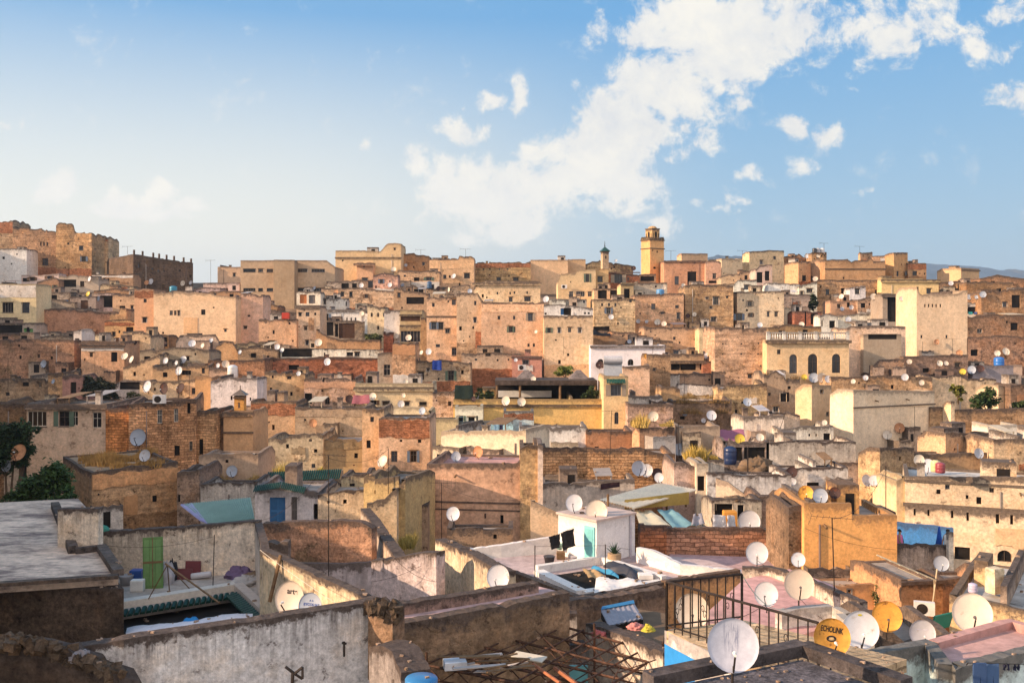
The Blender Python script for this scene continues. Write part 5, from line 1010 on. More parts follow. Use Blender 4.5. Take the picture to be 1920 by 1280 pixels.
m.add(vs, [(j*n+i, j*n+(i+1) % n, (j+1)*n+(i+1) % n, (j+1)*n+i) for j in range(4) for i in range(n)]+[tuple(range(4*n, 5*n))]); m.build('cap_dome', 'pl', lan, (.5,.33,.17))
for s in range(4):
    Mx = Matrix.Translation((cx, cy, 0)) @ Matrix.Rotation(s*math.pi/2, 4, 'Z')
    m = MB(); y = -lw/2-.012
    pts = [(-.3, lz+.7), (.3, lz+.7)]+[(.3*math.cos(math.pi*k/8), lz+1.7+.35*math.sin(math.pi*k/8)) for k in range(9)]
    m.prism([Mx@Vector((a, y, b)) for a, b in pts], Mx.to_3x3()@Vector((0, .05, 0))); m.build('arched_opening', 'void', lan)
    m = MB(); 
    for q in (-.75, .75): m.prism([Mx@Vector((q+a, y, b)) for a, b in ((-.09, lz+.9), (.09, lz+.9), (.09, lz+1.7), (-.09, lz+1.7))], Mx.to_3x3()@Vector((0, .05, 0)))
    m.build('slit', 'void', lan)
z = zone('minaret', 'tiny minaret with a green pyramid roof and a ball finial', 'minaret', P(1134, 496, 203))
w_ = .68; b = z.location; hgt = P(0,473,203).z-b.z
m = MB(); RZ = Matrix.Rotation(R(12), 4, 'Z'); m.box(-w_, w_, -w_, w_, -2, hgt, M4=RZ); m.box(-w_-.12, w_+.12, -w_-.12, w_+.12, hgt, hgt+.16, M4=RZ); m.build('shaft', 'pl', z, (.58,.42,.27))
m = MB(); q = w_+.3; k = hgt+.16; m.add([RZ@Vector(v) for v in ((-q,-q,k),(q,-q,k),(q,q,k),(-q,q,k),(0,0,k+1.05))], [(0,1,4),(1,2,4),(2,3,4),(3,0,4),(3,2,1,0)]); m.build('roof', 'tile', z, (.025,.07,.06))
m = MB(); m.tube((0,0,k+.9), (0,0,k+2.2), .035, 5)
for zz, r in ((1.15,.15),(1.5,.12),(1.8,.09)): m.tube((0,0,k+zz-r), (0,0,k+zz), r*.4, 8, r); m.tube((0,0,k+zz), (0,0,k+zz+r), r, 8, r*.4)
m.build('finial', 'iron', z)
m = MB(); m.box(-.13, .13, -w_-.02, -w_+.02, hgt*.45, hgt*.7, M4=RZ); m.build('window', 'void', z)
cu = H('little orange cupola turret with a pale niche on the prayer tower base',439,457,741,774,(.52,.25,.06),'pl','446,754,4,11,a',d=80.6,D=.8,yaw=0,jit=.005,ph=.05,name='turret',cat='turret',corn=[(744,.12,.12)])
m = MB(); W_, z0 = cu['W'], cu['zr']+.05; q = .2
m.add([(-q,-q,z0),(W_+q,-q,z0),(W_+q,.8+q,z0),(-q,.8+q,z0),(W_*.5,.4,z0+.5)], [(0,1,4),(1,2,4),(2,3,4),(3,0,4),(3,2,1,0)]); m.tube((W_*.5,.4,z0+.45), (W_*.5,.4,z0+.8), .05, 6); m.build('roof', 'tile', cu['root'], (.14,.11,.09))
# posts of the dark fort, balustrade of the arched house, rails
rt = fort['root']
for px in (252,268,288,299,313,327,345,359):
    s = fort['S'](px); m = MB(); zz = fort['Z'](px, 478+(px-250)*.15)-fort['zb']; m.box(s-.16, s+.16, .05, .4, zz-.5, zz+1.1, [.2]*8); m.build('roof_post', 'dk', rt, (.2,.13,.09))
# mountains
def ridge(name, label, pts, d, depth, base, seed):
    vs, fs = [], []; xs = [pts[0][0]+(pts[-1][0]-pts[0][0])*i/90 for i in range(91)]; nz = 14
    for j in range(nz+1):
        for i, px in enumerate(xs):
            top = HY-lerp_tab(pts, px); u = j/nz
            p = P(px, HY, d-depth*.6*(1-u)); h = top/F*d
            v = Vector((p.x*.0012+seed, u*3., 0)); nn = mn.fractal(v*1.6, 1., 2., 5)
            z_ = base+(h-base)*(u**.8)+nn*h*.28*math.sin(math.pi*min(u, .99))
            if j == nz: z_ = h+mn.noise(Vector((px*.12, seed, 0)))*h*.012
            vs.append((p.x, p.y, z_))
    k = 91
    for i, px in enumerate(xs): p = P(px, HY, d+depth*.5); vs.append((p.x, p.y, base))
    fs = [(j*k+i, j*k+i+1, (j+1)*k+i+1, (j+1)*k+i) for j in range(nz+1) for i in range(k-1)]
    o = mesh_obj(name, vs, fs, 'mountain', color=(.035,.06,.085), smooth=True); tag(o, label, None, kind='structure')  # blue cast paints distance haze into the forest colour
M['mountain'] = plain_mat('hazed_forest_slope', None, .95, .45, .006, bump=.0, stain=((.16,.13,.08), .003, .56))
ridge('mountains', 'long blue mountain ridge at the right horizon', [(1640,500),(1736,494),(1772,496),(1840,500),(1877,507),(1897,504),(1920,507),(2050,500),(2300,510)], 5200, 2400, -60, 3.)
ridge('hill', 'small distant blue hill behind the right skyline', [(1290,492),(1329,483),(1345,478),(1362,480),(1390,480),(1430,490),(1560,498)], 3800, 1500, -60, 9.)

# ================================================================== vegetation
def leaves(rr, clumps, n, size, flat=.5):
    vs, fs = [], []; tot = sum(c[1].x*c[1].y*c[1].z for c in clumps)
    for c, r in clumps:
        k = int(n*r.x*r.y*r.z/tot); subs = []
        for _ in range(max(5, k//28)):
            v = Vector((rr.gauss(0,1), rr.gauss(0,1), rr.gauss(0,1))).normalized()*rr.uniform(.45, 1.05); subs.append(v)
        for i in range(k):
            s = rr.choice(subs); v = s+Vector((rr.gauss(0,.17), rr.gauss(0,.17), rr.gauss(0,.15)))
            p = c+Vector((v.x*r.x, v.y*r.y, v.z*r.z))
            a = Vector((rr.gauss(0,1), rr.gauss(0,1), rr.gauss(0,.6))).normalized(); b = a.cross(Vector((rr.gauss(0,.5), rr.gauss(0,.5), 1))).normalized()
            q = size*rr.uniform(.6, 1.4); o = len(vs)
            vs += [p-a*q, p-b*q*.5+Vector((0,0,q*.15)), p+a*q, p+b*q*.5+Vector((0,0,q*.15))]; fs.append((o, o+1, o+2, o+3))
    return vs, fs
def tree(name, label, cat, base, clumps, n, size, col, trunk_r=.12, group=None):
    """base = trunk foot, clumps = (px, py, depth, rx, ry, rz)"""
    rr = rnd(label); z = zone(name, label, cat, base, group); cl = [(P(x, y, d)-z.location, Vector((a, b, c))) for x, y, d, a, b, c in clumps]
    m = MB()
    for c, r in cl:
        mid = Vector((c.x*.4, c.y*.4, c.z*.45)); m.tube((0,0,-.3), mid, trunk_r, 7, trunk_r*.7); m.tube(mid, c, trunk_r*.7, 6, trunk_r*.25)
        for _ in range(4):
            e = c+Vector((rr.uniform(-.7,.7)*r.x, rr.uniform(-.7,.7)*r.y, rr.uniform(-.2,.8)*r.z)); m.tube(mid.lerp(c, .6), e, trunk_r*.35, 5, trunk_r*.1)
    m.build('trunk', 'trunk', z)
    vs, fs = leaves(rr, cl, n, size); mesh_obj('crown', vs, fs, 'leaf', z, col)
tree('tree', 'dark green tree against the stained wall at the left edge', 'tree', P(15, 960, 66)+Vector((0,0,-2)), [(8,822,67,1.1,1.2,.9),(30,808,67.5,1.1,1,.75),(45,850,67,.7,.8,.8),(10,862,66.5,1.,1.,1.),(62,803,68,.5,.6,.4)], 5200, .15, (.028,.05,.018))
tree('tree', 'leafy green tree below the rusty orange dish on the left', 'tree', P(85, 990, 58)+Vector((0,0,-2)), [(100,895,57,1.,1.1,.85),(70,915,57,1.2,1.,.8),(120,928,56.5,.7,.8,.6),(40,935,56.5,1.,.8,.5)], 5600, .14, (.045,.085,.022))
tree('bush', 'dark climbing bush spilling over the red house terrace', 'bush', P(190, 756, 103), [(185,728,102,1.6,1.,1.),(205,742,102,1.,1.,.6),(170,715,102.5,.8,.8,.6)], 2600, .2, (.035,.04,.022), .08)
tree('bush', 'dark cypress-like bush beside the grey brown house', 'bush', P(1526, 582, 156), [(1526,566,156,.8,.8,1.3)], 900, .22, (.03,.045,.02), .08)
tree('tree', 'round green leafy bush above the brown garden wall', 'bush', P(1850, 772, 96), [(1842,752,96,1.,1.,.8),(1858,745,96,.8,.8,.9),(1828,756,96,.5,.6,.4)], 2200, .17, (.05,.085,.025), .08)
tree('bush', 'yellow green potted palm under the wires on the right', 'bush', P(1797, 752, 98), [(1793,731,98,.7,.7,.5),(1800,740,98,.5,.5,.5)], 500, .22, (.24,.23,.045), .06)
tree('bush', 'small green shrub at the right edge of the garden wall', 'bush', P(1912, 768, 96), [(1912,759,96,.7,.7,.35)], 600, .17, (.06,.09,.03), .05)
tree('bush', 'bright yellow green bush behind the restaurant terrace', 'bush', P(1060, 706, 108), [(1062,694,108,.8,.7,.6),(1050,700,108,.5,.5,.35)], 900, .2, (.17,.19,.04), .06)
tree('bush', 'green creeper at the right end of the pavilion', 'bush', P(1110, 750, 95.6), [(1110,737,95.5,.55,.4,.65),(1098,742,95.5,.5,.4,.3)], 800, .15, (.06,.09,.03), .05)
tree('bush', 'spiky palm in front of the restaurant parapet', 'bush', P(915, 752, 95.4), [(915,743,95.3,.45,.4,.4)], 260, .26, (.06,.08,.03), .05)
tree('bush', 'green plants at the left end of the restaurant terrace', 'bush', P(898, 752, 95.6), [(899,740,95.5,.4,.4,.6)], 350, .18, (.07,.09,.035), .05)
tree('bush', 'reedy green plants beside the dark terrace', 'bush', P(702, 641, 141), [(700,634,140.5,1.3,.5,.7)], 700, .26, (.10,.115,.045), .05)
tree('bush', 'straggly green weeds low on the orange house wall', 'bush', P(1645, 1132, 41), [(1645,1112,40.8,.28,.2,.5)], 350, .07, (.10,.10,.035), .03)
tree('bush', 'small vine on the cream house by the dark dishes', 'bush', P(248, 752, 104), [(250,742,103.6,.8,.5,.5)], 500, .18, (.10,.10,.04), .05)
def grass(label, spots, n, h, col, name='dry_grass'):
    rr = rnd(label); vs, fs = [], []; o0 = Vector(spots[0][0])
    for i in range(n):
        a, b, c = rr.choice(spots) if len(spots) < 8 else spots[i % len(spots)]
        p = Vector(a)-o0+Vector(b)*rr.random()+Vector(c)*rr.random(); t = rr.uniform(0, 6.28); w = h*.05+.008; k = len(vs); hh = h*rr.uniform(.3, 1.2)*max(.15, .75+1.3*mn.noise(p*.55))
        u = Vector((math.cos(t), math.sin(t), 0)); lean = Vector((rr.gauss(0,.3), rr.gauss(0,.3), 0))*hh
        vs += [p-u*w, p+u*w, p+lean+Vector((0,0,hh))]; fs.append((k, k+1, k+2))
    o = mesh_obj(name, vs, fs, 'drygrass', color=col); o.location = o0; tag(o, label, None, kind='stuff')
def spot(x0, x1, y, d, dy): a, b = P(x0, y, d), P(x1, y, d); return (a, b-a, Vector((0, dy, 0)))
gh = [h for h in HOUSES if 'dry grass growing' in h['root']['label']][0]
o_ = gh['root']; mw = Matrix.Translation(o_.location) @ Matrix.Rotation(o_.rotation_euler.z, 4, 'Z')
for k in range(5):
    rr = rnd('g%d' % k); 
cs = [(mw@Vector((gh['W']*rr.random()*.8, gh['D']*rr.random()*.8, gh['zr'])), Vector((gh['W']*.2,0,0)), Vector((0,gh['D']*.15,0))) for _ in range(24)]
grass('dry yellow grass on the roof of the broken house at left', cs, 5200, .55, (.42,.235,.075))
grass('dry grass on the ledge below the tan grimed wall', [spot(376,480,908,66.5,1.2), spot(420,478,906,66.5,1.)], 1600, .55, (.36,.24,.09))
grass('golden dry tufts on the pale ledge beside the cluttered roof', [spot(1286,1326,866,66.5,.8), spot(1334,1352,864,66.5,.6)], 1300, .8, (.56,.40,.10))
grass('dry brown grass in the ruined yard on the right', [spot(1275,1358,748,103.,2.), spot(1290,1330,744,105,.6)], 1500, .5, (.38,.25,.10))
grass('brown grass along the dark earth terrace', [spot(1268,1370,756,94.5,.8), spot(1275,1365,776,94.2,.3)], 1100, .5, (.24,.15,.06))
grass('dry tufts on the roof of the small orange house', [spot(1187,1216,802,79.5,2.), spot(1240,1262,800,80.5,1.5)], 700, .8, (.50,.35,.10))
grass('greenish yellow weeds in the corner beside the stained tower', [spot(745,775,1030,44,1.5)], 500, .5, (.32,.25,.07))
grass('dry tufts on the green glazed tile edge', [spot(512,545,892,66.4,.4), spot(588,604,886,66.6,.4)], 500, .7, (.46,.36,.10))
grass('brown scrub on the rubble house by the arched windows', [spot(1435,1500,715,100.5,2.)], 1600, .8, (.24,.16,.08))

# ================================================================== things on the terraces
def boxy(name, label, cat, p, sx, sy, sz, col, mat='paint', rz=0., tilt=0., group=None):
    """rounded small box standing at p"""
    m = MB(); b = .12*min(sx, sy); x, y = sx/2, sy/2
    for z0, z1, q in ((0, sz*.06, b), ): pass
    ring = lambda ins, zz: [(-x+ins,-y+ins*.99,zz),(x-ins,-y+ins*.99,zz),(x-ins,y-ins,zz),(-x+ins,y-ins,zz)]
    vs = ring(b*.4, 0)+ring(0, sz*.08)+ring(0, sz*.92)+ring(b*.4, sz)
    fs = [(3,2,1,0),(12,13,14,15)]+[(j*4+i, j*4+(i+1) % 4, j*4+4+(i+1) % 4, j*4+4+i) for j in range(3) for i in range(4)]
    m.add(vs, fs); o = m.build(name, mat, None, col); o.location = p; o.rotation_euler = (tilt, 0, rz); return tag(o, label, cat, group)
def heap(name, label, cat, p, r, h, col, mat='cloth', seed=0, squash=1., group=None):
    vs, fs = [], []; n, mm = 40, 16
    for j in range(mm+1):
        for i in range(n):
            a = 2*math.pi*i/n; e = j/mm*math.pi/2; q = 1+.38*mn.noise(Vector((math.cos(a)*1.6+seed, math.sin(a)*1.6, e*2.)))+.2*mn.noise(Vector((math.cos(a)*4+seed, math.sin(a)*4, e*5)))+.16*mn.noise(Vector((math.cos(a)*11+seed, math.sin(a)*11, e*12)))
            vs.append((r*math.cos(e)*math.cos(a)*q, r*squash*math.cos(e)*math.sin(a)*q, h*math.sin(e)*q-.03))
    fs = [(j*n+i, j*n+(i+1) % n, (j+1)*n+(i+1) % n, (j+1)*n+i) for j in range(mm) for i in range(n)]
    o = mesh_obj(name, vs, fs, mat, color=col, smooth=True); o.location = p; return tag(o, label, cat, group)
def lathe(mb, prof, n=20, M4=None):
    vs = [Vector((r*math.cos(2*math.pi*i/n), r*math.sin(2*math.pi*i/n), z)) for r, z in prof for i in range(n)]
    if M4: vs = [M4@v for v in vs]
    mb.add(vs, [(j*n+i, j*n+(i+1) % n, (j+1)*n+(i+1) % n, (j+1)*n+i) for j in range(len(prof)-1) for i in range(n)]+[tuple(range(n))[::-1], tuple(range((len(prof)-1)*n, len(prof)*n))])
def pot(name, label, cat, p, prof, col, mat='plastic', group=None, rot=None):
    m = MB(); lathe(m, prof); o = m.build(name, mat, None, col, True); o.location = p
    if rot: o.rotation_euler = rot
    return tag(o, label, cat, group)
TZ = -10.9
# green door leaning on the mouldy wall
z = zone('door', 'old green panelled door leaning against the mouldy terrace wall', 'door', PZ(287, 1103, TZ)); z.rotation_euler = (R(-7), R(-2.5), R(4))
m = MB(); m.box(-.4, .4, 0, .05, 0, 2.05, [1.]*8); m.build('door_leaf', 'paint', z, (.12,.22,.075))
for x in (-.34, -.11, .115, ):
    for z0, z1 in ((.12, 1.0), (1.1, 1.95)):
        m = MB(); m.box(x, x+.2, -.018, -.002, z0, z1); m.build('door_panel', 'paint', z, (.15,.27,.10))
m = MB(); m.box(-.02, .012, -.03, -.002, .02, 2.03); m.box(-.39, .39, -.026, -.019, 1.01, 1.09); m.build('batten', 'wood', z)
boxy('box', 'white carton with a green spot in front of the green door', 'box', PZ(258, 1107, TZ), .5, .35, .45, (.62,.62,.6), rz=.1)
boxy('tub', 'blue plastic tub beside the green door', 'tub', PZ(257, 1092, TZ), .5, .4, .55, (.03,.09,.33), 'plastic')
pot('planter', 'grey planter with a small plant left of the white carton', 'planter', PZ(237, 1096, TZ), [(.22,0),(.28,.35),(.3,.4),(.26,.4)], (.28,.27,.28))
heap('cloth_bundle', 'white and dark bundle right of the green door', 'bundle', PZ(314, 1093, TZ), .28, .8, (.42,.40,.42), seed=3)
heap('cloth_bundle', 'black bag beside the white bundle', 'bundle', PZ(322, 1086, TZ), .26, .75, (.03,.03,.035), seed=5)
boxy('board', 'maroon board propped on the mouldy terrace wall', 'board', PZ(360, 1080, TZ)+Vector((0,.1,0)), .65, .06, .62, (.15,.04,.045), tilt=-.12)
boxy('board', 'second lower maroon board in front of the first', 'board', PZ(346, 1086, TZ), .6, .06, .45, (.15,.045,.05), tilt=-.15)
pot('roll', 'pale grey rolled sheet lying below the maroon boards', 'roll', PZ(376, 1086, TZ)+Vector((-.4,0,.13)), [(.11,0),(.13,.05),(.13,.75),(.1,.82)], (.48,.46,.47), 'cloth', rot=(0, R(86), .2))
heap('cloth_heap', 'crumpled purple cloth heap at the end of the terrace', 'heap', PZ(452, 1080, TZ), .7, .42, (.15,.10,.18), seed=8)
heap('rubble_heap', 'broken pale plaster rubble beside the purple heap', 'rubble', PZ(462, 1092, TZ), .7, .3, (.44,.40,.37), 'roof', seed=11)
heap('rubble_heap', 'dark dirt heap in the corner of the mouldy terrace', 'rubble', PZ(482, 1085, TZ), .6, .3, (.16,.13,.11), 'ground', seed=13)
pot('drum', 'dark blue drum behind the white parapet at left', 'drum', PZ(204, 1040, TZ+.4)+Vector((0,0,-.3)), [(.3,0),(.33,.1),(.33,.55),(.31,.6),(.33,.65),(.33,1.05),(.28,1.15),(.1,1.18)], (.02,.06,.30))
heap('tarpaulin_bundle', 'green net bundle behind the white parapet at left', 'bundle', P(192, 993, 40.6), .25, .2, (.05,.22,.17), seed=15)
m = MB(); q = PZ(273, 1128, TZ); a = P(314, 1058, 36.6)
for e in (PZ(273,1132,TZ), PZ(318,1112,TZ), PZ(360,1108,TZ)): m.tube(e-q, a-q, .022, 6)
m.tube(P(310,1056,36.6)-q, P(412,1130,34.6)-q, .035, 6)
o = m.build('pole_frame', 'wood'); o.location = q; tag(o, 'rough wooden pole tripod standing by the courtyard edge', 'pole frame')
# on the white terrace
pl = zone('potted_plant', 'spiky aloe in a round clay pot beside the white hut', 'plant', PZ(1152, 1061, zf))
m = MB(); lathe(m, [(.17,0),(.25,.12),(.31,.32),(.33,.5),(.3,.56),(.33,.6),(.27,.6)]); m.build('clay_pot', 'paint', pl, (.36,.25,.15), True)
m = MB(); rr = rnd('aloe')
for i in range(34):
    t = rr.uniform(0, 6.28); e = rr.uniform(.5, 1.5); l = rr.uniform(.35, .6); b = Vector((0,0,.58)); d = Vector((math.cos(t)*math.cos(e), math.sin(t)*math.cos(e), math.sin(e)))*l
    m.tube(b+d*.1, b+d, .035, 4, .004)
m.build('leaf_rosette', 'leaf', pl, (.04,.09,.045))
pot('tub', 'black plastic tub on the white terrace by the washing', 'tub', PZ(1030, 1056, zf), [(.2,0),(.27,.34),(.29,.36),(.25,.36)], (.02,.02,.025))
pot('bucket', 'pale green bucket under the black washing', 'bucket', PZ(1050, 1046, zf)+Vector((0,.3,.35)), [(.12,0),(.18,.3),(.19,.32),(.16,.32)], (.36,.60,.52))
boxy('stool', 'dark stool under the pale green bucket', 'stool', PZ(1052, 1050, zf)+Vector((0,.3,0)), .4, .4, .35, (.03,.03,.03), 'wood')
pot('bucket', 'grey bucket near the teal door', 'bucket', PZ(1076, 1054, zf), [(.11,0),(.16,.26),(.17,.28),(.14,.28)], (.25,.24,.28))
boxy('block', 'white block at the right end of the covered courtyard', 'block', PZ(1210, 1084, zf+.2), .62, .5, .22, (.7,.66,.62))
z = zone('clothesline', 'clothesline strung across the white terrace', 'clothesline', P(1003, 1022, 44)); m = MB()
for p, q in (((1003,1085,43.2),(1003,1022,43.2)), ((1135,1078,42.6),(1135,1020,42.6))): m.tube(P(*p), P(*q), .022, 6)
m.build('post', 'iron', z, off=z.location); m = MB(); pp = [(1003,1024,43.2),(1030,1004,45),(1080,990,46.5)]
m.tube(P(*pp[0]), P(1135,1022,42.6), .008, 4); m.tube(P(1135,1022,42.6), P(1182,1030,45.3), .008, 4); m.tube(P(1029,1008,45.), P(1077,988,46.2), .008, 4); m.build('line', 'iron', z, off=z.location)
cloth('washing', 'black garment hanging on the line left on the white terrace', 'washing', [(1034,1030,45.),(1050,1026,45.2),(1050,1000,45.2),(1029,1006,45.)], (.02,.018,.02), .0)
cloth('washing', 'black shirt with a red print hanging beside the white hut', 'washing', [(1056,1032,45.4),(1079,1022,46.1),(1075,990,46.1),(1051,999,45.4)], (.022,.018,.02), .0)
# washing and bits elsewhere
for i, (x, y, w_, h_, c, lab) in enumerate([(900,800,7,12,(.03,.05,.13),'dark blue garment on the pale blue roof'),(914,800,6,11,(.55,.53,.55),'grey shirt on the pale blue roof'),(926,801,9,10,(.25,.42,.58),'light blue towel on the pale blue roof'),(936,801,7,10,(.03,.035,.08),'navy garment right on the pale blue roof'),(684,612,12,28,(.62,.68,.72),'long pale sheet hanging over the dark terrace'),(1816,587,8,5,(.05,.35,.38),'teal washing on the white laundry terrace'),(1826,587,6,5,(.1,.16,.4),'blue washing on the white laundry terrace'),(1842,586,9,9,(.42,.5,.62),'pale blue washing on the white laundry terrace')]):
    d = {0:85.7,1:85.6,2:85.6,3:85.5,4:145.6}.get(i, 159.3)
    cloth('washing', lab, 'washing', [(x,y+h_*.5,d),(x+w_,y+h_*.5,d),(x+w_,y-h_*.5,d),(x,y-h_*.5,d)], c, .0, 5)
z = zone('clothesline', 'clothesline along the pale blue wall at the bottom right', 'clothesline', P(1820, 1250, 19.4)); m = MB(); m.tube(P(1815,1242,19.5), P(1990,1246,19.9), .008, 4); m.build('line', 'iron', z, off=z.location)
m = MB(); m.tube(P(1815,1242,19.5), P(1812,1246,20.3), .012, 5); m.build('hook', 'iron', z, off=z.location)
def jeans(label, px, py, d, w, h, col):
    m = MB(); a = P(px, py, d); s = w*d/F; hh = h*d/F
    prof = [(-.5,0),(.5,0),(.52,-.28),(.46,-1),(.12,-1),(.02,-.36),(-.06,-1),(-.44,-1),(-.52,-.28)]
    m.prism([Vector((x*s, 0, z_*hh)) for x, z_ in prof], (0, .05, 0)); o = m.build('jeans', 'cloth', None, col); o.location = a; tag(o, label, 'jeans')
jeans('dark blue jeans hanging on the line before the pale blue wall', 1838, 1243, 19.5, 24, 62, (.035,.07,.16)); jeans('lighter blue jeans hanging beside the dark pair', 1862, 1244, 19.6, 22, 60, (.06,.11,.22))
for k, x in enumerate((1881, 1888)): cloth('sock', ('left' if k == 0 else 'right')+' dark sock of the near pair on the line', 'sock', [(x,1255,19.6),(x+5,1257,19.6),(x+6,1245,19.6),(x+1,1245,19.6)], (.03,.03,.06), 0, 3)
for k, x in enumerate((1900, 1907)): cloth('sock', ('left' if k == 0 else 'right')+' dark sock of the far pair on the line', 'sock', [(x,1255,19.7),(x+5,1257,19.7),(x+6,1245,19.7),(x+1,1245,19.7)], (.03,.03,.06), 0, 3)
# air conditioners
def aircon(label, px, py, d, rz, s=.85):
    z = zone('air_conditioner', label, 'air conditioner', P(px, py, d), None); z.rotation_euler = (0, 0, rz); k = s
    m = MB(); m.box(-.5*k, .5*k, -.17*k, .17*k, 0, .68*k); m.build('casing', 'paint', z, (.66,.63,.60))
    m = MB(); Mx = Matrix.Translation((-.12*k, -.17*k, .34*k)) @ Matrix.Rotation(R(90), 4, 'X'); lathe(m, [(.27*k,0),(.27*k,.012)], 20, Mx); m.build('fan_grille', 'iron', z)
    m = MB(); m.box(-.44*k, -.38*k, -.15*k, .15*k, -.07*k, 0); m.box(.38*k, .44*k, -.15*k, .15*k, -.07*k, 0); m.build('foot', 'iron', z)
aircon('white air conditioner unit on the floor by the dark door', 1733, 1152, 37.5, R(-18), .75)
aircon('white air conditioner on the pink low house under the peach house', 979, 694, 118.5, .1, 1.); aircon('small air conditioner on the yellow hill house', 1058, 541, 171.4, 0, 1.)
aircon('white air conditioner box on the roof near the dark dishes', 299, 756, 77.2, .2, 1.)
# water tanks
def tank(label, px, py, d, r, h, col):
    pot('water_tank', label, 'water tank', P(px, py, d), [(r*.9,0),(r,.06*h),(r,.3*h),(r*.97,.33*h),(r,.36*h),(r,.66*h),(r*.97,.69*h),(r,.72*h),(r*.96,.9*h),(r*.5,h),(r*.2,h*1.02)], col)
tank('blue water barrel on the brown terrace below the skyline',805,541,173.5,.45,1.3,(.04,.10,.20)); tank('bright blue tank beside the brown rubble house on the right',1873,686,118,.6,1.1,(.03,.16,.5)); tank('blue barrel in the dark cluttered roof',1369,870,75.4,.5,1.4,(.015,.03,.09))
tank('white water tank on the ochre block at left',436,708,106.6,.55,1.4,(.72,.7,.68)); tank('turquoise tank near the dark fort-like building',325,547,184,.7,1.1,(.03,.22,.33)); tank('blue tarp covered tank below the minaret',1238,553,166,.7,1.,(.08,.25,.5))
for k, x in enumerate((1527, 1534, 1542)): tank(('black','silver','pale silver')[k]+' round tank in the row on the narrow brown block', x, 474, 203+.3*k, .45, 1., ((.03,.03,.035),(.4,.4,.42),(.62,.62,.62))[k])
tank('yellow plastic container beside the red one on the right roof',1754,884,58.6,.28,.7,(.60,.50,.25)); tank('red plastic container on the pink roof at right',1763,886,57.8,.28,.62,(.26,.05,.06)); tank('lilac bucket on the coping of the pale weathered roof',1824,1110,35.2,.16,.34,(.50,.44,.55))
boxy('chimney','small lit chimney block on the weathered roof at right','chimney',P(1865,1096,36.4)+Vector((0,0,-.3)),.5,.45,.95,(.68,.56,.38),'pl',.4)
boxy('box','red box on the roof among barrels below the concrete building','box',P(536,598,137.5),1.,.8,.9,(.45,.05,.03)); boxy('box','orange box behind the white sheets on the terrace','box',P(1368,986,52.4),.7,.5,.85,(.60,.27,.05))
boxy('polystyrene_box','white polystyrene box on the ruin beside the trellis','box',P(853,1252,25.6),.6,.4,.22,(.66,.68,.72),rz=.2)
z = zone('solar_heater', 'silver solar water heater with a cylinder tank on a slanted panel', 'water heater', P(1149, 706, 100.5)); m = MB(); m.tube((-.98,0,1.75), (.98,0,1.75), .42, 14); m.build('tank', 'metal', z, (.42,.42,.44))
m = MB(); m.prism([(-.95,-.6,.1),(.95,-.6,.1),(.95,.1,1.5),(-.95,.1,1.5)], (0,.08,.0)); m.build('panel', 'metal', z, (.30,.32,.35)); m = MB()
for x in (-.9, .9): m.tube((x,-.55,-.1), (x,-.55,.15), .04, 5); m.tube((x,.15,-.1), (x,.05,1.4), .04, 5)
m.build('stand', 'iron', z)
# planks on the trellis
rr = rnd('plank')
for i in range(16):
    t = rr.random(); p = P(rr.uniform(845,985), 1262-rr.uniform(0,34), 25.+rr.uniform(0,1.4)); m = MB(); L, w_ = rr.uniform(.6,1.5), rr.uniform(.06,.16); m.box(-L/2, L/2, -w_/2, w_/2, 0, .03)
    o = m.build('plank', 'wood' if i % 3 else 'paint', None, (.45,.40,.37)); o.location = p; o.rotation_euler = (rr.gauss(0,.05), rr.gauss(0,.08), rr.uniform(.1,.7)); tag(o, 'grey scrap plank in the pile on the ruined courtyard' if 0 else ['weathered','grey','split','pale','short','long','crooked','flat'][i % 8]+' scrap plank '+('low' if i < 8 else 'high')+' in the wood pile beside the trellis', 'plank', 'scrap planks in the pile')
boxy('board','pale board lying on the trellis lattice','board',P(992,1232,26.4),.95,.35,.04,(.58,.52,.42),rz=-.5,tilt=.12)
pot('drum','bright blue drum at the bottom behind the curved rim','drum',P(790,1296,21.),[(.36,0),(.36,.28),(.34,.31),(.1,.32)],(.04,.19,.42))
heap('rag','red rag on the rubble roof by the grey sheet hut','rag',P(1122,1190,28.6),.22,.14,(.42,.11,.10),seed=21); heap('rag','salmon rag beside the yellow bag on the rubble roof','rag',P(1192,1176,28.6),.24,.14,(.5,.2,.18),seed=22); heap('bag','yellow bag on the rubble roof near the railing','bag',P(1215,1180,28.),.18,.16,(.42,.36,.05),seed=23)
heap('rubble_heap','broken stones where the mouldy wall meets the corner rubble','rubble',P(152,1234,21.5),.22,.2,(.26,.23,.23),'roof',seed=31)
heap('rubbish_heap','dark scrap heap on the cluttered roof','rubbish',P(1420,880,74),1.2,.9,(.08,.07,.07),'ground',seed=33); heap('rubbish_heap','rubbish heap on the roof of the dark open shed','rubbish',P(1378,936,53.6),.6,.22,(.13,.11,.1),'ground',seed=35)
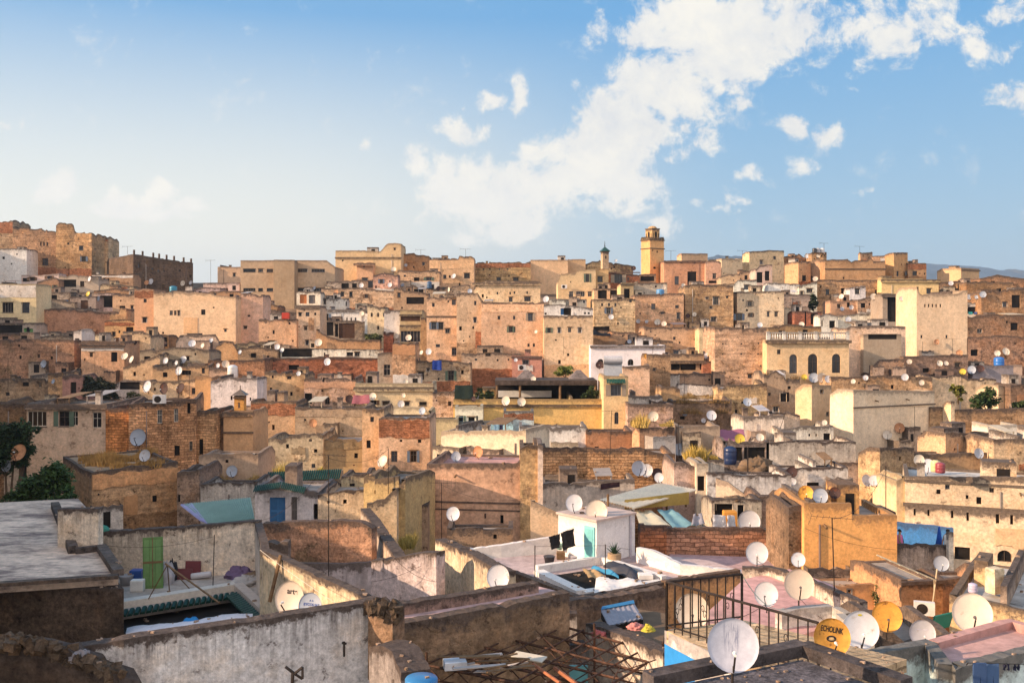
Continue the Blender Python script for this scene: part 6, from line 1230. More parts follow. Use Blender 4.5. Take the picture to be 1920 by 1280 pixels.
# people
def person(label, base, h, top, bottom, skin, hair, rz, carry=False):
    z = zone('person', label, 'person', base, None); z.rotation_euler = (0, 0, rz); s = h/1.7
    J = dict(p=(0,0,.92,.13), c=(0,.01,1.18,.135), n=(0,0,1.42,.06), hd=(0,-.01,1.5,.075), ht=(0,-.01,1.62,.09), hh=(0,-.01,1.68,.06), ls=(-.17,0,1.37,.065), le=(-.25,-.03,1.1,.048), lw=(-.22,-.16,.9,.036), lh=(-.21,-.2,.82,.035), rs=(.17,0,1.37,.065), re=(.25,-.03,1.1,.048), rw=(.22,-.16,.92,.036), rh=(.2,-.2,.85,.035), lk=(-.1,-.02,.5,.07), la=(-.1,.02,.08,.045), lt=(-.1,-.15,.04,.04), rk=(.1,.0,.5,.07), ra=(.1,.03,.08,.045), rt=(.1,-.13,.04,.04), lp=(-.09,0,.84,.1), rp=(.09,0,.84,.1))
    E = ['pc','cn','n-hd','hd-ht','ht-hh','n-ls','ls-le','le-lw','lw-lh','n-rs','rs-re','re-rw','rw-rh','p-lp','lp-lk','lk-la','la-lt','p-rp','rp-rk','rk-ra','ra-rt']
    ks = list(J); me = bpy.data.meshes.new('body'); ed = []
    for e in E: a, b = e.split('-') if '-' in e else (e[0], e[1]); ed.append((ks.index(a), ks.index(b)))
    me.from_pydata([(J[k][0]*s, J[k][1]*s, J[k][2]*s) for k in ks], ed, []); o = bpy.data.objects.new('body', me); COL.objects.link(o); o.parent = z
    sk = o.modifiers.new('skin', 'SKIN'); 
    for i, k in enumerate(ks): me.skin_vertices[0].data[i].radius = (J[k][3]*s, J[k][3]*s*.85)
    me.skin_vertices[0].data[0].use_root = True; sub = o.modifiers.new('sub', 'SUBSURF'); sub.levels = sub.render_levels = 2; me.materials.append(M['cloth']); o.color = (*skin, 1)
    def shell(name, prof, col):
        vs = []; n = 16
        for zz, rx, ry in prof: vs += [(rx*s*math.cos(2*math.pi*i/n), ry*s*math.sin(2*math.pi*i/n)+.005, zz*s) for i in range(n)]
        fs = [(j*n+i, j*n+(i+1) % n, (j+1)*n+(i+1) % n, (j+1)*n+i) for j in range(len(prof)-1) for i in range(n)]+[tuple(range((len(prof)-1)*n, len(prof)*n))]
        mesh_obj(name, vs, fs, 'cloth', z, col, smooth=True)
    shell('shirt', [(.86,.2,.17),(1.05,.19,.165),(1.25,.21,.165),(1.38,.2,.13),(1.44,.09,.08)], top); shell('trousers', [(.06,.17,.14),(.5,.19,.16),(.88,.19,.16)], bottom)
    vs, fs = [], []; n = 14
    for j in range(6):
        e = j/5*math.pi/2
        for i in range(n): vs.append((.105*s*math.cos(e)*math.cos(2*math.pi*i/n), (.112*math.cos(e)*math.sin(2*math.pi*i/n)+.012)*s, (1.62+.115*math.sin(e))*s))
    fs = [(j*n+i, j*n+(i+1) % n, (j+1)*n+(i+1) % n, (j+1)*n+i) for j in range(5) for i in range(n)]; mesh_obj('hair', vs, fs, 'cloth', z, hair, smooth=True)
    for q in (-1, 1):
        m = MB(); m.box(q*.035*s-.012, q*.035*s+.012, -.1*s, -.088*s, 1.60*s, 1.615*s); m.build('eye', 'iron', z)
    m = MB(); m.prism([(-.014*s,-.09*s,1.56*s),(.014*s,-.09*s,1.56*s),(0,-.085*s,1.61*s)], (0,-.025*s,0)); m.build('nose', 'cloth', z, skin)
person('person in a pink top standing by the orange house corner', P(1687,1030,50.6)+Vector((0,0,-.55)), 1.6, (.62,.16,.34), (.25,.06,.15), (.34,.19,.12), (.02,.016,.014), R(60))
person('person in a white shirt leaning by the bright blue terrace wall', P(1777,1030,50.2)+Vector((0,0,-.6)), 1.65, (.66,.63,.58), (.1,.1,.13), (.30,.17,.11), (.02,.016,.014), R(-50))
pot('umbrella', 'closed dark blue parasol beside the person in white', 'parasol', P(1761,1028,50.8)+Vector((0,0,-.4)), [(.02,0),(.02,.5),(.2,.55),(.12,1.),(.05,1.5),(.015,1.6)], (.02,.08,.36), 'cloth')
pot('garment', 'small black garment peg on the bright blue wall', 'garment', P(1690,1021,51.6), [(.12,0),(.13,.2),(.06,.5),(.03,.55)], (.03,.03,.04), 'cloth')
tile_board = boxy('tin_sheet','green plastic sheet beside the cream house at right','sheet',P(1762,1178,34.5),1.,.06,.6,(.03,.20,.13),tilt=.3,rz=.5)

# --- air over the whole place: far things fade in it
hm = bpy.data.materials.new('haze_air'); hm.use_nodes = True; ht = NT(hm.node_tree); ht.n.clear(); ho = ht.node('ShaderNodeOutputMaterial'); hv_ = ht.node('ShaderNodeVolumePrincipled')
hv_.inputs['Color'].default_value = (.58,.77,1.,1); hv_.inputs['Density'].default_value = .00013; hv_.inputs['Anisotropy'].default_value = .2; ht.l.new(hv_.outputs[0], ho.inputs['Volume']); M['haze_air'] = hm
m = MB(); m.box(-6900, 6900, -120, 7400, -75, 420)
hz = mesh_obj('haze', m.v, m.f, 'haze_air') if 'haze_air' in M else None
tag(hz, 'thin pale air over the town and far hills', None, kind='stuff')

# ================================================================== satellite dishes and aerials
hz.hide_viewport = True; bpy.context.view_layer.update(); DG = bpy.context.evaluated_depsgraph_get()
def hit(px, py):
    ok, loc, nor, idx, ob, mx = SC.ray_cast(DG, Vector((0,0,0)), P(px, py, 1.).normalized())
    return (loc, nor, ob) if ok else None
def root_label(ob):
    while ob.parent: ob = ob.parent
    return ob.get('label', '')
# one shared set of meshes
def bowl(r, k=.30): return k*r*r
def make_reflector():
    m = MB(); n, rings = 28, 7; vs = []
    for side in (0, 1):
        for j in range(rings+1):
            r = .5*max(j/rings, .02)
            for i in range(n):
                a = 2*math.pi*i/n; vs.append((r*math.cos(a), -bowl(r, .42)+(.012 if side else 0.), r*math.sin(a)*1.04))
    K = (rings+1)*n; fs = []
    for side in (0, 1):
        for j in range(rings):
            for i in range(n):
                f = (side*K+j*n+i, side*K+j*n+(i+1) % n, side*K+(j+1)*n+(i+1) % n, side*K+(j+1)*n+i); fs.append(f if side else f[::-1])
        c = tuple(side*K+i for i in range(n)); fs.append(c[::-1] if side else c)
    for i in range(n): fs.append((rings*n+i, rings*n+(i+1) % n, K+rings*n+(i+1) % n, K+rings*n+i))
    me = bpy.data.meshes.new('reflector'); me.from_pydata(vs, [], fs); me.polygons.foreach_set('use_smooth', [True]*len(me.polygons)); return me
REF = {k: make_reflector() for k in ('dish', 'rust', 'streak')}
for k in REF: REF[k].materials.append(M[k])
def tmp(mb, mat):
    o = mb.build('tmp', mat); me = o.data; bpy.data.objects.remove(o); return me
mb = MB(); mb.tube((0,.06,-1), (0,.06,0), .026, 8); mb.tube((0,.06,-.02), (0,.01,.0), .05, 6); MAST = tmp(mb, 'iron')
mb = MB(); mb.tube((0,-.10,-.50), (0,-.52,-.16), .02, 6); mb.tube((0,-.10,-.5), (0,.05,-.22), .02, 6); ARM = tmp(mb, 'iron')
mb = MB(); mb.tube((0,-.56,-.12), (0,-.48,-.1), .028, 8); mb.tube((0,-.48,-.1), (0,-.44,-.09), .028, 8, .045); LNB = tmp(mb, 'plastic')
mb = MB(); mb.tube((0,.04,0), (0,.5,-.04), .022, 6); BRK = tmp(mb, 'iron')
DC = dict(w=('white','dish',(.53,.53,.56)), s=('grey','dish',(.36,.40,.47)), r=('rust brown','rust',(.50,.25,.13)), b=('dark brown','rust',(.055,.03,.028)), z=('blue grey','streak',(.4,.4,.4)), y=('yellow','dish',(.62,.44,.06)), o=('orange','rust',(.66,.32,.06)), a=('beige','dish',(.56,.47,.38)), c=('cream','dish',(.66,.58,.48)))
DLIST = []
def child(name, me, par, col=None, loc=(0,0,0), rot=None, sc=None):
    o = bpy.data.objects.new(name, me); COL.objects.link(o); o.parent = par; o.location = loc
    if rot is not None: o.rotation_euler = rot
    if sc is not None: o.scale = sc
    if col: o.color = (*col, 1)
    return o
def dish(px, py, diam, c='w', d=None, base=None, az=None, el=None, label=None):
    rr = rnd('dish%d_%d' % (px, py)); best = None; wall_ = False; r = diam*.5
    if d is None:
        for k in (1.3, 1.5, 1.8, 2.2, 1.1, 2.8, .9, 3.6, 4.5):
            h = hit(px, py+r*k)
            if not h: continue
            loc, nor, ob = h; dm = diam*loc.y/F
            if .45 < dm < 1.9:
                c0 = hit(px, py)
                if abs(nor.z) < .5:
                    best = (loc-Vector((0, .42, 0)), loc, ob); wall_ = True
                    if c0 and c0[0].y > loc.y+1.2: best = (loc+Vector((0, .16, .02)), loc, ob); wall_ = False
                else: best = (loc, loc, ob); wall_ = False
                break
        if not best: print('no place for dish', px, py); return
        p, loc, ob = best; d = p.y
        host = root_label(ob)
    else:
        p = P(px, base, d); host = ''
    if c == 'w' and label is None: c = rr.choice('wwwwscca')
    ctr = P(px, py, d); s = diam*d/F; name, mt, col = DC[c]
    z = empty('satellite_dish', (ctr.x, ctr.y+.06*s, min(p.z, ctr.z-.4*s) if not wall_ else ctr.z-.62*s))
    hm = ctr.z-z.location.z
    v = rr.uniform(.85, 1.1); col = tuple(q*v for q in col)
    A = R((az if az is not None else -14+rr.gauss(0, 13))); E = R(el if el is not None else 17+rr.gauss(0, 7))
    rot = (-E, 0, A)
    ref = child('reflector', REF[mt], z, col, (0,0,hm), rot, (s,s,s))
    child('mast', MAST, z, None, (0,0,hm), (0,0,A), (s,s,hm))
    child('feed_arm', ARM, z, None, (0,0,hm), rot, (s,s,s)); child('feed_horn', LNB, z, (.7,.68,.62) if rr.random() < .6 else (.08,.07,.07), (0,0,hm), rot, (s,s,s))
    if wall_: child('wall_bracket', BRK, z, None, (0,0,.06*s), None, (s, 1., s))
    DLIST.append((px, py, name, host, z, s, label)); z['category'] = 'satellite dish'; z['group'] = 'satellite dishes on the roofs'
    return ref
def lettering(ref, txt, x, z, size, col, bold=True, sx=1., rot=0.):
    cu = bpy.data.curves.new('t', 'FONT'); cu.body = txt; cu.align_x = 'CENTER'; cu.align_y = 'CENTER'; cu.size = size; cu.extrude = 0.; cu.offset = .006 if bold else .001
    o = bpy.data.objects.new('t', cu); COL.objects.link(o); dg = bpy.context.evaluated_depsgraph_get(); dg.update()
    me = bpy.data.meshes.new_from_object(o.evaluated_get(dg)); bpy.data.objects.remove(o)
    for v in me.vertices:
        a_, b_ = v.co.x*sx, v.co.y; X, Z = a_*math.cos(R(rot))-b_*math.sin(R(rot))+x, a_*math.sin(R(rot))+b_*math.cos(R(rot))+z; v.co = (X, -bowl(math.hypot(X, Z/1.04), .42)-.006, Z)
    me.materials.clear(); me.materials.append(M['paint']); child('lettering', me, ref, col)
def disc_mark(ref, x, z, rx, rz, col, off=.004, name='emblem'):
    n = 24; vs = [(x, -bowl(math.hypot(x, z), .42)-off, z)]+[(x+rx*math.cos(2*math.pi*i/n), -bowl(math.hypot(x+rx*math.cos(2*math.pi*i/n), z+rz*math.sin(2*math.pi*i/n)), .42)-off, z+rz*math.sin(2*math.pi*i/n)) for i in range(n)]
    o = mesh_obj(name, vs, [(0, 1+i, 1+(i+1) % n) for i in range(n)], 'paint', ref, col)
# named near dishes: explicit depth and mast foot
ref = dish(545,1122,62,'a',28.6,1175,-20,12,'large beige dish with dark lettering against the cream wall'); lettering(ref, 'arte', .04, .2, .23, (.05,.04,.04))
ref = dish(583,1137,49,'s',27.6,1180,-18,12,'pale grey dish with blue lettering beside the beige one'); lettering(ref, 'EYCOS SAT', .03, .06, .135, (.05,.09,.28)); lettering(ref, '^ ^', 0, .19, .14, (.05,.09,.28))
ref = dish(1560,1195,68,'o',16.4,1258,-4,10,'bright orange dish with large black lettering by the railing'); lettering(ref, 'ECHOLINK', .01, .2, .22, (.02,.015,.015), True, .56, -9); disc_mark(ref, 0, -.04, .135, .085, (.02,.015,.015)); disc_mark(ref, 0, -.025, .07, .02, (.62,.42,.2), .007, 'emblem_mark'); disc_mark(ref, 0, -.065, .08, .014, (.62,.42,.2), .007, 'emblem_mark')
dish(1375,1210,95,'z',14.6,1292,-8,10,'biggest grey blue streaked dish above the dark gravel roof')
ref = dish(1614,1181,67,'w',20.6,1226,-8,12,'large white dish right of the orange lettered dish'); disc_mark(ref, 0, .40, .06, .03, (.5,.42,.05), name='sticker')
dish(1664,1156,54,'o',27.,1200,-14,14,'large faded orange dish behind the white one')
ref = dish(1730,1187,47,'w',24.5,1222,-10,12,'white dish with faint grey print above the pale blue wall'); disc_mark(ref, -.14, .14, .13, .035, (.47,.47,.53), name='faded_print'); disc_mark(ref, .15, .14, .1, .035, (.48,.48,.53), name='faded_print')
dish(1824,1150,71,'c',24.2,1212,-16,14,'large cream dish on a tripod on the pink roof corner')
dish(1499,1096,55,'a',33.,1146,-10,14,'large grey beige dish on the pink roof terrace'); dish(1438,1114,44,'w',31.5,1150,-24,14,'white dish left on the pink roof terrace')
dish(1298,1146,63,'a',29.5,1185,-8,12,'large beige dish seen through the iron railing'); dish(935,1082,44,'w',31.5,1110,-16,14,'white dish at the corner where the sunlit wall ends')
dish(1420,1037,41,'w',42.5,1062,-14,14,'white spotted dish before the brick garden wall'); dish(1497,1049,26,'w',38.,1070,-16,14,'small white dish beside the orange house corner')
dish(1077,943,32,'w',47.,966,-14,14,'white dish above the white hut roof'); dish(1119,959,41,'c',46.6,984,-12,14,'rust spotted cream dish on the white hut roof'); dish(1405,978,41,'w',50.8,1000,-8,14,'round white dish behind the brick garden wall')
dish(1765,1056,28,'s',41.,1076,-10,14,'grey dish on the small orange brown roof'); dish(850,963,26,'w',48.8,990,-14,14,'white dish above the framed roof hatch')
dish(1511,925,28,'o',45.,946,-10,16,'orange dish on the large orange house'); ref = dish(1538,930,28,'s',44.8,946,-8,16,'blue grey dish beside the orange one on the orange house'); disc_mark(ref, .02, .15, .2, .03, (.27,.31,.40), name='faded_print'); dish(1566,924,21,'b',45.4,946,-20,16,'small black dish with dry weeds on the orange house')
AUTO = '''168,523,10,w;275,530,9,r;283,528,11,w;343,531,10,w;358,530,8,w;165,551,10,y;184,560,9,s;360,644,14,w;380,648,10,w;178,618,9,r;234,668,14,w;247,674,14,w;82,682,14,w;311,676,12,w;344,674,14,w;331,680,9,w;336,695,16,w;409,685,9,w;423,682,14,w;396,638,9,s;308,646,12,b;254,643,8,b;
738,505,10,w;851,518,10,w;678,535,9,w;731,534,9,w;755,534,7,s;842,543,9,w;822,541,8,b;881,546,9,s;597,642,14,w;520,650,11,w;529,656,9,w;743,629,13,w;766,633,12,w;614,678,14,w;804,659,12,w;790,661,9,w;678,588,10,w;761,497,6,s;630,548,9,r;
1024,561,12,w;1188,503,9,b;1155,489,6,s;1244,538,10,w;1281,535,8,w;1146,594,10,w;1197,602,8,w;1213,603,7,w;1233,604,12,c;1245,607,10,w;1143,627,10,r;1290,592,8,b;1302,589,8,w;1425,609,10,w;1325,667,11,w;1211,668,9,o;1124,684,14,b;967,675,7,w;1000,710,10,w;
1529,523,10,w;1521,522,9,b;1514,480,8,s;1534,480,7,w;1578,556,10,w;1638,556,12,c;1596,576,9,w;1579,579,8,w;1503,608,10,w;1591,599,11,s;1783,531,9,w;1817,557,10,s;1831,557,7,w;1843,552,12,s;1756,641,10,r;1799,662,12,r;1870,662,11,w;1886,659,14,w;1705,678,10,w;1762,681,11,w;1774,681,9,w;1805,697,12,y;1822,693,15,s;1838,691,14,b;1508,707,11,y;1526,708,18,w;1541,708,18,w;1553,711,14,w;1623,708,10,w;1697,707,13,w;1728,717,10,w;
277,725,22,w;308,728,21,b;339,728,20,b;259,820,31,s;272,854,22,w;35,849,31,r;12,873,21,s;435,883,21,w;406,887,10,w;
655,748,15,b;699,743,14,c;752,757,13,w;792,770,14,w;587,793,15,r;718,865,23,c;855,855,18,s;897,847,22,r;888,748,10,b;949,751,18,w;757,741,9,c;
978,753,16,w;1225,780,19,w;1284,775,10,s;1334,779,19,w;1319,788,9,w;1401,754,16,w;1387,823,19,y;1425,820,15,w;1274,843,24,w;1197,878,28,w;1213,882,24,w;1236,895,18,w;1232,888,20,b;
1508,793,8,w;1546,792,10,w;1664,815,17,w;1687,802,18,r;1723,862,20,w;1740,873,25,w;1835,850,19,s;1485,885,20,b;1485,902,16,w;1625,901,22,w;1639,901,20,w;590,540,7,w;1466,795,8,s;1005,622,7,w;450,660,8,s;100,715,9,s;1690,560,8,w;1600,715,9,w;760,715,9,w;560,700,9,w;1180,640,8,s'''
for q in AUTO.replace('\n', '').split(';'):
    if q: a = q.split(','); dish(int(a[0]), int(a[1]), int(a[2]), a[3])
ORD = ['leftmost', 'second from left', 'third from left', 'fourth from left', 'fifth from left', 'sixth from left', 'seventh from left']
def clip_host(h, n):
    for cut in (' with ', ' behind ', ' in front of ', ' beside ', ' below ', ' above '):
        pass
    w = h.split()[:n]
    while w and w[-1] in ('with','a','an','the','of','and','its','at','in','on','beside','behind','below','above','by','to','no','left','right','between','along','from','big','one','two','small','dark','white','pale','front','over','long','before','under','near','large'): w.pop()
    return ' '.join(w)
groups = {}
for q in DLIST:
    if q[6]: tag(q[4], q[6], 'satellite dish', 'satellite dishes on the roofs')
    else: groups.setdefault((q[2], clip_host(q[3], 8)), []).append(q)
for (cn, host), L in groups.items():
    L.sort()
    for i, q in enumerate(L):
        o = '' if len(L) == 1 else ('rightmost ' if i == len(L)-1 else ORD[min(i, 6)]+' ')
        sz = 'large ' if q[5] > 1.25 else ('small ' if q[5] < .75 else '')
        lab = f'{o}{cn} dish on the {host}' if len(L) > 1 else f'{sz}{cn} dish on the {host}'
        while lab in USED: lab = 'lower '+lab
        tag(q[4], lab, 'satellite dish', 'satellite dishes on the roofs')
def aerial(label, x, ytop, ybot, d=None, yagi=1, xb=None, horiz=False, r=.02):
    xb = x if xb is None else xb
    if d is None:
        h = hit(xb, ybot); 
        if not h: print('no aerial', label); return
        d = h[0].y-.06
    z = zone('aerial', label, 'aerial', P(xb, ybot, d), 'television aerials and poles'); top = P(x, ytop, d)-z.location; m = MB(); m.tube((0,0,-.1), top, max(r, .25*d/F), 6); m.build('mast', 'iron', z)
    if yagi:
        rr = rnd(label); m = MB(); a = rr.uniform(-.5, .5); u = Vector((math.cos(a), math.sin(a), 0)); v = Vector((-u.y, u.x, 0)) if not horiz else Vector((0,0,1)); L = .75*d**.25/2.6; tr = max(.008, .16*d/F)
        m.tube(top-u*L, top+u*L, tr, 5)
        for i in range(8): c = top+u*L*(-1+2*i/7); k = .42-.03*i; m.tube(c-v*k, c+v*k, tr*.7, 4)
        for k in (-1, 1): m.tube(top-u*L+Vector((0,0,k*.05)), top-u*L*1.15+Vector((0,0,k*.3)), tr*.7, 4)
        m.build('yagi', 'iron', z)
aerial('tall thin pole rising before the yellow brown house',616,853,1082,37.8,1); aerial('dark yagi aerial before the blank orange pink house',828,905,1012,53,2,horiz=True); aerial('pole with white rods before the large orange house',1560,970,1118,33.5,1,1565)
aerial('slim dark pole beside the two storey brick house',1661,874,962,47,0); aerial('aerial pole on the block wall beside the dark door',1272,792,884,66,1); aerial('leaning aerial on the orange house with grass',1147,770,866,69.4,1,1143); aerial('aerial pole above the ruined yard',1283,706,768,98,1); aerial('aerial pole with a dish on the tan rubble house',1404,728,760,97,1)
aerial('tall white aerial pole before the pale cream house',1715,762,820,84,1); aerial('thin bent pole on the stained yellow tower',728,840,922,51.5,0); aerial('thin mast left of the concrete building',395,488,545,187,1); aerial('skyline aerial above the water tanks',1545,456,480,204,1); aerial('skyline aerial above the lit block',1612,462,476,200,1)
aerial('skyline aerial beside the pinkish house',1258,470,490,194,1); aerial('skyline aerial above the ochre house',873,467,484,192,1); aerial('skyline aerial above the brick topped house',789,468,482,205,1); aerial('thin clothes pole on the mouldy terrace',402,1002,1103,38.6,0,399); aerial('pole on the tan low house at the left edge',15,672,755,102,0); aerial('pole before the pink rendered house',178,622,700,120,0)
aerial('pole beside the two dark dishes',335,690,748,102,0); aerial('second pole right of the two dark dishes',355,700,748,102,0); aerial('aerial on the tall cream house foot',1786,635,672,127,1); aerial('thin pole on the pale roof beside the cream house',1730,640,690,126,0); aerial('pole on the white roofs below the cream tower',1458,812,770,85,0,1460) if 0 else aerial('slanted thin pole below the sunlit cream tower',1474,770,815,86,0,1458)
aerial('thin aerial on the peach stepped roof at centre',1057,632,664,119,1); aerial('aerial above the white arched house',1224,632,662,117,1); aerial('thin mast on the fort-like roof',239,462,476,200,1); aerial('skyline aerial left of the far mountain',1392,470,486,202,1); aerial('aerial on the cluttered brown roof',1403,836,882,74,1); aerial('white pipe post on the dark cluttered roof',1402,838,884,73,0,r=.05)
# long aerial lying out from the blue wall
z = zone('aerial', 'long pale aerial boom leaning out over the small orange brown roof', 'aerial', P(1750,1120,38)); m = MB(); m.tube(P(1644,1040,38), P(1752,1086,38), .03, 6); m.tube(P(1684,1064,38.1), P(1727,1083,38), .018, 5); m.tube(P(1757,1066,38), P(1749,1130,38.4), .025, 6); m.tube(P(1752,1086,38), P(1752,1120,38.9), .03, 6)
for k in range(6): c = P(1650+k*17, 1043+k*7.3, 38); m.tube(c-Vector((0,.2,0)), c+Vector((0,.2,0)), .01, 4)
m.build('boom', 'paint', z, (.62,.52,.36), off=z.location)
# small broken bricks and stones lying on the nearer roofs
rr = rnd('debris'); m = MB(); n_ = 0
for i in range(1500):
    h = hit(rr.uniform(0, 1920), rr.uniform(760, 1280))
    if not h or h[1].z < .9 or h[0].y > 95 or root_label(h[2]).find('dish') >= 0: continue
    q = rr.uniform(.02, .07)*min(1.5, h[0].y/40); Mx = Matrix.Translation(h[0]+Vector((0,0,q*.4))) @ Matrix.Rotation(rr.uniform(0, 6), 4, 'Z'); n_ += 1
    vs = [Mx@Vector((x*q*rr.uniform(.7,1.9), y*q*rr.uniform(.6,1.), z_*q*rr.uniform(.5,.8))) for x in (-1,1) for y in (-1,1) for z_ in (-1,1)]
    m.add(vs, [(0,1,3,2),(4,6,7,5),(0,4,5,1),(2,3,7,6),(0,2,6,4),(1,5,7,3)])
o = m.build('debris', 'rb', None, (.42,.3,.22), off=P(960,1000,50)); o.location = P(960,1000,50); tag(o, 'broken bricks and stones scattered over the near roofs', None, kind='stuff')
# loose cables between roofs
rr = rnd('cable')
for i, (a, b, sag, what) in enumerate([((1391,1076,20.6),(1470,1140,24),.25,'thin line from the railing to the pink terrace'),((487,1030,34.8),(636,1134,27.6),.05,'white cord along the cream courtyard wall'),((1240,738,98),(1438,728,96),.4,'sagging cable across the ruined yard'),((1745,735,97),(1930,740,97),.1,'black cable strung above the garden wall'),((1560,1085,40),(1490,1040,41),.2,'loose cable on the orange house'),((60,640,121),(240,632,121),.3,'cable across the brown mudbrick house'),
 ((616,860,37.8),(486,976,41),.5,'cable from the tall thin pole to the mouldy terrace'),((616,858,37.8),(728,842,51.5),.4,'cable from the tall thin pole to the stained tower'),((828,908,53),(1000,930,50),.5,'cable from the dark yagi to the cream wall'),((1272,795,66),(1147,775,69),.5,'cable between two aerial poles above the block wall'),((1661,878,47),(1560,972,33.5),.6,'cable from the slim dark pole to the white rods'),((1420,1050,42.5),(1500,1060,38),.3,'cable between the spotted dish and the small dish'),
 ((740,1046,38),(818,1090,36),.2,'black wire crossing the lavender wall'),((696,1090,37.5),(790,1060,37.2),.1,'second black wire crossing the lavender wall'),((935,1095,31.5),(1090,1125,38),.4,'cable from the corner dish to the terrace wall'),((1298,1160,29.5),(1438,1130,31.5),.3,'cable behind the railing between two dishes'),((1499,1120,33),(1664,1180,27),.5,'cable over the white corner to the orange dish'),((1730,1200,24.5),(1824,1190,24.2),.2,'cable along the pink roof edge'),((100,1000,39),(402,1005,38.6),.5,'clothes wire across the mouldy terrace'),((243,768,77),(368,756,80),.1,'cable along the block wall house front'),((710,800,73),(806,806,73),.15,'cable on the peach house front'),((1510,990,43.8),(1680,1030,43.8),.2,'cable stapled across the orange rendered wall')]):
    A, B = P(*a), P(*b); m = MB(); n = 14; pts = [A.lerp(B, k/n)-Vector((0,0,sag*4*(k/n)*(1-k/n))) for k in range(n+1)]
    for p, q in zip(pts, pts[1:]): m.tube(p, q, max(.008, .2*A.y/F), 4)
    o = m.build('cable', 'paint' if i in (0, 1) else 'iron', None, (.35,.6,.5) if i == 0 else (.6,.55,.45), off=A); o.location = A; tag(o, what, 'cable')

hz.hide_viewport = False
# ================================================================== camera, sun, sky
cam = bpy.data.cameras.new('camera'); co = bpy.data.objects.new('camera', cam); COL.objects.link(co)
co.location = (0, 0, 0); co.rotation_euler = (R(90), 0, 0)
cam.sensor_width = 36.; cam.lens = 36.*F/1920; cam.shift_y = -(640-HY)/1920; cam.clip_end = 30000; cam.clip_start = .1
SC.camera = co
EXPO = 1.0
SUN_AZ, SUN_EL = -103., 20.          # degrees from straight ahead (negative = left), degrees above the horizon
sd = Vector((math.sin(R(SUN_AZ))*math.cos(R(SUN_EL)), math.cos(R(SUN_AZ))*math.cos(R(SUN_EL)), math.sin(R(SUN_EL))))
sl = bpy.data.lights.new('sun', 'SUN'); so = bpy.data.objects.new('sun', sl); COL.objects.link(so)
sl.energy = 4.5; sl.angle = R(.6); sl.color = (1., .71, .47)
so.rotation_euler = sd.to_track_quat('Z', 'Y').to_euler()
w = bpy.data.worlds.new('World'); SC.world = w; w.use_nodes = True
t = NT(w.node_tree); t.n.clear()
sky = t.node('ShaderNodeTexSky', sky_type='NISHITA'); sky.sun_disc = False
sky.sun_elevation = R(SUN_EL); sky.sun_rotation = R(SUN_AZ); sky.air_density = 1.; sky.dust_density = 1.5; sky.ozone_density = 1.
out = t.node('ShaderNodeOutputWorld'); bg = t.node('ShaderNodeBackground'); bg.inputs['Strength'].default_value = .12
tc = t.node('ShaderNodeTexCoord'); dv = tc.outputs['Generated']; x, y, z_ = t.sep(dv)
K = 1/(.12*2**EXPO)
def disp(c): return tuple(q*K for q in c)
# clear sky: deep blue overhead, pale at the horizon, creamy glow toward the sun
e = t.ramp(z_, .03, .30)
e = t.math('POWER', e, .75)
clear = t.mix(e, (*disp((.52,.71,.79)), 1), (*disp((.12,.40,.76)), 1))
gd = Vector((-.62, .78, .10)).normalized()
gl = t.ramp(t.vmath('DOT_PRODUCT', dv, tuple(gd)), .60, .93, 0, 1, True)
clear = t.mix(t.math('MULTIPLY', gl, t.ramp(z_, .30, .07, .05, 1.)), clear, (*disp((1.14,1.07,.90)), 1))
base = t.mix(.93, sky.outputs[0], clear)
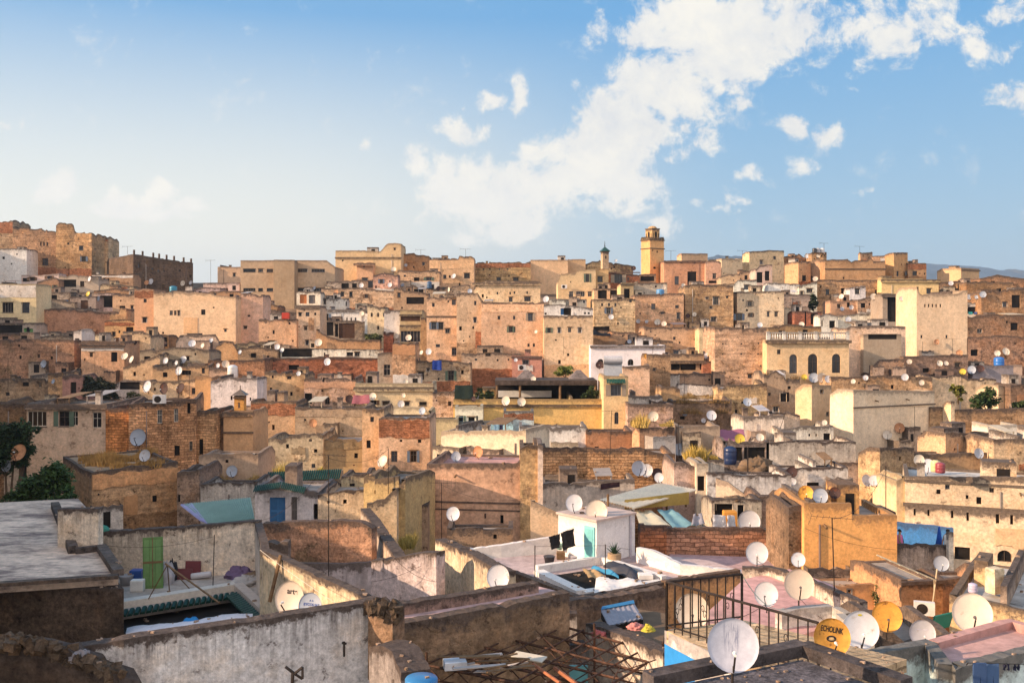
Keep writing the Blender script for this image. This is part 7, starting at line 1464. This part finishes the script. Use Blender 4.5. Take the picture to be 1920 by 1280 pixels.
# clouds, placed by direction on the sky
yy = t.math('MAXIMUM', y, .05)
U = t.math('DIVIDE', x, yy); V = t.math('DIVIDE', z_, yy)
uv = t.comb(U, V, 0.)
nw = t.noise(uv, 9., 3, .5); nw2 = t.noise(t.vmath('ADD', uv, (3.3, 7.1, 0)), 9., 3, .5)
uvw = t.vmath('ADD', uv, t.comb(t.math('MULTIPLY', t.math('SUBTRACT', nw, .5), .05), t.math('MULTIPLY', t.math('SUBTRACT', nw2, .5), .05), 0.))
fb = t.noise(uvw, 15., 10, .62)
BL_ = [(1360,60,200,95,1.35),(1480,30,120,80,1.1),(1230,60,90,90,.8),(1250,170,125,95,1.45),(1180,230,115,85,1.45),(1320,120,130,80,1.25),(1120,290,125,80,1.45),(1150,345,110,60,1.2),(1030,340,150,75,1.2),(900,365,140,80,1.45),(830,400,80,45,.9),(960,420,120,50,1.),(1000,375,100,60,1.),(1080,395,90,40,.9),(870,440,70,30,.7),(890,330,70,40,.8),
 (762,315,42,40,1.),(855,250,50,32,.95),(905,245,35,25,.85),(970,185,22,42,.9),(905,200,60,30,.75),(1005,280,55,26,.85),(1085,250,40,40,.85),(1275,240,50,30,.8),(1330,265,40,40,.85),(1265,300,50,25,.75),(1480,235,35,30,.85),(1430,320,50,28,.9),(1490,310,40,26,.85),(1550,250,50,30,.75),(1390,195,30,20,.6),(1460,145,30,25,.65),(1110,50,40,50,.6),(1075,165,30,25,.7),
 (1700,50,190,80,.74),(1850,90,120,40,.62),(1640,130,70,40,.65),(1890,180,70,45,.85),(1580,170,60,20,.6),(1890,10,70,40,.8),(1560,20,40,90,.4),(1620,360,40,12,.45),(1300,385,60,18,.65),(1380,385,40,18,.65),(1520,410,40,14,.55),(1600,45,60,60,.8),
 (110,345,60,36,1.2),(240,385,75,36,1.15),(305,350,48,30,1.15),(350,385,50,20,.7),(680,265,22,28,.75),(10,220,40,25,.6),(200,400,50,16,.7),(310,410,60,20,.75),(1250,420,60,25,.55),(1150,440,50,18,.5),(1350,400,60,20,.6)]
fld = None
for (cx, cy, rx, ry, st) in BL_:
    c = ((cx-960)/F, (HY-cy)/F, 0.)
    q = t.vmath('MULTIPLY', t.vmath('SUBTRACT', uvw, c), (F/rx/1.15, F/ry/1.15, 0.))
    g = t.ramp(t.vmath('LENGTH', q), 0., 1.25, st, 0., True)
    fld = g if fld is None else t.math('SMOOTH_MAX', fld, g, .12)
fb2 = t.noise(t.vmath('ADD', uvw, (1.7, .4, 0)), 42., 9, .66)
dens = t.math('ADD', t.math('ADD', t.math('MULTIPLY', fld, .92), t.math('MULTIPLY', t.math('SUBTRACT', fb, .5), 2.5)), t.math('MULTIPLY', t.math('SUBTRACT', fb2, .5), 1.8))
cm = t.math('MULTIPLY', t.ramp(dens, .24, .8, 0, 1, True), t.ramp(fld, .0, .3))
cm = t.math('MULTIPLY', cm, t.math('MULTIPLY', t.ramp(y, .1, .3), .95))
shade = t.noise(t.vmath('ADD', uvw, (.02, -.012, 0.)), 11., 6, .6)
lum = t.ramp(t.math('SUBTRACT', t.math('MULTIPLY', fb2, .8), t.math('MULTIPLY', shade, .9)), -.28, .12)
ccol = t.mix(lum, (*disp((.80,.81,.83)), 1), (*disp((1.08,1.02,.90)), 1))
ccol = t.mix(t.ramp(V, .07, .2, .8, 0.), ccol, (*disp((1.25,1.17,1.02)), 1))
col = t.mix(cm, base, ccol)
# unseen bright cloud added behind the camera to light the house fronts
bc = t.noise(dv, 2.2, 6, .6)
back = t.mix(t.ramp(bc, .4, .62), base, (*disp((2.6,2.08,1.68)), 1))
col = t.mix(t.ramp(y, -.05, -.35, 0., .9, True), col, back)
t.put(bg.inputs['Color'], col); t.put(out.inputs['Surface'], bg.outputs[0])
SC.view_settings.view_transform = 'Standard'; SC.view_settings.look = 'None'; SC.view_settings.gamma = 1; SC.view_settings.exposure = EXPO
